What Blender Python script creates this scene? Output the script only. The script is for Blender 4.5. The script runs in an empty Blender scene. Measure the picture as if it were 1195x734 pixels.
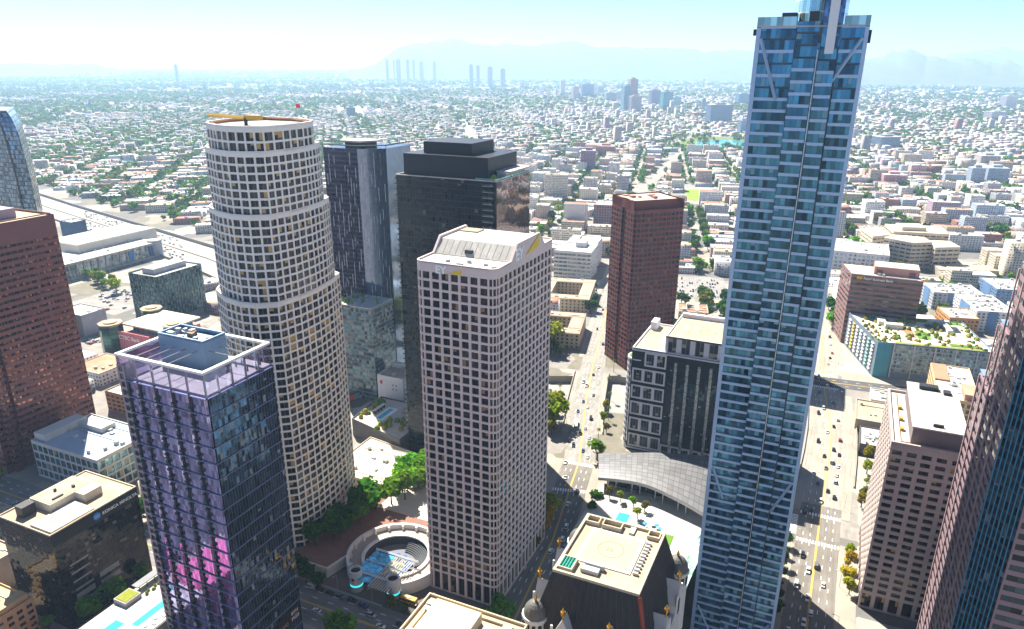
import bpy, math, random
import numpy as np
from mathutils import Vector, Matrix
from mathutils.geometry import tessellate_polygon

# ------------------------------------------------------------------ frame: x runs along the cross street, y away along the avenue, metres
S = bpy.context.scene
COL = S.collection
rnd = random.Random(11)
rng = np.random.default_rng(5)
sin, cos, pi, rad = math.sin, math.cos, math.pi, math.radians
G, PITCH, ROLL, FPX, CX, CY, EYE = rad(24.4), rad(20.07), rad(0.30), 851.0, 597.5, 386.7, 240.0
_R = np.array([cos(G), sin(G), 0]); _F = np.array([-sin(G), cos(G), 0]); _Z = np.array([0, 0, 1.0])
FWD = _F * cos(PITCH) - _Z * sin(PITCH); UP = _F * sin(PITCH) + _Z * cos(PITCH)
RIGHT = _R * cos(ROLL) + UP * sin(ROLL); UP = -_R * sin(ROLL) + UP * cos(ROLL)

def proj(P):
    """world points (N,3) -> photo pixels (1195 x 734) and depth; only used to choose which repeats are near enough to be individuals"""
    Q = np.atleast_2d(np.asarray(P, float)) - np.array([0, 0, EYE])
    d = Q @ FWD; d = np.where(d < 1, 1, d)
    return CX + FPX * (Q @ RIGHT) / d, CY - FPX * (Q @ UP) / d, Q @ FWD

# ------------------------------------------------------------------ node helpers
def new_mat(name):
    m = bpy.data.materials.new(name); m.use_nodes = True; nt = m.node_tree; nt.nodes.clear()
    out = nt.nodes.new('ShaderNodeOutputMaterial')
    return m, nt, out
def nd(nt, typ, ins=None, **kw):
    n = nt.nodes.new(typ)
    for k, v in kw.items(): setattr(n, k, v)
    for k, v in (ins or {}).items():
        s = n.inputs[k]
        if isinstance(v, bpy.types.NodeSocket): nt.links.new(v, s)
        else: s.default_value = v
    return n
def mth(nt, op, a, b=None, c=None):
    d = {0: a}
    if b is not None: d[1] = b
    if c is not None: d[2] = c
    return nd(nt, 'ShaderNodeMath', d, operation=op).outputs[0]
def vmth(nt, op, a, b=None, sc=None):
    d = {0: a}
    if b is not None: d[1] = b
    if sc is not None: d['Scale'] = sc
    n = nd(nt, 'ShaderNodeVectorMath', d, operation=op)
    return n.outputs[0]
def mixc(nt, f, a, b, bt='MIX'):
    n = nt.nodes.new('ShaderNodeMix'); n.data_type = 'RGBA'; n.blend_type = bt
    for i, v in ((0, f), (6, a), (7, b)):
        s = n.inputs[i]
        if isinstance(v, bpy.types.NodeSocket): nt.links.new(v, s)
        else: s.default_value = v if i == 0 else (tuple(v) + (1,))[:4]
    return n.outputs[2]
def noise(nt, vec, scale, detail=3, rough=.55):
    return nd(nt, 'ShaderNodeTexNoise', {'Vector': vec, 'Scale': scale, 'Detail': detail, 'Roughness': rough}).outputs[0]
def c4(c): return (c[0], c[1], c[2], 1)
def bsdf(nt, out, col, rough=.8, metal=0., spec=.5, normal=None, **kw):
    b = nt.nodes.new('ShaderNodeBsdfPrincipled')
    d = {'Base Color': col if isinstance(col, bpy.types.NodeSocket) else c4(col), 'Roughness': rough, 'Metallic': metal, 'Specular IOR Level': spec}
    d.update(kw)
    for k, v in d.items():
        if isinstance(v, bpy.types.NodeSocket): nt.links.new(v, b.inputs[k])
        else: b.inputs[k].default_value = v
    if normal is not None: nt.links.new(normal, b.inputs['Normal'])
    nt.links.new(b.outputs[0], out.inputs['Surface'])
    return b
_M = {}
def wall(name, col, rough=.8, var=.25, sc=.12, spec=.2, objcol=False, metal=0., patch=0.):
    """plain weathered surface: broad mottling, fine grain and faint vertical streaks"""
    if name in _M: return _M[name]
    m, nt, out = new_mat(name)
    tc = nd(nt, 'ShaderNodeTexCoord').outputs['Object']
    a = noise(nt, tc, sc, 4); b = noise(nt, tc, sc * 14, 2)
    st = noise(nt, vmth(nt, 'MULTIPLY', tc, (1.1, 1.1, .04)), .9, 2)
    f = mth(nt, 'ADD', mth(nt, 'MULTIPLY', a, .5), mth(nt, 'ADD', mth(nt, 'MULTIPLY', b, .25), mth(nt, 'MULTIPLY', st, .25)))
    vs = nd(nt, 'ShaderNodeSeparateColor', {0: nd(nt, 'ShaderNodeTexVoronoi', {'Vector': tc, 'Scale': sc * 2.6}, feature='F1', distance='CHEBYCHEV').outputs['Color']}).outputs[0] if patch else None
    f = mth(nt, 'MULTIPLY_ADD', mth(nt, 'SUBTRACT', f, .5), var * 4, 1.0)
    if patch: f = mth(nt, 'MULTIPLY', f, mth(nt, 'MULTIPLY_ADD', vs, patch, 1 - patch * .6))
    base = nd(nt, 'ShaderNodeObjectInfo').outputs['Color'] if objcol else None
    cc = nd(nt, 'ShaderNodeCombineXYZ', {0: f, 1: f, 2: f}).outputs[0]
    c = mixc(nt, 1.0, base if base is not None else c4(col), cc, 'MULTIPLY')
    bsdf(nt, out, c, rough, metal, spec)
    _M[name] = m; return m
def pane_setup(nt):
    uv = nd(nt, 'ShaderNodeUVMap').outputs[0]
    cell = vmth(nt, 'FLOOR', uv)
    oi = nd(nt, 'ShaderNodeObjectInfo')
    cell = vmth(nt, 'ADD', cell, nd(nt, 'ShaderNodeCombineXYZ', {0: 0., 1: 0., 2: mth(nt, 'MULTIPLY', oi.outputs['Random'], 917.)}).outputs[0])
    wn = nd(nt, 'ShaderNodeTexWhiteNoise', {'Vector': cell}, noise_dimensions='3D')
    fr = nd(nt, 'ShaderNodeSeparateXYZ', {0: vmth(nt, 'FRACTION', uv)})
    return uv, wn, fr
def wobble(nt, wn, amt):
    g = nd(nt, 'ShaderNodeNewGeometry').outputs['Normal']
    d = vmth(nt, 'SCALE', vmth(nt, 'SUBTRACT', wn.outputs['Color'], (.5, .5, .5)), sc=amt)
    tc = nd(nt, 'ShaderNodeTexCoord').outputs['Object']
    n2 = nd(nt, 'ShaderNodeTexNoise', {'Vector': tc, 'Scale': .35, 'Detail': 2.}).outputs['Color']
    d = vmth(nt, 'ADD', d, vmth(nt, 'SCALE', vmth(nt, 'SUBTRACT', n2, (.5, .5, .5)), sc=amt * 1.2))
    return vmth(nt, 'NORMALIZE', vmth(nt, 'ADD', g, d))
def glass(name, tint, metal=.55, rough=.06, blind=.14, bcol=(.42, .36, .27), wob=.035, var=.7, mull=0., mcol=(.1, .1, .11), span=0., scol=(.1, .1, .12), mv=0.):
    """reflective glazing in panes (one UV unit each): pane-to-pane tint, blinds, slight misalignment; optional mullions and spandrel bands"""
    if name in _M: return _M[name]
    m, nt, out = new_mat(name)
    uv, wn, fr = pane_setup(nt)
    v = wn.outputs['Value']
    k = mth(nt, 'MULTIPLY_ADD', v, var * 1.6, 1 - var * .7)
    col = mixc(nt, 1.0, c4(tint), nd(nt, 'ShaderNodeCombineXYZ', {0: k, 1: k, 2: k}).outputs[0], 'MULTIPLY')
    sep = nd(nt, 'ShaderNodeSeparateColor', {0: wn.outputs['Color']})
    isb = mth(nt, 'LESS_THAN', sep.outputs[1], blind)
    drop = mth(nt, 'GREATER_THAN', fr.outputs[1], mth(nt, 'MULTIPLY', sep.outputs[2], .9))
    isb = mth(nt, 'MULTIPLY', isb, drop)
    col = mixc(nt, mth(nt, 'MULTIPLY', isb, .75), col, bcol)
    met = mth(nt, 'MULTIPLY', mth(nt, 'SUBTRACT', 1., mth(nt, 'MULTIPLY', isb, .7)), metal)
    rgh = mth(nt, 'MULTIPLY_ADD', isb, .25, rough)
    if span > 0:
        s = mth(nt, 'LESS_THAN', fr.outputs[1], span)
        col = mixc(nt, s, col, scol); met = mth(nt, 'MULTIPLY', met, mth(nt, 'SUBTRACT', 1., mth(nt, 'MULTIPLY', s, .6))); rgh = mth(nt, 'MULTIPLY_ADD', s, .2, rgh)
    if mull > 0:
        s = mth(nt, 'LESS_THAN', fr.outputs[0], mull)
        if mv > 0: s = mth(nt, 'MAXIMUM', s, mth(nt, 'LESS_THAN', fr.outputs[1], mv))
        col = mixc(nt, s, col, mcol); met = mth(nt, 'MULTIPLY', met, mth(nt, 'SUBTRACT', 1., s)); rgh = mth(nt, 'MULTIPLY_ADD', s, .3, rgh)
    bsdf(nt, out, col, rgh, met, .3, wobble(nt, wn, wob))
    _M[name] = m; return m
def citywall(name, attr=False):
    """low-rise walls and roofs seen from afar: own colour, windows laid out in metres on vertical faces only"""
    m, nt, out = new_mat(name)
    uv = nd(nt, 'ShaderNodeUVMap').outputs[0]
    oi = nd(nt, 'ShaderNodeObjectInfo')
    base = nd(nt, 'ShaderNodeVertexColor', layer_name='Col').outputs[0] if attr else oi.outputs['Color']
    tc = nd(nt, 'ShaderNodeTexCoord').outputs['Object']
    f = mth(nt, 'MULTIPLY_ADD', noise(nt, tc, .09 if attr else .2, 4), .5, .75)
    base = mixc(nt, 1., base, nd(nt, 'ShaderNodeCombineXYZ', {0: f, 1: f, 2: f}).outputs[0], 'MULTIPLY')
    su = mth(nt, 'MULTIPLY_ADD', oi.outputs['Random'], .16, .26)
    s = nd(nt, 'ShaderNodeSeparateXYZ', {0: uv})
    fu = mth(nt, 'MULTIPLY', s.outputs[0], su); fv = mth(nt, 'DIVIDE', s.outputs[1], 3.1)
    a = mth(nt, 'FRACT', fu); b = mth(nt, 'FRACT', fv)
    cell = nd(nt, 'ShaderNodeCombineXYZ', {0: mth(nt, 'FLOOR', fu), 1: mth(nt, 'FLOOR', fv), 2: mth(nt, 'MULTIPLY', oi.outputs['Random'], 99.)}).outputs[0]
    wn = nd(nt, 'ShaderNodeTexWhiteNoise', {'Vector': cell}, noise_dimensions='3D').outputs['Value']
    w = mth(nt, 'MULTIPLY', mth(nt, 'LESS_THAN', mth(nt, 'ABSOLUTE', mth(nt, 'SUBTRACT', a, .5)), mth(nt, 'MULTIPLY_ADD', oi.outputs['Random'], .14, .2)),
            mth(nt, 'LESS_THAN', mth(nt, 'ABSOLUTE', mth(nt, 'SUBTRACT', b, .52)), .24))
    nz = nd(nt, 'ShaderNodeSeparateXYZ', {0: nd(nt, 'ShaderNodeNewGeometry').outputs['True Normal']}).outputs[2]
    w = mth(nt, 'MULTIPLY', w, mth(nt, 'LESS_THAN', mth(nt, 'ABSOLUTE', nz), .4))
    w = mth(nt, 'MULTIPLY', w, mth(nt, 'LESS_THAN', wn, .88))
    k = mth(nt, 'MULTIPLY_ADD', wn, .13, .03)
    wc = nd(nt, 'ShaderNodeCombineXYZ', {0: k, 1: mth(nt, 'MULTIPLY', k, 1.12), 2: mth(nt, 'MULTIPLY', k, 1.35)}).outputs[0]
    col = mixc(nt, w, base, wc)
    bsdf(nt, out, col, mth(nt, 'MULTIPLY_ADD', w, -.6, .85), 0., .4)
    return m
def foliage(name, attr=False, c=(.07, .13, .015)):
    m, nt, out = new_mat(name)
    tc = nd(nt, 'ShaderNodeTexCoord').outputs['Object']
    oi = nd(nt, 'ShaderNodeObjectInfo')
    base = nd(nt, 'ShaderNodeVertexColor', layer_name='Col').outputs[0] if attr else oi.outputs['Color']
    f = mth(nt, 'MULTIPLY_ADD', noise(nt, tc, .02 if attr else .5, 3), 1.3, .35)
    geo = nd(nt, 'ShaderNodeNewGeometry')
    f = mth(nt, 'MULTIPLY', f, mth(nt, 'MULTIPLY_ADD', geo.outputs['Random Per Island'], .8, .6))
    col = mixc(nt, 1., base, nd(nt, 'ShaderNodeCombineXYZ', {0: f, 1: f, 2: f}).outputs[0], 'MULTIPLY')
    d = nd(nt, 'ShaderNodeBsdfDiffuse', {'Color': col}); t = nd(nt, 'ShaderNodeBsdfTranslucent', {'Color': mixc(nt, .5, col, mixc(nt, 1., col, (1.5, 1.3, .5), 'MULTIPLY'))})
    mx = nd(nt, 'ShaderNodeMixShader', {0: .4, 1: d.outputs[0], 2: t.outputs[0]})
    nt.links.new(mx.outputs[0], out.inputs['Surface'])
    return m
def clearglass(name, tint, k):
    m, nt, out = new_mat(name); uv, wn, fr = pane_setup(nt)
    t = nd(nt, 'ShaderNodeBsdfTransparent', {'Color': c4(tint)}); g = nd(nt, 'ShaderNodeBsdfGlossy', {'Color': c4(tint), 'Roughness': .04, 'Normal': wobble(nt, wn, .1)})
    mx = nd(nt, 'ShaderNodeMixShader', {0: k, 1: t.outputs[0], 2: g.outputs[0]}); nt.links.new(mx.outputs[0], out.inputs['Surface']); return m
def emis(name, col, st):
    m, nt, out = new_mat(name); e = nd(nt, 'ShaderNodeEmission', {'Color': c4(col), 'Strength': st}); nt.links.new(e.outputs[0], out.inputs['Surface']); return m
def asphalt(name, col, var=.3, sc=.05, lane=None):
    m, nt, out = new_mat(name)
    tc = nd(nt, 'ShaderNodeTexCoord').outputs['Object']
    a = noise(nt, tc, sc, 5, .65); b = noise(nt, tc, sc * 30, 2)
    vo = nd(nt, 'ShaderNodeTexVoronoi', {'Vector': tc, 'Scale': sc * 2.2}, feature='F1').outputs['Color']
    vs = nd(nt, 'ShaderNodeSeparateColor', {0: vo}).outputs[0]
    f = mth(nt, 'MULTIPLY_ADD', mth(nt, 'ADD', mth(nt, 'MULTIPLY', a, .6), mth(nt, 'ADD', mth(nt, 'MULTIPLY', b, .2), mth(nt, 'MULTIPLY', vs, .2))), var * 3, 1 - var * 1.5)
    if lane:      # wheel tracks, oil and patches drawn out along the lanes
        st = noise(nt, vmth(nt, 'MULTIPLY', tc, lane), .75, 3, .6); pt = noise(nt, vmth(nt, 'MULTIPLY', tc, tuple(min(1, l * 4) for l in lane)), .16, 4, .7)
        f = mth(nt, 'MULTIPLY', f, mth(nt, 'MULTIPLY_ADD', mth(nt, 'ADD', st, pt), .75, .25))
    col = mixc(nt, 1., c4(col), nd(nt, 'ShaderNodeCombineXYZ', {0: f, 1: f, 2: f}).outputs[0], 'MULTIPLY')
    bsdf(nt, out, col, .9, 0., .25)
    return m
def water(name, col):
    m, nt, out = new_mat(name)
    tc = nd(nt, 'ShaderNodeTexCoord').outputs['Object']
    bp = nd(nt, 'ShaderNodeBump', {'Height': noise(nt, tc, .8, 3), 'Strength': .15, 'Distance': .2})
    bsdf(nt, out, col, .08, 0., .6, bp.outputs[0]); return m

# ------------------------------------------------------------------ mesh builder
WL = {}
class MB:
    def __init__(s, T=None): s.v = []; s.f = []; s.uv = []; s.mi = []; s.T = T
    def face(s, pts, m=0, uv=None):
        n = len(s.v); s.v += [tuple(p) for p in pts]; s.f.append(tuple(range(n, n + len(pts)))); s.mi.append(m)
        s.uv += list(uv) if uv else [(0, 0)] * len(pts)
    def side(s, p, q, z0, z1, m=0, u0=0., us=1., vs=1., zb=None):
        L = math.hypot(q[0] - p[0], q[1] - p[1]); zb = z0 if zb is None else zb
        s.face([(p[0], p[1], z0), (q[0], q[1], z0), (q[0], q[1], z1), (p[0], p[1], z1)], m,
               [(u0 * us, (z0 - zb) * vs), ((u0 + L) * us, (z0 - zb) * vs), ((u0 + L) * us, (z1 - zb) * vs), (u0 * us, (z1 - zb) * vs)])
    def prism(s, poly, z0, z1, ms=0, mt=None, us=1., vs=1., bottom=False, top=True, zb=None, skip=()):
        u = 0.
        for i, p in enumerate(poly):
            q = poly[(i + 1) % len(poly)]
            if i not in skip: s.side(p, q, z0, z1, ms, u, us, vs, zb)
            u += math.hypot(q[0] - p[0], q[1] - p[1])
        if top: s.cap(poly, z1, ms if mt is None else mt)
        if bottom: s.cap(poly[::-1], z0, ms)
        return s
    def cap(s, poly, z, m=0): s.face([(p[0], p[1], z) for p in poly], m, [(p[0], p[1]) for p in poly])
    def box(s, x0, y0, z0, x1, y1, z1, m=0, mt=None, us=1., vs=1., bottom=False):
        return s.prism([(x0, y0), (x1, y0), (x1, y1), (x0, y1)], z0, z1, m, mt, us, vs, bottom)
    def obox(s, p, q, w, z0, z1, m=0, bottom=True):
        """box along the plan segment p-q, w wide"""
        dx, dy = q[0] - p[0], q[1] - p[1]; L = math.hypot(dx, dy) or 1; nx, ny = -dy / L * w / 2, dx / L * w / 2
        return s.prism([(p[0] - nx, p[1] - ny), (q[0] - nx, q[1] - ny), (q[0] + nx, q[1] + ny), (p[0] + nx, p[1] + ny)], z0, z1, m, bottom=bottom)
    def bar(s, a, b, w, m=0):
        a, b = Vector(a), Vector(b); d = (b - a).normalized(); x = d.orthogonal().normalized() * w / 2; y = d.cross(x).normalized() * w / 2
        r = [x + y, -x + y, -x - y, x - y]
        for i in range(4):
            s.face([a + r[i], a + r[(i + 1) % 4], b + r[(i + 1) % 4], b + r[i]], m)
        s.face([a + k for k in r[::-1]], m); s.face([b + k for k in r], m); return s
    def cyl(s, x, y, r, z0, z1, n=16, m=0, mt=None, r1=None, top=True, a0=0., a1=2 * pi):
        r1 = r if r1 is None else r1; full = abs(a1 - a0 - 2 * pi) < 1e-6
        A = [a0 + (a1 - a0) * i / n for i in range(n + (0 if full else 1))]
        for i in range(n):
            a, b = A[i], A[(i + 1) % len(A)]
            s.face([(x + r * cos(a), y + r * sin(a), z0), (x + r * cos(b), y + r * sin(b), z0), (x + r1 * cos(b), y + r1 * sin(b), z1), (x + r1 * cos(a), y + r1 * sin(a), z1)], m, [(i, z0), (i + 1, z0), (i + 1, z1), (i, z1)])
        if top: s.face([(x + r1 * cos(a), y + r1 * sin(a), z1) for a in A], m if mt is None else mt)
        return s
    def ring(s, x, y, r0, r1, z, n=32, m=0, a0=0., a1=2 * pi):
        for i in range(n):
            a, b = a0 + (a1 - a0) * i / n, a0 + (a1 - a0) * (i + 1) / n
            s.face([(x + r0 * cos(a), y + r0 * sin(a), z), (x + r1 * cos(a), y + r1 * sin(a), z), (x + r1 * cos(b), y + r1 * sin(b), z), (x + r0 * cos(b), y + r0 * sin(b), z)], m)
        return s
    def tube(s, x, y, r0, r1, z0, z1, n=48, m=0, a0=0., a1=2 * pi):
        """wall of a ring: inner and outer faces and the top"""
        full = abs(a1 - a0 - 2 * pi) < 1e-6
        s.cyl(x, y, r1, z0, z1, n, m, top=False, a0=a0, a1=a1)
        for i in range(n):
            a, b = a0 + (a1 - a0) * i / n, a0 + (a1 - a0) * (i + 1) / n
            s.face([(x + r0 * cos(b), y + r0 * sin(b), z0), (x + r0 * cos(a), y + r0 * sin(a), z0), (x + r0 * cos(a), y + r0 * sin(a), z1), (x + r0 * cos(b), y + r0 * sin(b), z1)], m)
        s.ring(x, y, r0, r1, z1, n, m, a0, a1)
        if not full:
            for a in (a0, a1): s.face([(x + r0 * cos(a), y + r0 * sin(a), z0), (x + r1 * cos(a), y + r1 * sin(a), z0), (x + r1 * cos(a), y + r1 * sin(a), z1), (x + r0 * cos(a), y + r0 * sin(a), z1)], m)
        return s
    def dome(s, x, y, r, z0, h, n=16, k=6, m=0):
        for j in range(k):
            a, b = pi / 2 * j / k, pi / 2 * (j + 1) / k
            s.cyl(x, y, r * cos(a), z0 + h * sin(a), z0 + h * sin(b), n, m, r1=max(r * cos(b), .01), top=False)
        return s
    def build(s, name, mats, parent=None, loc=None, smooth=False):
        mats = mats if isinstance(mats, (list, tuple)) else [mats]
        co = np.array(s.v, dtype=np.float64).reshape(-1, 3)
        if s.T: co = xf(co, s.T)
        o0 = WL.get(parent.name, (0, 0, 0)) if parent else (loc or (0, 0, 0))
        co = co - np.array(o0)
        me = bpy.data.meshes.new(name)
        me.from_pydata(co.tolist(), [], s.f)
        for m in mats: me.materials.append(m)
        me.polygons.foreach_set('material_index', s.mi)
        uvl = me.uv_layers.new(name='UVMap'); uvl.data.foreach_set('uv', np.array(s.uv, dtype=np.float32).ravel())
        if smooth: me.polygons.foreach_set('use_smooth', [True] * len(me.polygons))
        o = bpy.data.objects.new(name, me); COL.objects.link(o)
        if parent: o.parent = parent
        else: o.location = o0
        WL[o.name] = tuple(o0)
        return o
def xf(co, T):
    ox, oy, a = T; c, s_ = cos(a), sin(a); r = co.copy()
    r[:, 0] = ox + co[:, 0] * c - co[:, 1] * s_; r[:, 1] = oy + co[:, 0] * s_ + co[:, 1] * c
    return r
def tag(o, label, cat, group=None):
    o['label'] = label; o['category'] = cat
    if group: o['group'] = group
    return o
def thing(name, label, cat, loc=(0, 0, 0), group=None):
    o = bpy.data.objects.new(name, None); COL.objects.link(o); o.location = loc; o.empty_display_size = .5; WL[o.name] = tuple(loc)
    return tag(o, label, cat, group)
def struct(o, kind='structure'): o['kind'] = kind; return o
def clone(o, loc, rz, label=None, group=None, color=None, scale=None):
    c = o.copy(); COL.objects.link(c); c.location = loc; c.rotation_euler = (0, 0, rz)
    if scale: c.scale = scale
    if label: c['label'] = label
    if group: c['group'] = group
    if color and c.type == 'MESH': c.color = c4(color)
    for ch in o.children:
        d = ch.copy(); COL.objects.link(d); d.parent = c
        if color and ch.name.split('.')[0] == 'crown': d.color = c4(color)
    return c
class Wins:
    """window quads of one thing: the 100 that show largest become parts, the rest one part"""
    def __init__(s): s.q = []; s.uv = []
    def add(s, pts, uv): s.q.append(pts); s.uv.append(uv)
    def emit(s, parent, mat, name='window', n=100, T=None):
        if not s.q: return
        Q = np.array(s.q, dtype=np.float64)
        if T: Q = xf(Q.reshape(-1, 3), T).reshape(-1, 4, 3)
        x, y, d = proj(Q.reshape(-1, 3)); x = x.reshape(-1, 4); y = y.reshape(-1, 4); d = d.reshape(-1, 4)
        A = .5 * ((x[:, 2] - x[:, 0]) * (y[:, 3] - y[:, 1]) - (x[:, 3] - x[:, 1]) * (y[:, 2] - y[:, 0]))
        cx, cy = x.mean(1), y.mean(1)
        sc = np.where((d.min(1) > 5) & (cx > 0) & (cx < 1195) & (cy > 0) & (cy < 734), -A, -1e9)   # outward faces run anticlockwise seen from outside
        order = np.argsort(-sc); pick = [i for i in order[:n]] if len(order) > n else list(order)
        o0 = np.array(WL[parent.name])
        for i in pick:
            me = bpy.data.meshes.new(name); me.from_pydata((Q[i] - o0).tolist(), [], [(0, 1, 2, 3)]); me.materials.append(mat)
            me.uv_layers.new(name='UVMap').data.foreach_set('uv', np.array(s.uv[i], dtype=np.float32).ravel())
            o = bpy.data.objects.new(name, me); COL.objects.link(o); o.parent = parent; WL[o.name] = tuple(o0)
        rest = [i for i in order if i not in set(pick)]
        if rest:
            mb = MB()
            for i in rest: mb.face(Q[i].tolist(), 0, s.uv[i])
            struct(mb.build(name, mat, parent), 'stuff')
def punched(mb, W, P, Q, z0, z1, nx, nz, pw, ph, dep, m=0, panes=(1, 1), sill=0., reveal=True, skip=None):
    """masonry grid with recessed windows between plan points P and Q (outside on the right hand of P->Q)"""
    dx, dy = Q[0] - P[0], Q[1] - P[1]; L = math.hypot(dx, dy); dx /= L; dy /= L; ix, iy = -dy * dep, dx * dep
    cw, ch = L / nx, (z1 - z0) / nz
    pt = lambda t, z, i=0: (P[0] + dx * t + ix * i, P[1] + dy * t + iy * i, z)
    for i in range(nx + 1):
        a, b = max(0, i * cw - pw / 2), min(L, i * cw + pw / 2)
        mb.face([pt(a, z0), pt(b, z0), pt(b, z1), pt(a, z1)], m)
    k = 0
    for i in range(nx):
        a, b = i * cw + pw / 2, (i + 1) * cw - pw / 2
        for j in range(nz + 1):
            lo, hi = max(z0, z0 + j * ch - ph / 2), min(z1, z0 + j * ch + ph / 2)
            mb.face([pt(a, lo), pt(b, lo), pt(b, hi), pt(a, hi)], m)
            if j == nz: continue
            c, d = z0 + j * ch + ph / 2, z0 + (j + 1) * ch - ph / 2
            if j == 0: c = z0 + ph / 2
            if reveal:
                mb.face([pt(a, c), pt(a, c, 1), pt(a, d, 1), pt(a, d)], m); mb.face([pt(b, c, 1), pt(b, c), pt(b, d), pt(b, d, 1)], m)
                mb.face([pt(a, c), pt(b, c), pt(b, c, 1), pt(a, c, 1)], m); mb.face([pt(a, d, 1), pt(b, d, 1), pt(b, d), pt(a, d)], m)
            U, V = i * panes[0], j * panes[1]
            W.add([pt(a, c, 1), pt(b, c, 1), pt(b, d, 1), pt(a, d, 1)], [(U, V), (U + panes[0], V), (U + panes[0], V + panes[1]), (U, V + panes[1])])
def text_mesh(body, size, mat, name, parent, origin, xdir, updir, ext=.06, group=None):
    """raised lettering: origin at its lower left, running along xdir"""
    cu = bpy.data.curves.new(name, 'FONT'); cu.body = body; cu.size = size; cu.extrude = ext; cu.offset = size * .022
    tmp = bpy.data.objects.new(name, cu); COL.objects.link(tmp)
    dg = bpy.context.evaluated_depsgraph_get()
    me = bpy.data.meshes.new_from_object(tmp.evaluated_get(dg)); bpy.data.objects.remove(tmp)
    x = Vector(xdir).normalized(); y = Vector(updir).normalized(); z = x.cross(y)
    M = Matrix((x, y, z)).transposed().to_4x4(); o0 = Vector(WL[parent.name]) if parent else Vector((0, 0, 0))
    M.translation = Vector(origin) - o0
    me.transform(M); me.materials.clear(); me.materials.append(mat)
    o = bpy.data.objects.new(name, me); COL.objects.link(o); o.parent = parent; WL[o.name] = tuple(o0)
    return o
def rect(x0, y0, x1, y1): return [(x0, y0), (x1, y0), (x1, y1), (x0, y1)]
def inset(p, d):
    """shrink a convex anticlockwise plan by d"""
    n = len(p); r = []
    for i in range(n):
        a, b, c = Vector(p[i - 1]), Vector(p[i]), Vector(p[(i + 1) % n])
        u, w = (b - a).normalized(), (c - b).normalized(); n1, n2 = Vector((-u.y, u.x)), Vector((-w.y, w.x)); k = n1 + n2
        r.append(tuple(b + k * (d / max(.3, 1 + n1.dot(n2)))))
    return r
def parapet(mb, poly, z0, z1, w=.5, m=0):
    q = inset(poly, w); n = len(poly)
    for i in range(n):
        j = (i + 1) % n
        mb.side(poly[i], poly[j], z0, z1, m); mb.side(q[j], q[i], z0, z1, m)
        mb.face([(*poly[i], z1), (*poly[j], z1), (*q[j], z1), (*q[i], z1)], m)
    return mb
def roof_units(t, boxes, mat, name='rooftop_unit'):
    for (x0, y0, z0, x1, y1, z1) in boxes: MB().box(x0, y0, z0, x1, y1, z1).build(name, mat, t)
def helipad(t, x, y, z, r, mat, txt=None, size=None, rot=0., sq=None, name='helipad_marking'):
    mb = MB().ring(x, y, r - .45, r, z, 40)
    if sq:
        for (a, b, c, d) in ((-sq, -sq, sq, -sq + .4), (-sq, sq - .4, sq, sq), (-sq, -sq + .4, -sq + .4, sq - .4), (sq - .4, -sq + .4, sq, sq - .4)): mb.face([(x + a, y + b, z), (x + c, y + b, z), (x + c, y + d, z), (x + a, y + d, z)])
    o = mb.build(name, mat, t)
    if txt:
        s = size or r; text_mesh(txt, s, mat, 'helipad_number', t, (x - s * .32 * len(txt) * cos(rot), y - s * .36 - s * .32 * len(txt) * sin(rot), z), (cos(rot), sin(rot), 0), (-sin(rot), cos(rot), 0), ext=.01)
EXPOSURE, SKY_STRENGTH, SUN_STRENGTH, HAZE = 1.6, .07, 5.0, .70e-4
HAZE_COL, DUST, OZONE, AIR = (.46, .70, 1.0, 1), .1, 4.0, .35
# ------------------------------------------------------------------ render settings, camera, light, air
S.view_settings.view_transform = 'Standard'; S.view_settings.look = 'None'; S.view_settings.gamma = 1; S.view_settings.use_curve_mapping = False
S.view_settings.exposure = EXPOSURE
S.cycles.use_denoising = True
S.cycles.max_bounces = 6; S.cycles.diffuse_bounces = 4; S.cycles.glossy_bounces = 3; S.cycles.transmission_bounces = 3; S.cycles.volume_bounces = 3; S.cycles.transparent_max_bounces = 4
S.cycles.sample_clamp_indirect = 10; S.cycles.caustics_reflective = False; S.cycles.caustics_refractive = False
cam = bpy.data.cameras.new('camera'); camo = bpy.data.objects.new('camera', cam); COL.objects.link(camo); S.camera = camo
cam.sensor_width = 36; cam.lens = FPX / 1195 * 36; cam.shift_y = (CY - 367) / 1195; cam.clip_start = 1; cam.clip_end = 150000
M4 = Matrix((RIGHT, UP, -FWD)).transposed().to_4x4(); M4.translation = (0, 0, EYE); camo.matrix_world = M4
SUN_EL, sd = rad(50), Vector((-.76, .65, 0)).normalized()
to_sun = Vector((sd.x * cos(SUN_EL), sd.y * cos(SUN_EL), sin(SUN_EL)))
w = bpy.data.worlds.new('World'); S.world = w; w.use_nodes = True; nt = w.node_tree; bg = nt.nodes['Background']
sky = nt.nodes.new('ShaderNodeTexSky'); sky.sky_type = 'NISHITA'; sky.sun_disc = False; sky.sun_elevation = SUN_EL
sky.sun_rotation = math.atan2(sd.x, sd.y); sky.altitude = 100; sky.air_density = AIR; sky.dust_density = DUST; sky.ozone_density = OZONE
nt.links.new(sky.outputs[0], bg.inputs[0]); bg.inputs[1].default_value = SKY_STRENGTH
sl = bpy.data.lights.new('sun', 'SUN'); sl.energy = SUN_STRENGTH; sl.angle = rad(.53); sl.color = (1, .93, .80)
so = bpy.data.objects.new('sun', sl); COL.objects.link(so); so.rotation_euler = to_sun.to_track_quat('Z', 'Y').to_euler()
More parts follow.
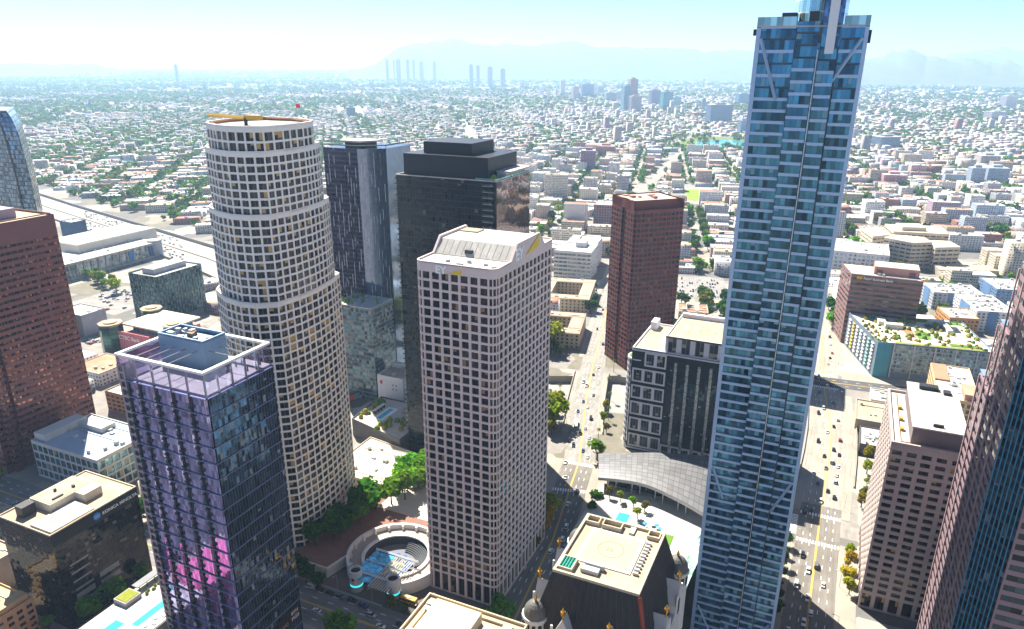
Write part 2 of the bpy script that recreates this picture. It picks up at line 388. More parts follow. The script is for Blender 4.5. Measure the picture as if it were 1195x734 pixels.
if HAZE > 0:
    m, nt, out = new_mat('haze')
    pv = nd(nt, 'ShaderNodeVolumePrincipled', {'Color': HAZE_COL, 'Density': HAZE, 'Anisotropy': .25}); nt.links.new(pv.outputs[0], out.inputs['Volume'])
    hz = MB().box(-60500, -4000, -8, 45500, 60500, 760, bottom=True).build('haze', m); struct(hz, 'stuff')
# ------------------------------------------------------------------ shared materials
A_ROAD = asphalt('asphalt', (.25, .235, .215), lane=(1, .03, 1)); A_CROSS = asphalt('asphalt_cross', (.19, .18, .17), lane=(.03, 1, 1)); A_DARK = asphalt('dark_asphalt', (.085, .085, .09)); CONC = asphalt('concrete_paving', (.31, .28, .24), .22); CONC2 = asphalt('pale_concrete', (.31, .28, .24), .2, lane=(1, .03, 1))
FWY = asphalt('freeway_concrete', (.30, .29, .27), .18, .03)
WHITE = wall('white_paint', (.78, .78, .76), .6, .06); YEL = wall('yellow_paint', (.72, .45, .04), .6, .08); REDP = wall('faded_red_paint', (.62, .17, .10), .7, .1)
STEEL = wall('galvanised_steel', (.42, .44, .46), .4, .08, metal=.4); DARKM = wall('dark_metal', (.035, .037, .042), .45, .1); BLACK = wall('black', (.015, .015, .017), .5, .1)
ROOFW = wall('white_membrane', (.50, .475, .435), .85, .22, .09, patch=.22); ROOFT = wall('tan_membrane', (.44, .35, .245), .9, .25, .09, patch=.25); ROOFG = wall('grey_membrane', (.42, .42, .42), .9, .25, .09, patch=.3)
UNIT = wall('rooftop_plant', (.46, .47, .48), .6, .15); STONEW = wall('white_stone', (.66, .645, .62), .7, .08)
LAWN = wall('lawn', (.10, .21, .02), .95, .3, .08); POOL = water('pool_water', (.05, .48, .58)); GLS = glass('clear_glazing', (.22, .28, .32), .6)
CARP = wall('car_paint', (1, 1, 1), .3, .0, spec=.6, objcol=True); CARG = wall('car_glass', (.02, .025, .03), .08, .05, spec=.9); TYRE = BLACK
LEAF = foliage('foliage'); BARK = wall('bark', (.10, .07, .045), .95, .3, .8)
CITY = citywall('city_wall'); CROOF = wall('city_roof', (1, 1, 1), .9, .25, .09, objcol=True, patch=.3)

# ------------------------------------------------------------------ the ground, with the freeway trench cut out of it
def ground_mat():
    m, nt, out = new_mat('ground')
    tc = nd(nt, 'ShaderNodeTexCoord').outputs['Object']
    vo = nd(nt, 'ShaderNodeTexVoronoi', {'Vector': tc, 'Scale': .022}, feature='F1', distance='CHEBYCHEV').outputs['Color']
    s = nd(nt, 'ShaderNodeSeparateColor', {0: vo})
    r = nd(nt, 'ShaderNodeValToRGB', {0: s.outputs[0]}); cr = r.color_ramp; cr.interpolation = 'CONSTANT'
    cols = [(.15, .145, .14), (.25, .235, .215), (.32, .30, .27), (.18, .165, .13), (.23, .215, .20), (.38, .365, .33), (.26, .23, .19), (.33, .30, .25)]
    while len(cr.elements) < len(cols): cr.elements.new(.5)
    for i, c in enumerate(cols): cr.elements[i].position = i / len(cols); cr.elements[i].color = (*c, 1)
    f = mth(nt, 'MULTIPLY_ADD', noise(nt, tc, .11, 5, .7), .9, .55)
    col = mixc(nt, 1., r.outputs[0], nd(nt, 'ShaderNodeCombineXYZ', {0: f, 1: f, 2: f}).outputs[0], 'MULTIPLY')
    bsdf(nt, out, col, .95, 0., .2); return m
F_LO = [(-430, 530), (-330, 495), (-185, 460), (-120, 474), (110, 480)]
F_HI = [(-430, 590), (-330, 550), (-200, 514), (-150, 538), (110, 545)]
hole = F_LO + F_HI[::-1]
outer = [(-60000, -3800), (45000, -3800), (45000, 60000), (-60000, 60000)]
vs = [Vector((*p, 0)) for p in outer + hole]
tri = tessellate_polygon([[Vector((*p, 0)) for p in outer], [Vector((*p, 0)) for p in hole]])
me = bpy.data.meshes.new('ground'); me.from_pydata([tuple(v) for v in vs], [], [t for t in tri]); me.materials.append(ground_mat())
g = bpy.data.objects.new('ground', me); COL.objects.link(g); struct(g)
mb = MB(); depth = lambda x: -6. if x > -330 else -6 * max(0, (x + 430) / 100)
for i in range(4):
    a, b, c, d = F_LO[i], F_LO[i + 1], F_HI[i + 1], F_HI[i]; za, zb = depth(a[0]), depth(b[0])
    mb.face([(*a, za), (*b, zb), (*c, zb), (*d, za)], 0)
    mb.face([(*b, zb), (*a, za), (*a, .01), (*b, .01)], 1); mb.face([(*d, za), (*c, zb), (*c, .01), (*d, .01)], 1)
mb.face([(*F_LO[-1], -6), (*F_HI[-1], -6), (*F_HI[-1], 0), (*F_LO[-1], 0)], 1)
struct(mb.build('freeway_trench_road', [FWY, CONC]))

def offs(path, d):
    r = []
    for i, p in enumerate(path):
        a = Vector(path[max(0, i - 1)]); b = Vector(path[min(len(path) - 1, i + 1)]); t = (b - a).normalized(); r.append((p[0] + t.y * d, p[1] - t.x * d))
    return r
def strip(mb, path, d0, d1, z, m=0):
    A, B = offs(path, d0), offs(path, d1)
    for i in range(len(path) - 1): mb.face([(*A[i], z), (*A[i + 1], z), (*B[i + 1], z), (*B[i], z)][::-1], m)
def resample(path, step):
    out = [Vector(path[0])]; acc = 0
    for a, b in zip(path, path[1:]):
        a, b = Vector(a), Vector(b); L = (b - a).length; n = max(1, round(L / step))
        out += [a + (b - a) * (k + 1) / n for k in range(n)]
    return out
def dashes(mb, path, d, z, L=3., gap=6., w=.18, m=0):
    for a, b in zip(path, path[1:]):
        a, b = Vector(a), Vector(b); t = (b - a); n = int(t.length / (L + gap)); t.normalize(); nn = Vector((t.y, -t.x))
        for k in range(n):
            p = a + t * (k * (L + gap)) + nn * d; q = p + t * L
            mb.face([(*(p - nn * w), z), (*(p + nn * w), z), (*(q + nn * w), z), (*(q - nn * w), z)][::1], m)
def road(name, path, w, mat, z=.01, lanes=(), yellow=True, lw=.16):
    mb = MB(); strip(mb, path, -w / 2, w / 2, z); struct(mb.build(name, mat))
    mb = MB()
    if yellow:
        strip(mb, path, -.42, -.14, z + .006, 1); strip(mb, path, .14, .42, z + .006, 1)
    for d in lanes: dashes(mb, path, d, z + .006, w=lw)
    struct(mb.build('road_marking', [WHITE, YEL]))
def pave(path, d0, d1, z=.14, mat=None):
    mb = MB(); A, B = offs(path, d0), offs(path, d1)
    for i in range(len(path) - 1):
        mb.face([(*A[i], z), (*B[i], z), (*B[i + 1], z), (*A[i + 1], z)])
        mb.side(B[i], B[i + 1], 0, z); mb.side(A[i + 1], A[i], 0, z)
    struct(mb.build('pavement', mat or CONC))
def zebra(p, q, bar=3.2, n=None, z=.022):
    """bars across the road between kerb points p and q"""
    p, q = Vector(p), Vector(q); t = q - p; L = t.length; t.normalize(); nn = Vector((-t.y, t.x)) * bar / 2; n = n or int(L / 1.5); mb = MB()
    for k in range(n):
        a = p + t * (L * (k + .2) / n); b = p + t * (L * (k + .75) / n)
        mb.face([(*(a - nn), z), (*(b - nn), z), (*(b + nn), z), (*(a + nn), z)])
    struct(mb.build('zebra_crossing', WHITE))
AV7 = [(-103, 40), (-108, 228), (-116, 310), (-131, 395), (-156, 480), (-178, 567), (-190, 622), (-233, 800), (-300, 1110), (-378, 1445), (-445, 2095), (-600, 3150)]
AVW = [(13, 40), (13, 300), (14, 400), (16, 470), (16, 505), (8, 580), (4, 640), (-1, 720), (-60, 1100), (-130, 1560)]
FIG = [(-700, 216), (-330, 216), (0, 216), (330, 216)]
S8 = [(-276, -60), (-276, 205), (-276, 228), (-290, 330), (-400, 420), (-560, 500)]
road('avenue_road', AV7, 20, A_ROAD, .012, (-6.5, -3.3, 3.3, 6.5)); road('boulevard_road', AVW, 22, CONC2, .014, (-7.4, -3.8, 3.8, 7.4))
mb = MB(); strip(mb, [(13, 40), (13, 300), (14, 406)], -11, 11, .0165); strip(mb, [(-107, 229), (-116, 310), (-128, 382), (-130.5, 392)], -9.9, 9.9, .015); struct(mb.build('junction_road', asphalt('shade_toned_asphalt', (.17, .155, .14), lane=(1, .03, 1))))  # darker asphalt, with the shade lying over the crossings put into its colour
road('cross_street_road', FIG, 24, A_CROSS, .018, (-8, -4, 4, 8)); road('side_street_road', S8, 15, A_ROAD, .008, (-3.5, 3.5), False)
ST = [(-560, 360), (-300, 350), (-215, 352), (-133, 376), (-100, 392), (0, 381), (120, 381)]
road('back_street_road', [(-130, 376), (-100, 396), (-60, 417), (4, 384), (34, 384)], 13, A_ROAD, .006, (), False)
mb = MB(); mb.cap(rect(-228, 229, -121, 250), .15); struct(mb.build('plaza_paving', wall('plaza_paving', (.15, .115, .11), .85, .25, .3))); mb = MB(); mb.cap(rect(-170, 228, -119, 238), .155); struct(mb.build('bus_bay_road', A_DARK))
road('hill_street_road', [(-60, 600), (4, 598), (60, 604), (220, 625)], 20, A_DARK, .02, (-5, 5)); road('lot_street_road', [(-250, 628), (-190, 640), (-60, 700), (-5, 690)], 14, A_ROAD, .007, (), True)
for p, a, b in ((AV7[:2], -15, -10), (AV7[:2], 10, 16), (AV7[2:4], -15, -10), (AV7[2:4], 10, 15), (AV7[5:9], -14, -10), (AV7[6:9], 10, 14), (AVW[:2][:1] + [(13, 200)], 11, 18), ([(13, 232), (13, 300), (14, 370)], 11, 20), ([(13, 232), (13, 300), (14, 362)], -17, -11), ([(14, 396), (16, 470), (16, 505), (12, 575)], 11, 15.5), ([(14, 396), (16, 470), (16, 505), (12, 575)], -15, -11), (AVW[6:8], 11, 17), (AVW[6:8], -17, -11),
                ([(-420, 216), (-286, 216)], -18, -12), ([(-266, 216), (-119, 216)], -24, -12), ([(-97, 216), (0, 216)], -26, -12), ([(26, 216), (200, 216)], -22, -12),
                ([(-420, 216), (-286, 216)], 12, 17), ([(-266, 216), (-119, 216)], 12, 19), ([(-97, 216), (0, 216)], 12, 18), ([(26, 216), (200, 216)], 12, 18), (S8[:1] + [(-276, 198)], -12, -7.5), (S8[:1] + [(-276, 198)], 7.5, 12), ([(8, 588), (-60, 590)], 0, 0.5), ([(20, 609), (60, 614), (220, 636)], 0, -8)):
    pave(p, a, b)
zebra((-135, 357), (-111, 363)); zebra((-143, 390), (-120, 392)); zebra((3, 367), (25, 367)); zebra((3, 395), (25, 395)); zebra((-118, 232), (-98, 232)); zebra((-123, 204), (-123, 228)); zebra((-5, 586), (18, 586)); zebra((-9, 612), (14, 614)); zebra((1, 371), (1, 391)); zebra((0, 232), (26, 232))
# bridges that carry the two avenues over the trench
def bridge(name, label, path, w, par):
    t = thing(name, label, 'bridge', (*path[len(path) // 2], 0))
    mb = MB(); A, B = offs(path, -w / 2), offs(path, w / 2)
    for i in range(len(path) - 1): mb.prism([A[i], B[i], B[i + 1], A[i + 1]], -1.2, .004, 0, top=True, bottom=True, skip=(0, 2))
    mb.build('deck', CONC2, t)
    for d in (-w / 2, w / 2):
        mb = MB(); e = offs(path, d)
        for i in range(len(path) - 1): mb.obox(e[i], e[i + 1], .5, .004, par)
        mb.build('parapet', CONC, t)
bridge('road_bridge', 'pale concrete road bridge carrying the avenue beside the grid tower over the sunken freeway', [(-142, 432), (-156, 480), (-170, 536)], 28, 1.5)
bridge('road_bridge', 'wide concrete road bridge right of the blue skyscraper over the sunken freeway', [(15, 435), (16, 470), (16, 505), (14, 550)], 32, 1.3)
# the freeway far left: two carriageways and a median
FW = [(-430, 558), (-560, 610), (-745, 680), (-965, 742), (-1258, 823), (-1800, 985), (-2700, 1300), (-4200, 1900), (-6200, 2900)]
FAR2 = [(-2500, 1400), (-2945, 1859), (-3362, 2287), (-4351, 3377), (-6113, 5225)]; BLV = [[(-5200, 6600), (-4389, 5527), (-2360, 2837), (-2000, 2360)], [(-4700, 6480), (-3699, 5062), (-2134, 2962), (-1750, 2440)], [(-2300, 4150), (-1415, 2674), (-1016, 2000)]]
road('freeway_road', FW, 68, FWY, .05, (-30, -26, -22, -18, -14, -10, -6, 6, 10, 14, 18, 22, 26, 30), False, .3); mb = MB(); strip(mb, FAR2, -30, 30, .3); [strip(mb, b, -13, 13, .35) for b in BLV]; struct(mb.build('distant_road', FWY))
o = MB()
for a, b in zip(FW[:6], FW[1:7]): o.obox(a, b, 1.2, .05, 1.1)
tag(o.build('median_barrier', CONC, loc=(-745, 680, 0)), 'low concrete median barrier along the middle of the wide freeway', 'barrier')
o = MB()
for a, b in zip(offs(FW, 35)[:5], offs(FW, 35)[1:6]): o.obox(a, b, 1., -.5, 4.5)
tag(o.build('sound_wall', wall('sound_wall', (.30, .28, .26)), loc=(-745, 680, 0)), 'long grey sound wall along the far edge of the freeway', 'wall')
o = MB()
for a, b in zip(offs(FW, -35)[1:4], offs(FW, -35)[2:5]): o.obox(a, b, 1., -.5, 3.)
tag(o.build('retaining_wall', wall('retaining_wall', (.26, .22, .17)), loc=(-745, 640, 0)), 'brown retaining wall along the near edge of the freeway', 'wall')
# ------------------------------------------------------------------ the towers
def edge_grid(mb, W, poly, z0, z1, bay, floor, pw, ph, dep, panes=(1, 1), skip=()):
    nz = max(1, round((z1 - z0) / floor))
    for i, p in enumerate(poly):
        q = poly[(i + 1) % len(poly)]; L = math.hypot(q[0] - p[0], q[1] - p[1])
        if i in skip: mb.side(p, q, z0, z1); continue
        punched(mb, W, p, q, z0, z1, max(1, round(L / bay)), nz, min(pw, L * .3), ph, dep, 0, panes)
OCC = []
def occ(x0, y0, x1, y1, h): OCC.append((x0, y0, x1, y1, h))

# --- pinkish grid tower with the yellow and white sign
def grid_tower():
    x0, x1, y0, y1 = -158, -120.5, 250, 313; occ(x0, y0, x1, y1, 163)
    t = thing('office_tower', 'pinkish grid fronted office tower with slanted roof crown and white and yellow two-letter signs', 'office tower', ((x0 + x1) / 2, (y0 + y1) / 2, 0))
    m = wall('pink_granite', (.69, .56, .54), .65, .10); W = Wins(); mb = MB(); r = 3.2; poly = []
    for cx, cy, a in ((x0 + r, y0 + r, pi), (x1 - r, y0 + r, 1.5 * pi), (x1 - r, y1 - r, 0), (x0 + r, y1 - r, .5 * pi)):
        poly += [(cx + r * cos(a + pi / 2 * k / 3), cy + r * sin(a + pi / 2 * k / 3)) for k in range(4)]
    edge_grid(mb, W, poly, 11, 160.5, 4.43, 4.04, 1.15, 1.05, .5, (2, 1))
    edge_grid(mb, W, poly, 0, 11, 4.43, 11, 1.15, .9, .9, (2, 3))
    mb.prism(poly, 160.5, 163.9, top=False); parapet(mb, poly, 163.7, 164.3, .6)
    mb.build('wall', m, t)
    # crown: two gable walls and the raised deck between them
    prof = [(264, 163.2), (271, 169.6), (295, 169.6), (302, 163.2)]
    for xa, xb in ((x1 - 1.0, x1 + .05), (x0 - .05, x0 + 1.0)):
        c = MB(); c.face([(xb, y, z + .9) if i in (1, 2) else (xb, y, z) for i, (y, z) in enumerate(prof)]); c.face([(xa, y, z + .9) if i in (1, 2) else (xa, y, z) for i, (y, z) in enumerate(prof)][::-1])
        for i in range(3):
            (ya, za), (yb, zb) = prof[i], prof[i + 1]; za += .9 * (i in (1, 2)); zb += .9 * (i + 1 in (1, 2))
            c.face([(xa, ya, za), (xb, ya, za), (xb, yb, zb), (xa, yb, zb)])
        c.build('gable_wall', m, t)
    c = MB(); c.face([(x0 + 1, 265, 163.8), (x1 - 1, 265, 163.8), (x1 - 1, 271, 169.4), (x0 + 1, 271, 169.4)]); c.face([(x0 + 1, 271, 169.4), (x1 - 1, 271, 169.4), (x1 - 1, 295, 169.4), (x0 + 1, 295, 169.4)]); c.face([(x0 + 1, 295, 169.4), (x1 - 1, 295, 169.4), (x1 - 1, 301.5, 163.8), (x0 + 1, 301.5, 163.8)])
    for k in range(12):
        xa = x0 + 1.6 + k * 2.95; c.face([(xa, 265.6, 164.5), (xa + .25, 265.6, 164.5), (xa + .25, 270.8, 169.4), (xa, 270.8, 169.4)], 1)
    c.build('raised_roof', [ROOFW, UNIT], t)
    d = MB(); d.cap(inset(poly, .5), 163.6); d.build('roof', ROOFW, t)
    MB().box(-143, 266.2, 164.5, -139.5, 267.5, 166.4).build('roof_hatch', DARKM, t)
    MB().box(x0 + 2, 286, 169.45, x0 + 11, 293, 169.9).build('roof_grating', wall('grating', (.30, .27, .2)), t)
    helipad(t, -133, 283, 169.47, 5.2, REDP, '12', 2.2)
    roof_units(t, [(-146, 255, 163.7, -144.5, 256.5, 164.6), (-140, 253, 163.7, -137, 254, 164.3), (-137, 257, 163.7, -135.5, 258.2, 164.8), (-129, 256, 163.7, -127.5, 257.2, 164.5), (-124, 253, 163.7, -122.5, 255, 164.6)], UNIT)
    # signs
    white = wall('sign_white', (.93, .94, .95), .5, .03); yel = wall('sign_yellow', (.80, .52, .01), .5, .03)
    text_mesh('EY', 4.6, white, 'sign_lettering', t, (-148, y0 - .12, 159.9), (1, 0, 0), (0, 0, 1), .1)
    s = MB(); s.face([(-142.3, y0 - .15, 160.3), (-136, y0 - .15, 160.3), (-136, y0 - .15, 162.6)]); s.build('sign_beam', yel, t)
    text_mesh('EY', 7.2, white, 'sign_lettering', t, (x1 + .2, 268.6, 163.4), (0, 1, 0), (0, 0, 1), .1)
    s = MB(); s.face([(x1 + .3, 279, 163.6), (x1 + .3, 293, 164.6), (x1 + .3, 294, 170.2)]); s.build('sign_beam', yel, t)
    W.emit(t, glass('bronze_glazing', (.016, .014, .016), .25, .06, .10, (.34, .22, .10), .03, 1.0, mull=.05, mcol=(.05, .045, .04)))
grid_tower()

# --- white stone tower with bowed faces and stepped tiers
def bow(k):
    s = k * 1.6
    return [(-276 + s, 258), (-269 + s, 247.5 + s * .6), (-256 + s * .6, 240 + s), (-244, 237.2 + s), (-235.5, 238.5 + s), (-228.3, 244.5 + s * .5), (-226.4, 257), (-227, 271), (-229.6, 285 - s), (-234 - s * .2, 297.5 - 2 * s), (-250, 304 - 2 * s), (-268, 303 - 2 * s), (-278 + s, 290 - s), (-280 + s, 273)]
def stone_tower():
    occ(-278, 240, -228, 297, 213)
    t = thing('office_tower', 'tall white stone office tower with bowed faces, stepped tiers and a round flat top', 'office tower', (-253, 270, 0))
    W = Wins(); mb = MB(); m = wall('white_granite', (.78, .76, .71), .65, .07)
    tiers = [(0, 137, 4.02), (137, 177, 4.0), (177, 204, 3.86), (204, 213, 4.5)]
    for k, (za, zb, fl) in enumerate(tiers):
        p = bow(k)
        edge_grid(mb, W, p, za, zb - (1.2 if k < 3 else 0), 4.25, fl, .85, .95, .45, (2, 1))
        if k < 3: mb.prism(p, zb - 1.2, zb + .5, top=False); parapet(mb, p, zb + .3, zb + .9, .5); mb.cap(inset(p, .4), zb + .05)
    p = bow(3); mb.prism(p, 213, 214.6, top=False); parapet(mb, p, 214.4, 215.2, .8)
    mb.build('wall', m, t)
    q = inset(p, .8); c = MB(); c.cap(q, 213.6); c.build('roof', ROOFW, t)
    cc = MB(); n = len(q)
    for i in range(n): cc.bar((*inset(p, 2.2)[i], 214.6), (*inset(p, 2.2)[(i + 1) % n], 214.6), .9)
    cc.build('roof_track', wall('rust_brown', (.25, .12, .06)), t)
    cr = thing('maintenance_crane', 'yellow window cleaning crane with a long jib on the round white tower roof', 'crane', (-246, 256, 213.6)); g_ = wall('crane_yellow', (.52, .33, .05), .6, .1)
    MB().cyl(-246, 256, .8, 213.6, 217.4, 10).build('mast', DARKM, cr); MB().bar((-266, 254, 218.3), (-240, 257, 217.4), 1.1).build('jib', g_, cr); MB().box(-246.5, 255.6, 216.8, -238, 258, 218.7).build('counterweight', g_, cr); MB().cyl(-246, 256, 1.8, 213.6, 214.3, 12).build('base', DARKM, cr)
    f = thing('flag', 'small red flag on a pole at the far edge of the round white tower roof', 'flag', (-241, 284, 213.6)); MB().cyl(-241, 284, .12, 213.6, 222.5, 8).build('pole', STEEL, f)
    c = MB(); c.box(-241, 283.95, 220.6, -238.6, 284.05, 222.3); c.build('cloth', wall('flag_red', (.65, .05, .04)), f)
    W.emit(t, glass('grey_glazing', (.026, .026, .032), .3, .05, .20, (.58, .38, .10), .04, 1.2, mull=.06, mcol=(.25, .24, .24)))  # the gold blind colour paints warm reflections into some panes
stone_tower()

# --- the tall blue glass skyscraper
def skyscraper():
    x0, x1, y0, y1, H = -34.2, -.6, 268, 330, 252; occ(x0, y0, x1, y1, 252)
    t = thing('skyscraper', 'tallest blue glass skyscraper with pale horizontal bands, rooftop terrace and a white blade', 'skyscraper', (-17, 299, 0))
    pan = wall('sky_tinted_panel', (.34, .47, .66), .35, .08, metal=.2); dk = wall('dark_panel', (.10, .115, .14), .4, .12, metal=.3)  # pan: silver panels with the blue of the reflected sky put into their colour
    fl = 3.72; nz = 67; z0 = H - nz * fl; mb = MB(); W = Wins(); core = MB()
    dbl = lambda j: j >= nz - 4
    A, B, C, D = (x0 + 1.4, -22.0), (-21.8, -15.05), (-14.15, -9.0), (-8.6, x1 - 1.2)
    core.prism(rect(x0 + .1, y0 + 1.2, x1 - .1, y1), 0, H, 0, 0)
    core.build('core_wall', dk, t)
    mb.box(x0, y0, 0, x0 + 1.4, y0 + 3, H); mb.box(x1 - 1.2, y0, 0, x1, y0 + 3, H)
    j = 0
    for j in range(nz + 1):
        if j in (nz - 1, nz - 3, nz - 5): continue
        z = z0 + j * fl; h = .5
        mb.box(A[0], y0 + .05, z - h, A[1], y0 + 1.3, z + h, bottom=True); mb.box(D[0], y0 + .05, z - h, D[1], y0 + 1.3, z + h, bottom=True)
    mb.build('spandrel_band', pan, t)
    mb = MB()
    for j in range(nz - 3):
        z = z0 + j * fl + fl * .5
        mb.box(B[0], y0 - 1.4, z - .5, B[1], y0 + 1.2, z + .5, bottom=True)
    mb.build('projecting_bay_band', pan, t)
    for j in range(nz - 3):
        mb = MB(); z = z0 + j * fl + fl * .3; mb.box(C[0], y0 - 1.4, z - .5, C[1], y0 + 1.2, z + .5, bottom=True)
        mb.build('centre_bay_band', wall('sky_tinted_bay_panel', (.33, .46, .65), .35, .1, metal=.25), t)  # centre bay panels carry the same sky reflection in their colour
    for j in range(nz):
        z = z0 + j * fl
        if z < 3: continue
        for (a, b), dz, yy in ((A, 0, .55), (B, fl * .5, -.85), (C, fl * .3, -.85), (D, 0, .55)):
            if dz and j > nz - 4: yy = .5
            W.add([(a, y0 + yy, z + dz + .3), (b, y0 + yy, z + dz + .3), (b, y0 + yy, z + dz + fl - .3), (a, y0 + yy, z + dz + fl - .3)], [(j * 7 % 53, j), (j * 7 % 53 + round((b - a) / 1.5), j), (j * 7 % 53 + round((b - a) / 1.5), j + 1), (j * 7 % 53, j + 1)])
    W.emit(t, glass('blue_glazing', (.03, .11, .18), .65, .05, .10, (.16, .34, .44), .03, 1.0, mull=.07, mcol=(.02, .035, .06)))
    # side faces
    for xs, o in ((x1, 1), (x0, -1)):
        s = MB()
        if o > 0: s.side((xs, y0 + 3), (xs, y1), 0, H, 0, 0, 1 / 1.6, 1 / fl)
        else: s.side((xs, y1), (xs, y0 + 3), 0, H, 0, 0, 1 / 1.6, 1 / fl)
        s.build('side_glazing', glass('blue_curtain', (.16, .25, .34), .7, .06, .06, mull=.08, mcol=(.45, .48, .52), span=.28, scol=(.42, .46, .5)), t)
    s = MB(); s.side((x1, y1), (x0, y1), 0, H, 0, 0, 1 / 1.6, 1 / fl); s.build('rear_glazing', _M['blue_curtain'], t)
    # braces
    for (xa, za, xb, zb) in ((x0 + 1.6, 248.5, x0 + 8.5, 229.5), (x1 - 1.6, 248.5, x1 - 12.0, 229.5), (x0 + 2, 88, x0 + 7, 75), (x1 - 2, 88, x1 - 8, 74), (x1 - 2, 20, x1 - 9, 8), (x0 + 2, 20, x0 + 8, 8)):
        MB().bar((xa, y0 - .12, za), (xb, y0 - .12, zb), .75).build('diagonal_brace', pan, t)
    MB().box(-14.72, y0 - 1.5, 8, -14.5, y0 + 1.2, 245).build('light_fin', wall('bright_fin', (.62, .64, .66), .3, .05, metal=.3), t)
    MB().box(-15.05, y0 - .3, 0, -14.15, y0 + 1.2, 247).build('recess_glazing', glass('recess_glass', (.03, .09, .15), .6, .08, .05), t)
    b = MB(); b.prism([(-12.6, y0 - 2.2), (-9.9, y0 - 2.2), (-9.9, y0 - .4), (-12.6, y0 - .4)], 243.8, 300, bottom=True); b.build('blade', wall('blade_white', (.66, .68, .72), .35, .05), t)
    # terrace screen, deck and crown
    c = MB(); c.box(x0, y0, 251.8, x1, y1, 252.3); c.build('roof_deck', ROOFG, t)
    gl = glass('terrace_glass', (.30, .50, .55), .35, .05, .0, wob=.02, mull=.04, mcol=(.15, .25, .28)); c = MB()
    for p, q in (((x0, y0), (-22, y0)), ((-8, y0), (x1, y0)), ((x1, y0), (x1, y1)), ((x0, y1), (x0, y0))): c.side(p, q, 252.3, 255.0, 0, 0, .5, .37)
    c.build('terrace_screen', gl, t)
    MB().box(-18.6, y0 + .9, 251, -15.7, y0 + 6, 256.5).build('lift_shaft', DARKM, t)
    c = MB(); pts = [(-16.5 + 8.5 * cos(a), 291 + 21 * sin(a)) for a in [2 * pi * k / 20 for k in range(20)]]
    c.prism(pts, 252.3, 292, us=.5, vs=.25); c.build('crown', glass('crown_glass', (.28, .52, .60), .6, .05, .0, mull=.05, mcol=(.75, .7, .55), mv=.1), t)
    MB().box(-27, y0 + 2, 252.4, -22.5, y0 + 8, 256.3).build('terrace_canopy', DARKM, t)
    MB().box(-14.3, y0 + 1.0, 246, -8.4, y0 + 9, 292).build('crown_core', glass('blue_core', (.06, .13, .24), .6, .08, 0, mull=.1, mcol=(.04, .06, .1)), t)
    MB().box(x0 - 1.1, y0 + .8, 249.5, x0, y0 + 3, 251.4).build('cleaning_cradle', BLACK, t); MB().box(x1, y0 + .8, 247, x1 + .8, y0 + 3, 250.8).build('cleaning_cradle', BLACK, t)
skyscraper()

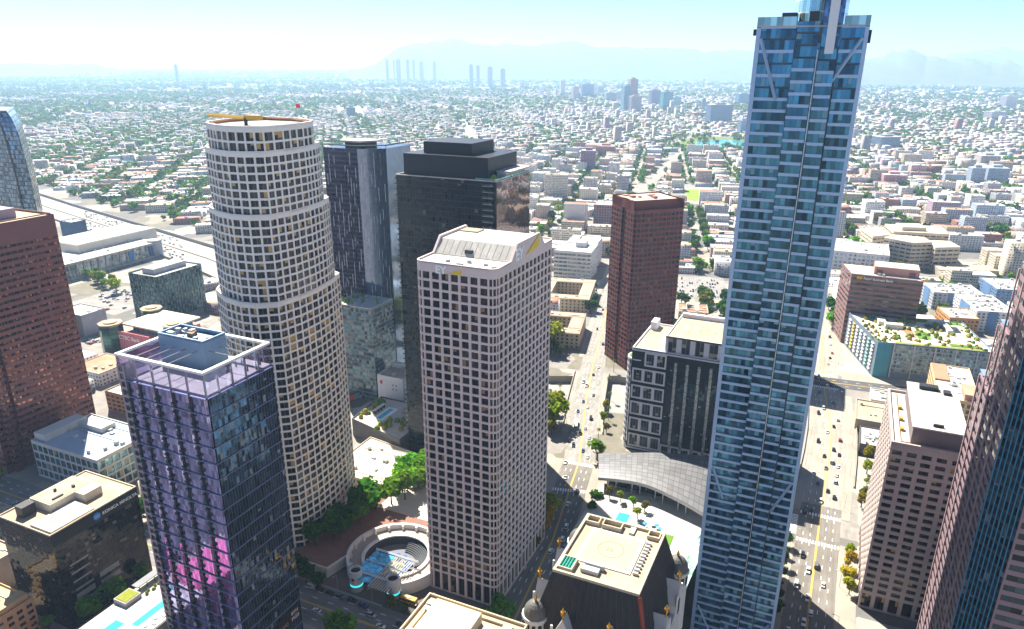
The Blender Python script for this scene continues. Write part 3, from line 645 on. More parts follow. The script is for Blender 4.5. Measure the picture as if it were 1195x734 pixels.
# --- front left glass apartment tower
def glass_tower():
    x0, x1, y0, y1, H = -233, -190, 164, 197, 141; occ(x0, y0, x1, y1, 131)
    t = thing('apartment_tower', 'front left violet glass apartment tower with open white roof frame and blue penthouse box', 'apartment tower', (-211, 180, 0))
    gA = glass('violet_glass', (.33, .32, .60), .85, .045, .03, (.2, .16, .3), .03, .7, mull=.07, mcol=(.06, .06, .11)); gB = glass('green_glass', (.05, .075, .115), .75, .05, .04, (.3, .3, .3), .075, 1.0, mull=.09, mcol=(.13, .17, .26))
    c = MB()
    xs = [x0 + 3.6, -223.5, -215.2, -207, -198.6, x1]
    for i in range(5):                         # faceted bays: alternate shallow angle
        d = .35
        c.side((xs[i], y0 + d), (xs[i + 1] - 1.2, y0), 0, 131, 0, i * 9, .72, 1 / 3.2); c.side((xs[i + 1] - 1.2, y0), (xs[i + 1], y0 + d), 0, 131, 0, i * 9 + 8, .72, 1 / 3.2)
    c.build('front_glazing', gA, t)
    for i in range(5): MB().box(xs[i] + (.0 if i else .02), y0 - .06, 3, xs[i] + 1.25, y0 + .3, 131).build('balcony_recess', wall('recess_dark', (.02, .028, .045), .4), t)
    c = MB(); c.side((x1, y0 + 1), (x1, y1), 0, 131, 0, 0, .72, 1 / 3.2); c.side((x1, y1), (x0, y1), 0, 131, 0, 0, .72, 1 / 3.2); c.side((x0, y1), (x0, y0), 0, 131, 0, 0, .72, 1 / 3.2); c.build('side_glazing', gB, t)
    # left concrete strip with square windows
    W = Wins(); s = MB(); punched(s, W, (x0, y0), (x0 + 3.6, y0), 0, 137, 1, 43, 1.5, 1.0, .4); s.side((x0, y0 + 4), (x0, y0), 0, 137); s.side((x0 + 3.6, y0), (x0 + 3.6, y0 + 4), 0, 137); s.cap(rect(x0, y0, x0 + 3.6, y0 + 4), 137)
    s.build('corner_wall', wall('mauve_concrete', (.33, .29, .31), .7, .08), t); W.emit(t, glass('small_windows', (.06, .065, .08), .5, .08, .05), n=60)
    s = MB()
    for z in np.arange(2.9, 131, 6.4): s.box(x0 + 3.7, y0 - .35, z, x1 + .35, y0 + .4, z + .32, bottom=True); s.box(x1 - .2, y0 + .4, z, x1 + .35, y1, z + .32, bottom=True)
    s.build('slab_edge', wall('slab_blue', (.20, .23, .36), .5, .08, metal=.3), t)
    bal = wall('balcony_slab', (.045, .06, .085), .5, .1); k = 0; rest = MB(); n = 0; gr = glass('balcony_glass', (.03, .075, .085), .5, .05, 0, wob=.03)
    for z in np.arange(126, 2, -3.2):
        for i in range(5):
            xa = xs[i] + (.1 if i else 0); m_ = MB(); m_.box(xa, y0 - .7, z, xa + 1.3, y0 + .5, z + .22, bottom=True); m_.box(xa, y0 - .73, z + .22, xa + 1.3, y0 - .67, z + 1.15, 1)
            if n < 100: m_.build('balcony', [bal, gr], t); n += 1
            else: rest.v += m_.v; o_ = len(rest.v) - len(m_.v); rest.f += [tuple(q + o_ for q in f) for f in m_.f]; rest.uv += m_.uv; rest.mi += m_.mi
    struct(rest.build('balcony', [bal, gr], t), 'stuff')
    # crown
    fr = MB(); w_ = 1.35
    for a in (rect(x0, y0, x1, y0 + w_), rect(x0, y1 - w_, x1, y1), rect(x0, y0 + w_, x0 + w_, y1 - w_), rect(x1 - w_, y0 + w_, x1, y1 - w_)): fr.prism(a, 140.1, 141, bottom=True)
    fr.build('roof_frame', wall('frame_white', (.78, .77, .76), .5, .05), t)
    c = MB()
    for p, q in (((x0, y0 + .3), (x1 - .3, y0 + .3)), ((x1 - .3, y0 + .3), (x1 - .3, y1)), ((x0 + .3, y1), (x0 + .3, y0))): c.side(p, q, 131, 140, 0, 0, .6, 1 / 9.)
    c.build('crown_screen', clearglass('screen_glass', (.60, .56, .80), .42), t)
    for k in range(6):
        x = x0 + .5 + (x1 - x0 - 1) * k / 5; MB().box(x - .25, y0 + .35, 131, x + .25, y0 + .95, 140).build('frame_post', STEEL, t)
    for k in range(1, 5):
        y = y0 + (y1 - y0) * k / 5; MB().box(x1 - .9, y - .25, 131, x1 - .35, y + .25, 140).build('frame_post', STEEL, t)
    MB().box(x0 + .6, y0 + 1, 130.5, x1 - .6, y1 - .4, 132).build('roof_deck', ROOFG, t)
    bx = MB(); bx.prism(rect(-229.5, 180.5, -206.5, 191.5), 131.2, 143.6, top=False); parapet(bx, rect(-229.5, 180.5, -206.5, 191.5), 143.4, 144.2, .5); bx.cap(rect(-229, 181, -207, 191), 142.4); bx.build('penthouse', wall('blue_cladding', (.20, .31, .45), .45, .06, metal=.3), t)
    roof_units(t, [(-227 + rnd.random() * 16, 182 + rnd.random() * 6, 142.4, 0, 0, 0) for _ in range(0)], UNIT)
    for _ in range(10):
        x, y = rnd.uniform(-228, -210), rnd.uniform(182, 188); MB().box(x, y, 142.4, x + rnd.uniform(1, 3), y + rnd.uniform(1, 2.2), 142.4 + rnd.uniform(.8, 2.2)).build('rooftop_unit', rnd.choice([UNIT, STEEL, wall('rust_unit', (.3, .19, .12))]), t)
    for k in range(4): MB().bar((-227 + k * 5.5, y0 + 2, 139.5), (-227 + k * 5.5, 180.5, 139.5), .3).build('roof_brace', STEEL, t)
    for k in range(2): MB().bar((-206.5, 183 + k * 5, 139.5), (x1 - 1, 183 + k * 5, 139.5), .3).build('roof_brace', STEEL, t)
    for k in range(7): MB().cyl(-202 + rnd.uniform(0, 10), 187 + k * 1.3, .5, 131.2, 133.4 + rnd.random() * 2, 7, r1=.15).build('terrace_plant', wall('plant_green', (.10, .2, .02)), t)
    # dark sign panel low on the right face
    MB().box(x1 + .36, 183, 14, x1 + .5, 196.5, 20.5).build('sign_panel', wall('sign_brown', (.035, .022, .025)), t)
    pw = wall('sign_pale', (.75, .68, .72), .5, .03); po = wall('sign_orange', (.42, .20, .07), .5, .03)
    text_mesh('8TH', 2.3, pw, 'sign_lettering', t, (x1 + .55, 190.4, 17.6), (0, 1, 0), (0, 0, 1), .03); text_mesh('FIGS', 2.5, pw, 'sign_lettering', t, (x1 + .55, 190.2, 14.7), (0, 1, 0), (0, 0, 1), .03); text_mesh('LEAS', 2.3, po, 'sign_lettering', t, (x1 + .55, 183.4, 14.8), (0, 1, 0), (0, 0, 1), .03)
glass_tower()

# --- red granite tower on the left edge
def red_tower():
    x0, x1, y0, y1, H = -505, -444, 230, 291, 152; occ(x0, y0, x1, y1, H)
    t = thing('office_tower', 'red granite office tower with rows of dark strip windows at the left edge', 'office tower', (-474, 260, 0)); m = wall('red_granite', (.20, .065, .058), .35, .14, spec=.4)
    mb = MB(); W = Wins()
    for p, q, n in (((x1, y0 + 12), (x1, y1), 13), ((x0, y0), (x1 - 3, y0), 15), ((x1 - 3, y0), (x1 - 3, y0 + 4), 1), ((x1 - 3, y0 + 4), (x1, y0 + 4), 1), ((x1, y0 + 4), (x1, y0 + 8), 1), ((x1, y0 + 8), (x1 - 2, y0 + 8), 1), ((x1 - 2, y0 + 8), (x1 - 2, y0 + 12), 1), ((x1 - 2, y0 + 12), (x1, y0 + 12), 1), ((x1, y1), (x0, y1), 15), ((x0, y1), (x0, y0), 15)):
        punched(mb, W, p, q, 4, 140, n, 34, .35 if n > 1 else .3, 2.2, .3, 0, (3, 1)); mb.side(p, q, 0, 4); mb.side(p, q, 140, H)
    poly = [(x0, y0), (x1 - 3, y0), (x1 - 3, y0 + 4), (x1, y0 + 4), (x1, y1), (x0, y1)]
    mb.cap(poly, H - 1); parapet(mb, rect(x0, y0, x1 - 3, y1), H - .02, H + .6, .6); mb.build('wall', m, t)
    MB().box(x0 + 8, y0 + 8, H - 1, x1 - 14, y1 - 14, H + 5).build('penthouse', wall('mauve_cladding', (.35, .28, .34)), t); MB().box(x0 + 1, y0 + 1, H - .9, x1 - 4, y1 - 1, H - .7).build('roof', ROOFT, t)
    W.emit(t, glass('copper_glazing', (.13, .05, .04), .8, .05, .14, (.62, .24, .13), .06, 1.4, mull=.05, mcol=(.06, .03, .03)))
red_tower()

# --- sail shaped glass tower beyond it
def sail_tower():
    occ(-700, 385, -615, 430, 203)
    t = thing('hotel_tower', 'far left dark glass tower with a bulging curved edge tapering to its top', 'hotel tower', (-655, 405, 0)); zs = [0, 60, 110, 130, 150, 165, 180, 190, 198, 203.5]; xr = [-617, -612, -611, -610.5, -610, -611, -612.5, -614, -617.5, -622]
    mg = glass('mottled_glass', (.10, .15, .22), .75, .05, .12, (.42, .44, .46), .06, 1.3, mull=.05, mcol=(.06, .06, .07), span=.2, scol=(.06, .07, .09)); dk = DARKM
    c = MB(); e = MB(); f = MB()
    for i in range(len(zs) - 1):
        za, zb = zs[i], zs[i + 1]; a, b = xr[i], xr[i + 1]; va, vb = za / 3.6, zb / 3.6; w1, w2 = 14, (14 if zb < 200 else 12)
        c.face([(-700, 385, za), (a - w1, 384, za), (b - w2, 384, zb), (-700, 385, zb)], 0, [(0, va), (50, va), (50, vb), (0, vb)])
        f.face([(a - w1 + 1.6, 384, za), (a, 387, za), (b, 387, zb), (b - w2 + 1.6, 384, zb)], 0, [(60, va), (70, va), (70, vb), (60, vb)])
        e.face([(a - w1, 383.6, za), (a - w1 + 1.8, 383.6, za), (b - w2 + 1.8, 383.6, zb), (b - w2, 383.6, zb)])
        c.face([(a, 387, za), (a - 50, 424, za), (b - 50, 424, zb), (b, 387, zb)], 0, [(80, va), (110, va), (110, vb), (80, vb)]); c.face([(a - 50, 424, za), (-700, 424, za), (-700, 424, zb), (b - 50, 424, zb)], 0, [(110, va), (140, va), (140, vb), (110, vb)]); c.face([(-700, 424, za), (-700, 385, za), (-700, 385, zb), (-700, 424, zb)], 0, [(0, va), (25, va), (25, vb), (0, vb)])
    c.face([(-700, 385, 203.5), (-636, 384, 203.5), (-622, 387, 203.5), (-672, 424, 203.5), (-700, 424, 203.5)], 0, [(0, 0)] * 5); f.build('side_facet', mg, t)
    c.build('glazing', mg, t); e.build('edge_fin', dk, t)
sail_tower()

# --- two dark towers in the middle distance
def striped_tower():
    P = [(-352, 440), (-322, 440), (-306, 453), (-305, 484), (-352, 484)]; H = 183; occ(-352, 440, -308, 484, H)
    t = thing('apartment_tower', 'dark glass tower with scattered white vertical light strips behind the white stone tower', 'apartment tower', (-332, 462, 0))
    c = MB(); c.prism(P, 0, H, 0, 0, 1 / 1.7, 1 / 3.4, skip=(1, 2)); c.build('dark_glazing', glass('charcoal_glass', (.010, .016, .045), .35, .08, .04, (.2, .18, .2), .03, .8, mull=.0, span=.38, scol=(.04, .042, .08)), t)
    c = MB(); c.side(P[1], P[2], 0, H, 0, 0, 1 / 1.7, 1 / 3.4); c.side(P[2], P[3], 0, H, 0, 22, 1 / 1.7, 1 / 3.4); c.build('mirror_glazing', glass('mirror_glass', (.17, .24, .36), .95, .08, 0, (.3, .3, .3), .006, .2, mull=.04, mcol=(.1, .1, .12)), t)
    lt = wall('strip_white', (.62, .64, .68), .4, .04, metal=.2); r2 = random.Random(3); n = 0; ex = MB()
    for k in range(150):
        z = r2.uniform(60, 172); L = r2.choice((8, 10, 13))
        if r2.random() < .62: i = r2.randrange(1, 13); x = -352 + i * 2.3; bb = (x, 439.7, z, x + .32, 440, min(z + L, 180)); 
        else:
            i = r2.randrange(1, 9); f = i / 9; x, y = -322 + 16 * f, 440 + 13 * f; bb = None
        m_ = ex if n >= 100 else MB()
        if bb: m_.box(*bb, bottom=True)
        else: m_.bar((x + .15, y - .15, z), (x + .15, y - .15, min(z + L, 180)), .3)
        if n < 100: m_.build('light_strip', lt, t)
        n += 1
    struct(ex.build('light_strip', lt, t), 'stuff')
    c = MB()
    for p, q in ((P[0], P[1]), (P[1], P[2]), (P[2], P[3])): c.bar((*p, H + 2.2), (*q, H + 2.2), .6); c.bar((*p, H), (*p, H + 2.2), .4)
    c.build('roof_rail', DARKM, t); c = MB(); c.prism([(-340, 444), (-322, 444), (-314, 458), (-330, 466), (-346, 460)], H + 4, H + 5.2, bottom=True); c.build('roof_canopy', ROOFW, t); MB().box(-338, 448, H, -320, 462, H + 4).build('penthouse', DARKM, t)
    p = thing('apartment_block', 'dark glass lower wing with a planted roof at the foot of the light striped tower', 'apartment block', (-315, 424, 0)); occ(-330, 412, -296, 440, 76)
    c = MB(); c.prism(rect(-332, 412, -298, 439.6), 0, 74, 0, 0, 1 / 2.2, 1 / 3.3, top=False); c.build('glazing', glass('teal_curtain', (.09, .15, .19), .6, .07, .14, (.3, .3, .28), .05, 1., mull=.1, mcol=(.07, .08, .1), span=.3, scol=(.16, .19, .22)), p); MB().box(-332, 412, 74, -298, 439.6, 74.6).build('roof', ROOFG, p)
    for k in range(16):
        x, y = rnd.uniform(-330, -300), rnd.uniform(413, 437); MB().cyl(x, y, rnd.uniform(.8, 1.6), 74.6, 74.6 + rnd.uniform(1.5, 4), 7, r1=.3).build('roof_planting', wall('plant_green', (.10, .2, .02)), p)
striped_tower()
def black_tower():
    x0, x1, y0, y1, H = -236, -172, 358, 404, 180.5; occ(x0, y0, x1, y1, H)
    t = thing('apartment_tower', 'black glass apartment tower with stepped black top and balconies behind the pinkish grid tower', 'apartment tower', (-204, 381, 0)); gk = glass('black_glass', (.006, .012, .022), .3, .05, .03, (.10, .09, .08), .035, .9, mull=.07, mcol=(.012, .014, .017), span=.22, scol=(.015, .018, .024))
    c = MB(); c.prism(rect(x0, y0, x1, y1), 0, H, 0, 0, 1 / 2.1, 1 / 3.3, skip=(1,)); c.build('glazing', gk, t)
    c = MB(); c.side((x1, y0), (x1, y1), 0, H, 0, 0, 1 / 2.1, 1 / 3.3); c.build('side_glazing', glass('bronze_mirror', (.16, .12, .13), .85, .04, 0, wob=.008, var=.25, mull=.05, mcol=(.04, .04, .05)), t)
    s = MB()
    for z in np.arange(3.3, H, 3.3): s.box(x0 + .1, y0 - .12, z - .1, x1 - .1, y0, z + .08, bottom=True)
    s.build('slab_edge', wall('slab_black', (.02, .024, .03), .5), t)
    bm = wall('balcony_edge', (.30, .33, .33), .5, .1); gr = glass('balcony_rail', (.10, .13, .13), .5, .06, 0); n = 0; rest = MB()
    for z in np.arange(178, 12, -3.3):
        for (xa, ya, xb, yb) in ((x0 - 1.5, y0 + .5, x0, y0 + 9), (x1 - 8, y0 - 1.5, x1 - 2, y0)):
            m_ = MB() if n < 100 else rest; m_.box(xa, ya, z, xb, yb, z + .25, 0, bottom=True); m_.box(xa, ya - .05, z + .25, xb, ya + .03, z + 1.3, 1)
            if n < 100: m_.build('balcony', [bm, gr], t)
            n += 1
    if rest.f: struct(rest.build('balcony', [bm, gr], t), 'stuff')
    parapet(c := MB(), rect(x0 - .2, y0 - .2, x1 + .2, y1 + .2), H, H + .5, .7); c.build('parapet', wall('parapet_grey', (.45, .44, .42)), t)
    bk = wall('black_cladding', (.014, .019, .030), .4, .08)
    MB().box(-233, 362, H, -179, 400, 192.5).build('upper_block', bk, t); MB().box(-223, 368, 192.5, -192, 396, 199).build('plant_block', bk, t); MB().box(-178.5, 372, H, -173, 399, 184).build('terrace_pavilion', wall('pavilion_white', (.55, .53, .5)), t); MB().box(-180, 372, 184, -170, 400, 184.6, bottom=True).build('terrace_canopy', ROOFW, t)
    c = MB(); c.side((x1 - 13, y0 + .3), (x1 - .3, y0 + .3), H, H + 1.6, 0, 0, .5, .6); c.side((x1 - .3, y0 + .3), (x1 - .3, y1), H, H + 1.6, 0, 0, .5, .6); c.build('terrace_rail', glass('rail_green', (.2, .42, .38), .4, .06, 0), t)
    MB().dome(-175.5, 362, 2.2, H, 3.4, 10, 4).build('terrace_shrub', wall('plant_lime', (.17, .26, .02)), t)
black_tower()

# --- red-brown tower set diagonally beside the avenue
def brown_tower():
    T = (-146, 552, rad(45)); H = 141; occ(-172, 556, -118, 596, H)
    t = thing('office_tower', 'red-brown granite office tower set diagonally beside the long avenue', 'office tower', (-146, 580, 0)); m = wall('brown_granite', (.235, .065, .05), .55, .12); mb = MB(T); W = Wins()
    P = [(0, 2), (2, 0), (44, 0), (44, 38), (0, 38), (0, 21), (2.5, 21), (2.5, 15), (0, 15)]
    for i, p in enumerate(P):
        q = P[(i + 1) % len(P)]; L = math.hypot(q[0] - p[0], q[1] - p[1]); top = 134 if i in (0, 1) else H
        punched(mb, W, p, q, 0, 132, max(1, round(L / 3.9)), 33, .9, 1.35, .4, 0, (2, 1)); mb.side(p, q, 132, top)
    mb.cap(P, 133.9); mb.prism([(0, 8), (3, 5), (44, 5), (44, 38), (0, 38)], 133.9, H, top=False); mb.cap([(0, 8), (3, 5), (44, 5), (44, 38), (0, 38)], H - 1)
    mb.build('wall', m, t); c = MB(T); c.box(4, 7, H - 1, 42, 36, H - .6); c.build('roof', wall('salmon_roof', (.55, .40, .33)), t)
    for k in range(7):
        c = MB(T); x, y = rnd.uniform(6, 36), rnd.uniform(9, 32); c.box(x, y, H - .6, x + rnd.uniform(2, 5), y + rnd.uniform(2, 4), H + rnd.uniform(.3, 1.4)); c.build('rooftop_unit', wall('salmon_unit', (.42, .25, .2)), t)
    W.emit(t, glass('brown_glazing', (.035, .028, .035), .5, .05, .08, (.3, .2, .14), .05, 1.0, mull=.06, mcol=(.04, .02, .02)), T=T)
brown_tower()

# --- black and white striped postmodern block
def striped_block():
    x0, x1, y0, y1, H = -111, -32, 424, 476, 72; occ(x0, y0, x1, y1, H)
    t = thing('office_block', 'black and white stone office block with framed window groups and a dark glass centre', 'office block', (-72, 450, 0)); dk = wall('dark_granite', (.012, .015, .026), .6, .12, spec=.12); wh = wall('grey_stone', (.66, .68, .75), .6, .08)
    mb = MB(); mb.prism(rect(x0 + 2.6, y0, x1, y1), 0, H, top=False); mb.cap(rect(x0 + 2.6, y0, x1, y1), H - .8); mb.build('wall', dk, t)
    W = Wins(); f = MB()
    def group(xa, xb, za, zb, n):
        punched(f, W, (xa, y0 - .45), (xb, y0 - .45), za, zb, n, 1, 1.9, 2.0, .35, 0, (3, 3)); f.face([(xa, y0 - .45, zb), (xb, y0 - .45, zb), (xb, y0, zb), (xa, y0, zb)]); f.side((xb, y0 - .45), (xb, y0), za, zb); f.side((xa, y0), (xa, y0 - .45), za, zb)
    for k in range(5):
        za = 3 + 11.6 * k
        group(-107.5, -86.2, za, za + 9.4, 3); group(-53.5, -33, za, za + 9.4, 3)
    group(-100, -86.2, 61, 70.4, 2); group(-53.5, -33, 61, 70.4, 3)
    for k in range(6): group(-86, -54, 1, 8.5, 5) if k == 0 else None
    for z, w_ in ((70.6, .9), (1.2, 1)): f.box(x0 + 2.6, y0 - .5, z, x1, y0 + .02, z + w_)
    f.build('window_frame', wh, t)
    c = MB(); c.side((-85.2, y0 - .2), (-54.5, y0 - .2), 10, 66, 0, 0, 1 / 1.5, 1 / 1.9); c.build('centre_glazing', glass('centre_black_glass', (.02, .03, .045), .6, .04, .03, wob=.06, mull=.10, mcol=(.015, .015, .02), mv=.08), t)
    for k in range(4):
        x = -81 + k * 7.2; c = MB(); c.box(x, y0 - .5, 6, x + 1.7, y0 - .2, 66.5); c.build('light_strip', glass('pale_strip', (.40, .42, .42), .3, .2, .3, (.6, .55, .42), .02, .6, mull=0, span=.3, scol=(.3, .31, .33)), t)
    # rounded corner bay
    b = MB()
    for i in range(6):
        a0, a1 = pi + pi / 2 * i / 6 - .5, pi + pi / 2 * (i + 1) / 6 - .5; p, q = (x0 + 6 + 7.6 * cos(a0), y0 + 7 + 7.6 * sin(a0)), (x0 + 6 + 7.6 * cos(a1), y0 + 7 + 7.6 * sin(a1)); punched(b, W, p, q, 3, 64, 1, 15, .5, 1.4, .2, 0, (1, 1)); b.side(p, q, 0, 3)
    b.cyl(x0 + 6, y0 + 7, 7.6, 63.9, 64.6, 24); b.build('corner_bay', wh, t)
    MB().cyl(x0 + 6, y0 + 7, 6.5, 64.6, 64.9, 20).build('roof_lawn', LAWN, t)
    c = MB(); parapet(c, rect(x0 + 2.6, y0, x1, y1), H - .8, H + .5, .7); c.build('parapet', wh, t); MB().box(x0 + 3.5, y0 + 1, H - .8, x1 - 1, y1 - 1, H - .5).build('roof', ROOFT, t)
    p = MB(); punched(p, W, (-88, y0 + 1), (-46, y0 + 1), H - .5, H + 11, 5, 1, 3.2, 2., .5, 0, (2, 3)); p.side((-46, y0 + 1), (-46, y1), H - .5, H + 11); p.side((-88, y1), (-88, y0 + 1), H - .5, H + 11); p.side((-46, y1), (-88, y1), H - .5, H + 11); p.cap(rect(-88, y0 + 1, -46, y1), H + 10); parapet(p, rect(-88, y0 + 1, -46, y1), H + 9.9, H + 10.9, .6); p.build('penthouse', wh, t)
    MB().box(-87, y0 + 2, H + 10, -47, y1 - 1, H + 10.2).build('penthouse_roof', ROOFT, t); MB().box(-87, y1 - 9, H + 10.2, -47, y1 - 6, H + 13).build('roof_screen', wh, t); MB().box(-107, y0 + 40, H - .5, -103, y0 + 50, H + 5).build('stair_tower', wh, t)
    helipad(t, -66, y0 + 20, H + 10.24, 5, REDP, '13', 2, sq=11)
    W.emit(t, glass('dark_window', (.03, .036, .05), .4, .06, .2, (.45, .42, .34), .04, 1., mull=.12, mcol=(.2, .2, .22)))
striped_block()
# --- tower with the slate mansard roof and domes
def mansard_tower():
    x0, x1, y0, y1, H = -70, -30, 163, 208, 98; occ(x0, y0, x1, y1, 88); r = (-63, 169, -36.5, 201)
    t = thing('mansard_tower', 'white stone tower with steep dark mansard roof, domed corner turrets and tan helipad roof', 'office tower', (-50, 186, 0)); st = wall('cream_stone', (.58, .56, .55), .7, .08); sl = wall('dark_slate', (.035, .033, .035), .55, .3, .5); gold = wall('gold_leaf', (.55, .30, .04), .35, .05, metal=.7); dm = wall('dome_slate', (.13, .125, .115), .5, .15)
    mb = MB(); W = Wins(); edge_grid(mb, W, rect(x0, y0, x1, y1), 0, 76, 4.0, 4.0, 1.7, 1.9, .4); mb.prism(rect(x0 - .5, y0 - .5, x1 + .5, y1 + .5), 76, 77.2, bottom=True); mb.build('wall', st, t)
    c = MB(); a = rect(x0 + 1, y0 + 1, x1 - 1, y1 - 1); b = rect(*r)
    for i in range(4): j = (i + 1) % 4; c.face([(*a[i], 77.2), (*a[j], 77.2), (*b[j], H), (*b[i], H)])
    c.build('mansard_roof', sl, t)
    c = MB()
    for i in range(4):
        j = (i + 1) % 4; n = 16
        for k in range(1, n):
            p = [a[i][q] + (a[j][q] - a[i][q]) * k / n for q in (0, 1)]; q_ = [b[i][q] + (b[j][q] - b[i][q]) * k / n for q in (0, 1)]
            c.bar((*p, 77.4), (*q_, H + .05), .22)
    c.build('roof_rib', wall('slate_rib', (.06, .055, .055), .5), t)
    c = MB(); parapet(c, rect(*r), H - .3, H + .9, .8); c.build('parapet', wall('tan_stone', (.44, .38, .28)), t); MB().box(r[0] + .8, r[1] + .8, H - .3, r[2] - .8, r[3] - .8, H).build('roof', ROOFT, t)
    MB().box(-59, 177.0, H, -41.5, 195, H + .35).build('helipad', wall('pad_white', (.60, .585, .57), .8, .06), t); MB().box(-58, 178.0, H + .3, -42.5, 194, H + .37).build('helipad_surface', wall('pad_tan', (.42, .33, .25), .85, .15), t)
    helipad(t, -50.2, 186, H + .40, 4.2, wall('faint_peach', (.46, .25, .17), .85, .08), '26', 2.6)
    MB().bar((x1 - 1.2, y0 + 1.2, 77.6), (r[2] + .1, r[1] - .1, H), .9).build('copper_ridge', wall('copper_red', (.34, .07, .04)), t)
    for (bx) in ((-62, 196.2, -57.5, 199.8, 2.4), (-56.5, 196.2, -50, 199.8, 2.4), (-41.5, 196.5, -37.5, 200, 2.2), (-62, 170.5, -57.5, 176.5, 2.4)):
        c = MB(); parapet(c, rect(*bx[:4]), H, H + bx[4] * .6, .35); c.build('plant_well', wall('tan_stone2', (.47, .41, .30)), t)
    teal = wall('teal_pipe', (.08, .42, .34), .4)
    for k in range(5): MB().bar((-61.6 + k * .9, 171, H + 1.2), (-61.6 + k * .9, 176, H + 1.2), .35).build('pipe', teal, t)
    for k in range(4): MB().bar((-61.4, 171.4 + k * 1.2, H + .5), (-58.0, 171.4 + k * 1.2, H + .5), .5).build('pipe', teal, t)
    roof_units(t, [(-55.5, 172.5, H, -50, 174.6, H + 1.3), (-55, 175.2, H, -49, 176.3, H + 1.7), (-47.5, 196.5, H, -45.8, 200, H + .7)], UNIT)
    for k in range(10): MB().box(-40.9, 177.5 + k * 1.75, H, -39.3, 178.3 + k * 1.75, H + .9).build('rooftop_unit', STEEL, t)
    # corner turrets
    for (x, y) in ((x0 + 3, y0 + 3), (x1 - 2.6, y0 + 3), (x1 - 2.6, y1 - 2.6), (x0 + 3, y1 - 2.6)):
        c = MB(); c.cyl(x, y, 3.7, 60, 83.2, 12, top=True); c.cyl(x, y, 4.2, 82.6, 83.6, 12); u = c.build('turret', st, t)
        for k in range(12):
            a_ = 2 * pi * (k + .5) / 12; cx, cy = x + 3.62 * cos(a_), y + 3.62 * sin(a_); d = MB(); d.obox((cx - .55 * -sin(a_), cy - .55 * cos(a_)), (cx + .55 * -sin(a_), cy + .55 * cos(a_)), .3, 78.6, 81.6); d.build('turret_window', BLACK, u)
        MB().dome(x, y, 3.7, 83.5, 4.8, 14, 6).build('dome', dm, u, smooth=True); d = MB(); d.cyl(x, y, .35, 88, 89.2, 8, r1=.5); d.cyl(x, y, .5, 89.2, 90.6, 8, r1=.05); d.build('finial', gold, u)
    # gabled dormers with finials
    def dormer(x, y, dx, dy):
        c = MB(); w_ = 3.6; tx, ty = -dy, dx
        for s in (-1,):
            pts = [(-w_, 70), (w_, 70), (w_, 80), (0, 87.5), (-w_, 80)]; F = [(x + tx * a + dx * .6, y + ty * a + dy * .6, z) for a, z in pts]; B = [(x + tx * a - dx * 5, y + ty * a - dy * 5, z) for a, z in pts]
            c.face(F); 
            for i in range(5): j = (i + 1) % 5; c.face([F[j], F[i], B[i], B[j]])
        u = c.build('dormer', st, t)
        d = MB(); d.obox((x + tx * -.95 + dx * .7, y + ty * -.95 + dy * .7), (x + tx * .95 + dx * .7, y + ty * .95 + dy * .7), .16, 75.5, 80.6); d.build('dormer_window', BLACK, u)
        d = MB(); d.cyl(x, y, .28, 87, 89, 8); d.cyl(x, y, .7, 89, 90.2, 8, r1=.7); d.cyl(x, y, .6, 90.2, 91.6, 8, r1=.05); d.build('finial', gold, u)
        for sgn in (-1, 1): MB().bar((x + tx * sgn * (w_ - .3) + dx * .5, y + ty * sgn * (w_ - .3) + dy * .5, 79.5), (x + tx * sgn * (w_ - .3) + dx * .5, y + ty * sgn * (w_ - .3) + dy * .5, 84.5), .6).build('pinnacle', st, u)
    for x in (-57, -43): dormer(x, y0 - .2, 0, -1)
    for y in (177, 194): dormer(x0 - .2, y, -1, 0); dormer(x1 + .2, y, 1, 0)
    W.emit(t, glass('dark_small', (.04, .045, .05), .4, .08, .1), n=60)
mansard_tower()

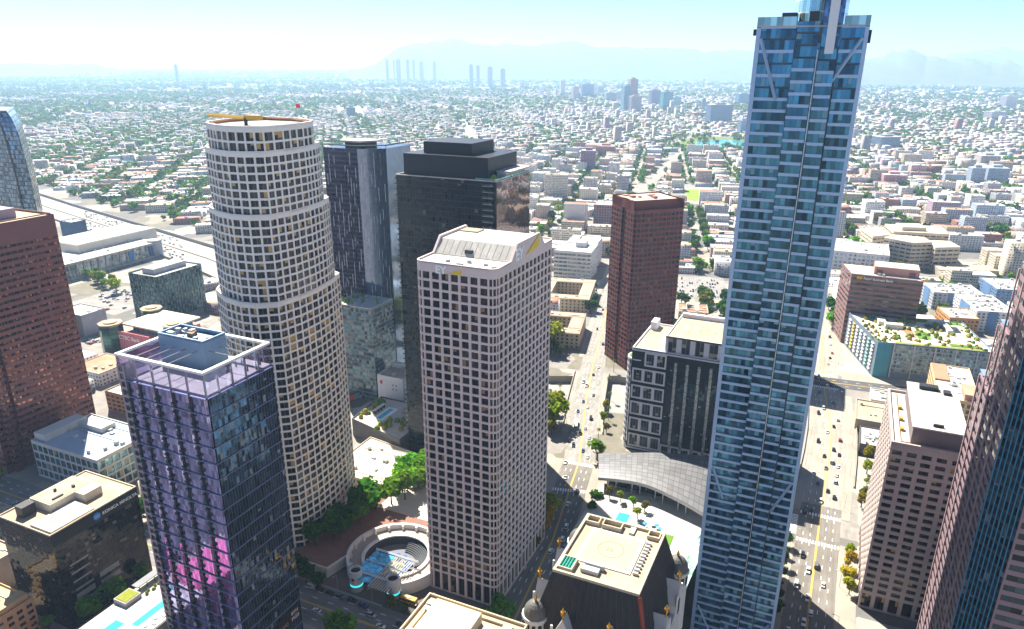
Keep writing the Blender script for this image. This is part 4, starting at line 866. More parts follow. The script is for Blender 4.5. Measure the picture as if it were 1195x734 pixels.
def heli_tower():
    x0, x1, y0, y1, H = 34, 62.5, 323, 384, 87; occ(x0, y0, x1, y1, H)
    t = thing('office_tower', 'mid rise stone grid office block with white roof, raised helipad and sunlit left side', 'office tower', (48, 353, 0)); m = wall('taupe_stone', (.44, .37, .35), .7, .08); mb = MB(); W = Wins()
    edge_grid(mb, W, rect(x0, y0, x1, y1), 9, 85, 5.2, 3.8, 1.9, 1.7, .7, (2, 1)); edge_grid(mb, W, rect(x0, y0, x1, y1), 0, 9, 5.2, 9, 1.7, 1.6, .9, (3, 2)); mb.prism(rect(x0, y0, x1, y1), 85, 87, top=False); parapet(mb, rect(x0, y0, x1, y1), 86.9, 88, 1.0); mb.build('wall', m, t)
    MB().box(x0 + 1, y0 + 1, 86.4, x1 - 1, y1 - 1, 86.8).build('roof', ROOFW, t); c = MB(); ix = inset(rect(x0, y0, x1, y1), 4)
    for i in range(2): c.bar((*ix[3 - i * 3], 87.0), (*ix[(3 - i * 3 + (1 if i else -3)) % 4], 87.0), .3)
    c.bar((x0 + 4, y0 + 5, 87), (x0 + 4, y1 - 3, 87), .3); c.build('roof_pipe', wall('rust_pipe', (.35, .20, .12)), t)
    MB().box(41.5, 327, 86.8, 61.6, 378, 94.6).build('penthouse', wall('brown_cladding', (.20, .16, .165)), t); MB().box(41, 326.4, 94.6, 62.2, 379, 95.2, bottom=True).build('helipad_deck', ROOFW, t)
    helipad(t, 52, 350, 95.24, 5.6, wall('peach_paint', (.66, .40, .28), .8, .05), '8', 4.6, sq=9)
    roof_units(t, [(49, 329.5, 95.2, 53, 330.6, 96.4), (46, 371, 95.2, 54, 375, 97), (56, 368, 95.2, 59, 372, 96.5)], DARKM)
    for y in (338, 349, 362): MB().box(38, y, 86.8, 39.5, y + 2.4, 88.2).build('rooftop_unit', wall('yellow_unit', (.5, .32, .08)), t)
    W.emit(t, glass('taupe_glazing', (.025, .02, .022), .4, .06, .12, (.5, .36, .10), .04, 1., mull=.05, mcol=(.05, .04, .04)))
heli_tower()

def setback_tower():
    m = wall('mauve_granite', (.26, .18, .205), .55, .12); occ(56, 240, 120, 307, 135); occ(60, 240, 120, 292, 218)
    t = thing('office_tower', 'mauve granite setback tower with a blue ribbed glass bay at the right edge', 'office tower', (85, 270, 0)); W = Wins(); mb = MB()
    def P(yb, s): return [(64 + s, 240), (120, 240), (120, yb), (59 + s, yb), (56 + s, yb - 4), (56 + s, 250)]
    for za, zb, yb, s in ((0, 132, 307, 0), (132, 155, 298, .8), (155, 178, 291, 1.6), (178, 218, 284, 2.4)):
        p = P(yb, s); edge_grid(mb, W, p, za, zb, 10.5, 3.85, 1.3, 1.75, .12, (3, 1), skip=(5,)); mb.cap(p, zb)
    mb.build('wall', m, t)
    for za, yb, s in ((132.1, 307, 0), (155.1, 298, .8), (178.1, 291, 1.6)): MB().box(56.5 + s, yb - 8, za, 66, yb - .6, za + .4).build('setback_roof', wall('blue_ledge', (.16, .25, .38)), t)
    pr = MB()
    for k in range(6):
        y = 259.6 + k * 10.4
        if y < 303: pr.box(55.6, y, 0, 56.0, y + .9, 132 if y > 297 else (155 if y > 290 else 178))
    pr.build('rib', wall('pink_rib', (.38, .25, .24), .5), t)
    c = MB(); a, b = Vector((56, 250)), Vector((64, 240)); nrm = Vector((-.78, -.62)); c.side(a + nrm * .1, b + nrm * .1, 0, 218, 0, 0, 1 / 1.6, 1 / 3.85); c.build('glass_bay', glass('bay_glass', (.012, .04, .065), .65, .05, .08, (.25, .2, .22), .05, 1.2, mull=0, span=.3, scol=(.05, .06, .085)), t)
    bl = wall('blue_mullion', (.02, .19, .33), .35, .05)
    for k in range(8):
        p = a + (b - a) * (k + .3) / 8 + nrm * .3; MB().box(p.x - .16, p.y - .16, 0, p.x + .16, p.y + .16, 218).build('mullion', bl, t)
    W.emit(t, glass('mauve_glazing', (.02, .032, .045), .5, .06, .08, (.3, .26, .26), .05, 1.2, mull=.05, mcol=(.05, .05, .06)))
setback_tower()

def black_block():
    x0, x1, y0, y1, H = -322, -287, 157, 200, 50; occ(x0, y0, x1, y1, H)
    t = thing('office_block', 'black glass office block with pale tan roof, white helipad and white lettered sign', 'office block', (-304, 178, 0)); g1 = glass('onyx_glass', (.012, .010, .010), .4, .04, .05, (.14, .11, .09), .05, 1., mull=.06, mcol=(.01, .01, .01), mv=.07); c = MB()
    c.prism(rect(x0, y0, x1, y1), 0, H, 0, 0, 1 / 1.8, 1 / 1.9, top=False); c.build('glazing', g1, t)
    for k in range(6): MB().box(x1 - .1, y0 + 5, 9 + k * 4.4, x1 + .12, y0 + 14, 9.9 + k * 4.4 + (1.8 if k < 2 else 0)).build('louvre_band', wall('louvre_grey', (.22, .22, .235), .5), t)
    for k in range(3): MB().box(x1 - .1, y0 + 17, 8 + k * 4.4, x1 + .12, y0 + 27, 10.6 + k * 4.4).build('louvre_band', wall('louvre_grey', (.22, .22, .235), .5), t)
    MB().box(x1 - .1, y0, 44, x1 + .14, y1, 50.1).build('sign_band', BLACK, t)
    c = MB(); parapet(c, rect(x0, y0, x1, y1), H, H + .7, .5); c.build('parapet', wall('tan_edge', (.50, .42, .31)), t); MB().box(x0 + .5, y0 + .5, H - .3, x1 - .5, y1 - .5, H + .1).build('roof', ROOFT, t)
    p = MB(); p.box(x0 + 5, y0 + 12, H + .1, x0 + 19, y0 + 33, H + 4.2); p.box(x0 + 19, y0 + 24, H + .1, x0 + 25, y0 + 33, H + 4.2); p.build('penthouse', wall('cream_wall', (.60, .55, .47)), t); MB().box(x0 + 5.5, y0 + 12.5, H + 4.2, x0 + 18.5, y0 + 32.5, H + 4.4).build('penthouse_roof', ROOFT, t)
    MB().box(x0 + 20, y0 + 1.5, H + .1, x1 - 1.2, y0 + 22, H + 1.0).build('helipad_deck', ROOFW, t); helipad(t, x0 + 27, y0 + 11, H + 1.04, 4.0, wall('gold_paint', (.50, .33, .12)), '10', 3.2, rot=pi / 2)
    roof_units(t, [(x0 + 7, y0 + 4, H + .1, x0 + 12, y0 + 10, H + 5.2), (x0 + 10, y0 + 20, H + 4.4, x0 + 11, y0 + 21, H + 5.6), (x0 + 14, y0 + 26, H + 4.4, x0 + 15.4, y0 + 27, H + 5.4), (x0 + 16, y0 + 15, H + 4.4, x0 + 17, y0 + 20, H + 5)], DARKM)
    o = MB(); o.cyl(0, 0, 1.8, 0, .15, 20); q = [(x1 + .18 + z, y0 + 21.5 + a, 47.2 + b) for a, b, z in o.v]; o.v = q; o.build('sign_emblem', wall('emblem_blue', (.01, .22, .62), .4), t)
    for k in range(3):
        c = MB(); c.box(x1 + .3, y0 + 20.2, 46.5 + k * .55, x1 + .38, y0 + 22.8, 46.62 + k * .55); c.build('emblem_stripe', WHITE, t)
    text_mesh('KONICA MINOLTA', 2.15, WHITE, 'sign_lettering', t, (x1 + .18, y0 + 24.2, 46.3), (0, 1, 0), (0, 0, 1), .05)
    return t
black_block()

def roof_clutter(t, x0, y0, x1, y1, z, n, mats=None, hi=2.4):
    for _ in range(n):
        a, b = rnd.uniform(1.2, 4), rnd.uniform(1, 3); x, y = rnd.uniform(x0, max(x0 + .1, x1 - a)), rnd.uniform(y0, max(y0 + .1, y1 - b)); MB().box(x, y, z, x + a, y + b, z + rnd.uniform(.6, hi)).build('rooftop_unit', rnd.choice(mats or [UNIT, STEEL, ROOFW]), t)
def simple_block(name, label, cat, poly, H, wm, roofm, grid=None, glz=None, T=None, bay=4, floor=3.6, pw=1.6, ph=1.5, dep=.3, n=5, par=.8, z0=0, wn=80, panes=(2, 1)):
    """flat roofed block: punched or plain walls, parapet, roof sheet and plant; poly anticlockwise (local frame T)"""
    c0 = np.mean(np.array([(*p, 0) for p in poly], float), 0, keepdims=True); c0 = (xf(c0, T) if T else c0)[0]
    t = thing(name, label, cat, (c0[0], c0[1], 0)); mb = MB(T); W = Wins()
    if glz: edge_grid(mb, W, poly, z0 + .6, H - .9, bay, floor, pw, ph, dep, panes); mb.prism(poly, z0, z0 + .6, top=False); mb.prism(poly, H - .9, H, top=False)
    else: mb.prism(poly, z0, H, top=False)
    parapet(mb, poly, H - .05, H + par, .4); mb.build('wall', wm, t)
    c = MB(T); c.cap(inset(poly, .35), H - .02); c.build('roof', roofm, t)
    if glz: W.emit(t, glz, n=wn, T=T)
    xs = [p[0] for p in poly]; ys = [p[1] for p in poly]
    if n > 1:
        for _ in range(2):
            y = rnd.uniform(min(ys) + 3, max(ys) - 3); c = MB(T); c.box(min(xs) + 2.5, y, H + .1, max(xs) - rnd.uniform(3, 9), y + .35, H + .5, bottom=True); c.build('roof_pipe', STEEL, t)
    for _ in range(n * 2):
        a, b = rnd.uniform(1.0, 3.4), rnd.uniform(.9, 2.6); x, y = rnd.uniform(min(xs) + 2, max(xs) - 2 - a), rnd.uniform(min(ys) + 2, max(ys) - 2 - b)
        c = MB(T); c.box(x, y, H - .02, x + a, y + b, H + rnd.uniform(.7, 2.2)); c.build('rooftop_unit', rnd.choice([UNIT, STEEL, ROOFW]), t)
    P = np.array([(*p, 0) for p in poly], float); P = xf(P, T) if T else P; occ(P[:, 0].min(), P[:, 1].min(), P[:, 0].max(), P[:, 1].max(), H * .9)
    return t
GW = glass('plain_window', (.035, .042, .055), .45, .08, .2, (.45, .42, .36), .04, .9, mull=.06, mcol=(.2, .2, .2))
CREAM = wall('cream_render', (.56, .46, .31), .8, .12); OFFW = wall('offwhite_render', (.62, .60, .56), .8, .10); BEIGE = wall('beige_render', (.48, .40, .30), .8, .12); BRICK = wall('brick_red', (.26, .10, .07), .85, .15); PALEB = wall('pale_blue_wall', (.50, .58, .66), .7, .08)
# beige block cut by the lower edge of the picture
t = simple_block('office_block', 'cream stone block with tan flat roof in front of the pinkish grid tower', 'office block', rect(-93, 92, -62, 148), 95, CREAM, ROOFT, None, GW, n=3, bay=4.2)
MB().box(-88, 122, 95, -74, 144, 98.5).build('penthouse', CREAM, t); MB().box(-72, 100, 95, -64, 118, 97).build('penthouse', CREAM, t); roof_clutter(t, -91, 126, -89, 146, 95, 5); roof_clutter(t, -73, 122, -64, 145, 95, 9); c = MB(); parapet(c, inset(rect(-93, 92, -62, 148), 2.4), 95, 95.7, .3); c.build('gutter_kerb', wall('kerb_tan', (.45, .36, .24)), t)
# white low block with a blue grey roof
t = simple_block('office_block', 'low white block with a broad blue-grey roof between the red tower and violet tower', 'office block', rect(-428, 237, -370, 277), 24, OFFW, wall('blue_grey_roof', (.36, .43, .52), .7, .25, .1), None, glass('teal_window', (.10, .19, .22), .6, .07, .1, mull=.08), bay=5, floor=5.6, pw=.7, ph=1.2)
MB().box(-428.5, 240, 0, -419, 268, 28.5).build('stair_tower', OFFW, t); MB().box(-419, 262, 24, -398, 272, 27.2).build('penthouse', OFFW, t)
# teal office with chequered glass
t = thing('office_block', 'dark teal glass office block with chequered fin facade and grey roof plant', 'office block', (-612, 502, 0)); occ(-632, 476, -594, 532, 44)
c = MB(); c.prism(rect(-632, 476, -594, 532), 0, 46, 0, 0, 1 / 2.4, 1 / 4.2, top=False); c.build('glazing', glass('teal_curtain2', (.04, .085, .09), .6, .06, .12, (.25, .3, .28), .05, 1.2, mull=.06, mcol=(.03, .05, .05), span=.25, scol=(.05, .075, .08)), t)
MB().box(-631.5, 476.5, 44, -594.5, 531.5, 44.6).build('roof', ROOFG, t); MB().box(-622, 484, 44.6, -606, 524, 50).build('penthouse', wall('grey_cladding', (.42, .43, .45)), t); fin = wall('pale_fin', (.15, .22, .22), .5, .1); fm = MB(); n = 0
for j in range(11):
    for k in range(16):
        if (j + k) % 2: continue
        y = 478 + k * 3.4; m_ = MB() if n < 60 else fm; m_.box(-594.02, y, 2 + j * 4, -593.5, y + 1.3, 6 + j * 4, bottom=True); n += 1
        if n <= 60: m_.build('facade_fin', fin, t)
    for k in range(11):
        if (j + k) % 2: continue
        x = -631 + k * 3.4; fm.box(x, 475.5, 2 + j * 4, x + 1.3, 476.02, 6 + j * 4, bottom=True)
struct(fm.build('facade_fin', fin, t), 'stuff')
# bank complex: two dark drums, pink sign wall and a cream floating roof
t = thing('bank_building', 'bank building with pink sign wall, cream canopy roof and dark glass corner turrets', 'bank', (-545, 420, 0)); dg = glass('bottle_glass', (.04, .10, .09), .6, .06, .04, wob=.05, mull=.07, mcol=(.02, .04, .04)); occ(-575, 395, -500, 450, 28)
for (x, y, r_) in ((-560, 396, 9.5), (-508, 416, 8), (-562, 440, 9)):
    c = MB(); c.cyl(x, y, r_, 0, 29, 8, top=False); c.build('turret', dg, t); c = MB(); c.cyl(x, y, r_ + .6, 29, 30, 8); c.cyl(x, y, r_ * .6, 30, 31, 8); c.build('turret_roof', ROOFT, t)
MB().box(-552, 396, 0, -512, 448, 20).build('wall', wall('pink_wall', (.50, .22, .22)), t); MB().box(-556, 404, 26, -508, 446, 27.2, bottom=True).build('canopy_roof', wall('cream_roof', (.66, .58, .42)), t); MB().box(-548, 408, 20, -514, 442, 26).build('clerestory', glass('cyan_glass', (.10, .36, .44), .5, .06, 0, mull=.08), t); MB().box(-552, 395.2, 8, -514, 396, 24).build('sign_wall', wall('pink_sign', (.55, .20, .23)), t)
text_mesh('CTBC Bank', 5.2, WHITE, 'sign_lettering', t, (-550.5, 395.0, 17.2), (1, 0, 0), (0, 0, 1), .08)
# long hall beside the freeway
t = thing('convention_hall', 'long pale events hall with ribbed glass front and white roof beside the freeway', 'hall', (-830, 590, 0)); occ(-870, 520, -810, 665, 18); hw = wall('hall_white', (.56, .53, .47), .8, .1)
MB().box(-868, 522, 0, -812, 664, 19).build('wall', hw, t); MB().box(-869, 521, 19, -811, 665, 20).build('roof', ROOFW, t); MB().box(-905, 575, 0, -845, 690, 30).build('rear_block', hw, t); MB().box(-904, 576, 30, -846, 689, 30.5).build('rear_roof', ROOFW, t); c = MB(); c.side((-811.6, 524), (-811.6, 655), 3, 17, 0, 0, .25, .25); c.build('glazing', glass('hall_glass', (.22, .27, .33), .5, .1, .2, mull=.06), t)
for k in range(14): MB().bar((-808.5, 526 + k * 9.8, 0), (-811, 526 + k * 9.8, 19.5), 1.1).build('rib', wall('rib_tan', (.50, .40, .25)), t)
MB().cyl(-818, 662, 9, 0, 22, 20).build('end_drum', wall('drum_grey', (.35, .38, .42)), t); MB().box(-811.4, 646, 5, -810.8, 655, 17).build('banner', wall('banner_blue', (.04, .09, .26)), t); MB().box(-811.4, 617, 4, -810.8, 623, 16).build('banner', wall('banner_sky', (.06, .25, .55)), t)
c = MB(); c.cyl(-812, 524, 5, 0, 21, 16); c.build('corner_drum', hw, t); c = MB(); c.v = [(-806.8 + z, 526 + a, 20.5 + b) for a, b, z in MB().ring(0, 0, 1.6, 3.2, 0, 20).v]; c.f = MB().ring(0, 0, 1.6, 3.2, 0, 20).f; c.mi = [0] * len(c.f); c.uv = [(0, 0)] * len(c.v); c.build('red_ring_sign', wall('ring_red', (.6, .03, .03)), t)
roof_clutter(t, -866, 530, -815, 655, 20, 14)
t = simple_block('billboard_block', 'small dark blue cube building at the end of the freeway hall, near the red tower', 'block', rect(-1010, 668, -985, 690), 28, wall('navy_wall', (.05, .09, .17)), ROOFG, n=1)
# grey block in the parking area right of the red tower
simple_block('parking_garage', 'pale grey parking deck right of the red tower', 'garage', rect(-660, 415, -625, 440), 20, wall('lilac_grey', (.42, .42, .48)), ROOFW, n=1); simple_block('parking_garage', 'low white roofed garage with brown brick front right of the red tower', 'garage', rect(-470, 318, -400, 352), 15, wall('garage_brown', (.36, .22, .12)), ROOFW, None, BLACK, bay=5, floor=3.4, n=3, wn=30)
simple_block('low_block', 'small blue-grey roofed block just left of the white stone tower base', 'block', rect(-455, 448, -415, 480), 36, PALEB, ROOFW, None, GW, n=4, floor=3.4, wn=40)
# foreground left
t = simple_block('apartment_block', 'ochre stepped block with light well at the lower left corner', 'apartment block', rect(-322, 130, -300, 151), 18, wall('ochre', (.58, .40, .19)), ROOFT, None, GW, n=2, floor=3.4, wn=40); MB().box(-316, 131, 18, -309, 143, 22).build('upper_floor', wall('ochre2', (.60, .42, .20)), t); MB().box(-306.5, 132, 18, -301, 150, 21).build('upper_floor', wall('ochre2', (.60, .42, .20)), t)
simple_block('warehouse', 'cream walled low warehouse at the left edge beside the black block', 'warehouse', rect(-400, 148, -341, 172), 17, wall('cream_wall2', (.50, .42, .36)), ROOFT, n=6); simple_block('warehouse', 'flat pale roof with parked cars behind the black block', 'warehouse', rect(-400, 180, -345, 200), 9, BEIGE, ROOFT, n=3)
# podium with pool under the violet tower
t = thing('pool_podium', 'apartment podium with pool deck, pergola and grass roofed pavilion beside the violet tower', 'podium', (-250, 172, 0)); occ(-266, 148, -236, 197, 14)
MB().box(-265, 146, 0, -236, 197, 17.6).build('wall', wall('podium_stone', (.42, .36, .33)), t); MB().box(-264.6, 146.4, 17.6, -236.4, 196.6, 17.9).build('deck', ROOFW, t); MB().box(-247, 158, 17.9, -243.5, 184, 18.0).build('pool_water', POOL, t); MB().box(-255, 150, 17.9, -250, 157, 18.05).build('spa_water', POOL, t)
MB().box(-265, 164, 17.6, -257.5, 172, 20).build('pavilion', wall('pav_grey', (.36, .34, .33)), t); MB().box(-264.4, 164.6, 20, -258.1, 171.4, 20.2).build('green_roof', wall('sedum', (.22, .24, .03), .95, .3, .4), t); MB().box(-264.5, 173, 20.4, -260.5, 196, 20.8, bottom=True).build('pergola', wall('pergola_grey', (.24, .25, .27)), t)
for k in range(6): MB().cyl(-261, 174 + k * 4, .2, 17.9, 20.4, 6).build('pergola_post', DARKM, t)
for k in range(12): MB().dome(-258.5 + rnd.random() * 2, 174 + k * 1.8, rnd.uniform(.6, 1.1), 17.9, rnd.uniform(.9, 2), 7, 3).build('deck_shrub', wall('shrub_mix', (.17, .19, .03), .9, .3, .8), t)
for k in range(9): MB().box(-241.5 + (k % 2) * 2.2, 159 + k * 2.6, 17.9, -240 + (k % 2) * 2.2, 160.2 + k * 2.6, 18.35).build('lounger', WHITE, t)

# ------------------------------------------------------------------ the sunken plaza with the ring, canopy and drums
cx, cy = -181, 258
t = thing('planted_terrace', 'brick paved planted terrace with white parapet below the white stone tower', 'terrace', (-215, 280, 0))
TP = [(-236, 236.5), (-226, 233.5), (-206, 234), (-203.2, 246)] + [(cx + 25.2 * cos(a), cy + 25.2 * sin(a)) for a in [pi + .45 - k * .24 for k in range(11)]] + [(-160, 300), (-160, 340), (-226, 345), (-226, 262), (-229, 244)]
c = MB(); c.prism(TP, 0, 5.2, top=False); c.build('wall', wall('terrace_wall', (.50, .49, .48)), t); c = MB(); vs_ = [Vector((*p, 5.2)) for p in TP]
for tr in tessellate_polygon([vs_]): c.face([tuple(vs_[i]) for i in tr])
c.build('brick_paving', wall('brick_paving', (.24, .13, .10), .85, .2, .3), t)
c = MB()
for i in range(3): c.obox(TP[i], TP[i + 1], .6, 5.2, 6.3)
c.build('parapet', STONEW, t); MB().box(-214, 290, 5.2, -172, 338, 5.32).build('pale_paving', wall('pale_paving', (.56, .50, .44), .8, .1), t)
t = thing('ring_gallery', 'white circular shopping gallery ring around the sunken courtyard', 'gallery', (cx, cy, 0)); a0, a1 = -.9, 4.05
c = MB(); c.tube(cx, cy, 23.6, 25, 0, 7.2, 56, 0, a0, a1); c.build('ring_wall', STONEW, t); c = MB(); c.tube(cx, cy, 16.2, 17.2, 0, 4.9, 56, 0, a0, a1); c.build('ring_wall', wall('shopfront_dark', (.05, .05, .06), .4), t); c = MB(); c.ring(cx, cy, 17.2, 23.6, 4.6, 56, 0, a0, a1); c.build('ring_floor', wall('ring_paving', (.33, .30, .28)), t); c = MB(); c.tube(cx, cy, 15.9, 17.6, 4.9, 5.7, 56, 0, a0, a1); c.build('ring_coping', wall('coping', (.70, .68, .64)), t)
for k in range(15):
    a = a0 + .25 + k * .33; MB().obox((cx + 23.5 * cos(a), cy + 23.5 * sin(a)), (cx + 22.2 * cos(a), cy + 22.2 * sin(a)), 1.1, 4.6, 7).build('column', STONEW, t)
c = MB(); c.cyl(cx, cy, 16.2, .02, .03, 40); struct(c.build('courtyard_paving', wall('court_paving', (.17, .17, .19))))
t = thing('stair', 'dark amphitheatre steps inside the circular courtyard', 'stair', (cx + 8, cy + 8, 0))
for k in range(7): MB().tube(cx, cy, 14.9 - k * .9, 15.8 - k * .9, .03, 3.4 - k * .46, 20, 0, .1, 1.7).build('step', wall('dark_step', (.06, .065, .075)), t)
for k, (x, y) in enumerate(((-184, 250), (-178, 250), (-184, 256), (-178, 256))):
    t = thing('planter_bed', 'oval planted bed in the courtyard, ' + ('near left', 'near right', 'far left', 'far right')[k] + ' of four', 'planter', (x, y, 0), 'courtyard planter beds'); MB().tube(x, y, 2.0, 2.35, .03, .6, 16).build('rim', STONEW, t); MB().dome(x, y, 2.0, .2, .8, 12, 3).build('planting', wall('bed_green', (.08, .12, .02), .9, .3, .6), t)
ub = wall('umbrella_blue', (.03, .16, .55), .7, .05); um = None; UMB = [(-190, 254), (-188, 258), (-186.5, 261), (-183, 262), (-179, 262), (-175, 260.5), (-173.5, 257), (-173, 253.5), (-173.5, 250), (-175, 247), (-190, 250)]
for k, (x, y) in enumerate(UMB):
    if um is None:
        um = thing('umbrella', '', 'umbrella', (x, y, 0), 'blue umbrellas in the courtyard'); MB().cyl(x, y, .06, .03, 2.5, 6).build('pole', STEEL, um); c = MB(); c.cyl(x, y, 1.5, 2.2, 2.9, 8, r1=.05, top=False); c.build('canopy', ub, um); o = um
    else: o = clone(um, (x, y, 0), 0)
    o['label'] = 'blue umbrella over a table beside the courtyard planters'
def drum(x, y, lab):
    t = thing('entrance_drum', lab, 'drum', (x, y, 0)); c = MB(); c.cyl(x, y, 3.0, 0, 3.2, 24, top=False); c.build('base', wall('drum_base', (.35, .36, .42)), t); c = MB(); c.cyl(x, y, 3.15, 3.2, 4.2, 24); c.build('light_band', emis('light_cyan', (.05, .85, .9), .38), t); c = MB(); c.tube(x, y, 2.5, 3.1, 4.2, 11.6, 28); c.build('shaft', wall('drum_white', (.60, .60, .64)), t); c = MB(); c.cyl(x, y, 2.5, 10.5, 10.6, 20); c.build('drum_top', BLACK, t)
    for zz_ in (5.4, 6.6, 7.8, 9.0, 10.2): c = MB(); c.cyl(x, y, 3.14, zz_, zz_ + .12, 28, top=False); c.build('joint_line', UNIT, t)
    for r_, zc, nm in ((.85, 7.6, 'red_emblem'), (.35, 5.8, 'red_emblem')):
        c = MB(); n = 14
        for ang in (-pi / 2 + .12,):
            pts = []
            for k in range(n):
                a = 2 * pi * k / n; th = ang + r_ * cos(a) / 3.2; pts.append((x + 3.22 * cos(th), y + 3.22 * sin(th), zc + r_ * sin(a)))
            c.face(pts)
        c.build(nm, wall('emblem_red', (.50, .01, .03)), t)
drum(-188, 233.5, 'white entrance drum with red emblem, at the left end of the plaza canopy'); drum(-168.5, 236, 'white entrance drum with red emblem, at the right end of the plaza canopy')
t = thing('plaza_canopy', 'blue glass and white steel canopy between the two entrance drums', 'canopy', (-178, 242, 0))
MB().box(-190, 231, 8.2, -178.6, 254, 8.4, bottom=True).build('glass_roof', glass('canopy_blue', (.10, .42, .62), .35, .1, 0, wob=.03), t); lv = MB()
for k in range(9): MB().bar((-178.0 + k * 1.3, 229, 8.3), (-178.0 + k * 1.3, 254, 8.3), .42).build('louvre', STONEW, t)
for y in (236.0, 245, 254): MB().bar((-190, y, 8.9), (-165.5, y, 8.9), 1.0 if y != 245 else .5).build('beam', wall('beam_white', (.60, .64, .68)), t)
for x in (-186, -172): MB().cyl(x, 252, .3, 0, 8.4, 8).build('post', STEEL, t)
# low flat block behind the plaza, garage podium with pool, white box
t = simple_block('low_block', 'low cream roofed block behind the plaza trees, between the two towers', 'block', [(-262, 306), (-222, 306), (-219, 322), (-226, 330), (-222, 346), (-262, 352)], 8, wall('cream_low', (.56, .48, .38)), wall('cream_membrane', (.66, .58, .46), .9, .15, .06), n=4)
t = thing('circular_planter', 'round cream planter with a dark hedge rim beside the low cream roof', 'planter', (-206, 318, 5.2)); MB().tube(-206, 318, 4.4, 5.4, 5.2, 6.6, 24).build('hedge_rim', wall('olive_rim', (.16, .15, .04), .9, .3, .6), t); c = MB(); c.cyl(-206, 318, 4.4, 5.2, 5.9, 24); c.build('gravel_top', wall('gravel_top', (.52, .46, .36)), t)
t = thing('pool_garage', 'dark walled garage podium with turquoise rooftop pool and planting', 'garage', (-250, 375, 0)); occ(-285, 352, -237, 395, 10)
PP = [(-284, 362), (-238, 350), (-237.5, 400), (-286, 400)]; c = MB(); c.prism(PP, 0, 12, top=False); parapet(c, PP, 11.9, 13, .4); c.build('wall', wall('charcoal_wall', (.13, .125, .13), .8, .15), t); c = MB(); c.cap(PP, 12); c.build('deck', wall('pool_deck', (.50, .44, .38)), t)
MB().box(-270, 371, 12, -266.5, 387, 12.15).build('pool_water', POOL, t); MB().box(-272, 369, 12, -264, 389, 12.06).build('pool_surround', WHITE, t)
MB().box(-258, 384, 12, -250, 392, 15).build('pool_pavilion', wall('pav_tan', (.36, .30, .22)), t); MB().box(-276, 375, 14.6, -273.5, 388, 14.9, bottom=True).build('cabana_roof', wall('cabana_white', (.62, .6, .56)), t)
for k in range(34):
    x, y = (rnd.uniform(-283, -278.5), rnd.uniform(366, 396)) if k < 14 else (rnd.uniform(-262, -239), rnd.uniform(356, 376)); r_ = rnd.uniform(1.1, 2.3); MB().dome(x, y, r_, 12, r_ * rnd.uniform(1.2, 1.9), 7, 3).build('deck_shrub', rnd.choice([wall('shrub_a', (.10, .17, .02)), wall('shrub_b', (.26, .22, .03)), wall('shrub_lime', (.24, .28, .02), .9, .3, .6)]), t)
for k in range(4): MB().box(-276, 376 + k * 3.5, 12, -273.6, 376.4 + k * 3.5, 14.6).build('cabana_post', DARKM, t)
t = simple_block('stair_block', 'plain white windowless box building beside the rooftop pool garage', 'block', rect(-294, 408, -272, 430), 25, wall('plain_white', (.66, .66, .68), .7, .05), ROOFT, n=1); MB().box(-293, 426, 25, -284, 430, 28.5).build('stair_tower', OFFW, t); MB().box(-291.5, 407.8, 19, -289.8, 408, 21.6).build('red_sign', wall('sign_red', (.6, .04, .04)), t)
for x in (-281, -278): MB().box(x, 407.85, 19, x + .9, 408, 20).build('window', GW, t); MB().box(x, 407.85, 15.6, x + .9, 408, 16.6).build('window', GW, t)
simple_block('parking_deck', 'open white parking deck right of the plain white box', 'garage', rect(-271, 412, -248, 445), 13, OFFW, ROOFG, None, BLACK, bay=8, floor=3.2, pw=.5, ph=1.3, n=0, wn=20)
# mural wall along the road left of the white box
t = thing('mural_wall', 'dark garden wall with a painted colourful panel left of the white box building', 'wall', (-312, 415, 0)); MB().obox((-322, 395), (-300, 452), 1, 0, 7).build('wall', wall('wall_slate', (.11, .12, .14)), t)
for k, cc_ in enumerate(((.1, .3, .5), (.5, .5, .45), (.5, .1, .1), (.15, .4, .45))): MB().obox((-321 + k * 1.6 + .6, 395.5 + k * 4.2 - .2), (-319.4 + k * 1.6 + .6, 399.5 + k * 4.2 - .2), .3, 1, 5.5).build('painted_panel', wall('mural_%d' % k, cc_), t)

# ------------------------------------------------------------------ podium of the blue skyscraper: curved metal roof, pool terrace, glass atrium
t = thing('pavilion', 'pavilion with broad curved grey metal roof between the striped block and the skyscraper', 'pavilion', (-78, 385, 0)); zt = lambda x, y: 13.2 + 2.6 * sin(pi * (x + 112) / 74)
E0 = [(-107 + 66 * k / 14, 359 + 1.5 * sin(pi * k / 9) * (k < 9) - 13 * (max(0, k - 5) / 9) ** 1.6) for k in range(15)]; E1 = [(-116 + 68 * k / 14, 387 + 24 * k / 14) for k in range(15)]
rm = MB(); rows = 10
def pr(i, j): a, b = E0[i], E1[i]; f = j / rows; x = a[0] + (b[0] - a[0]) * f; y = a[1] + (b[1] - a[1]) * f; return (x, y, zt(x, y) + 1.2 * sin(pi * f))
for i in range(14):
    for j in range(rows): rm.face([pr(i, j), pr(i + 1, j), pr(i + 1, j + 1), pr(i, j + 1)], 0, [(i * 1.5, j), (i * 1.5 + 1.5, j), (i * 1.5 + 1.5, j + 1), (i * 1.5, j + 1)])
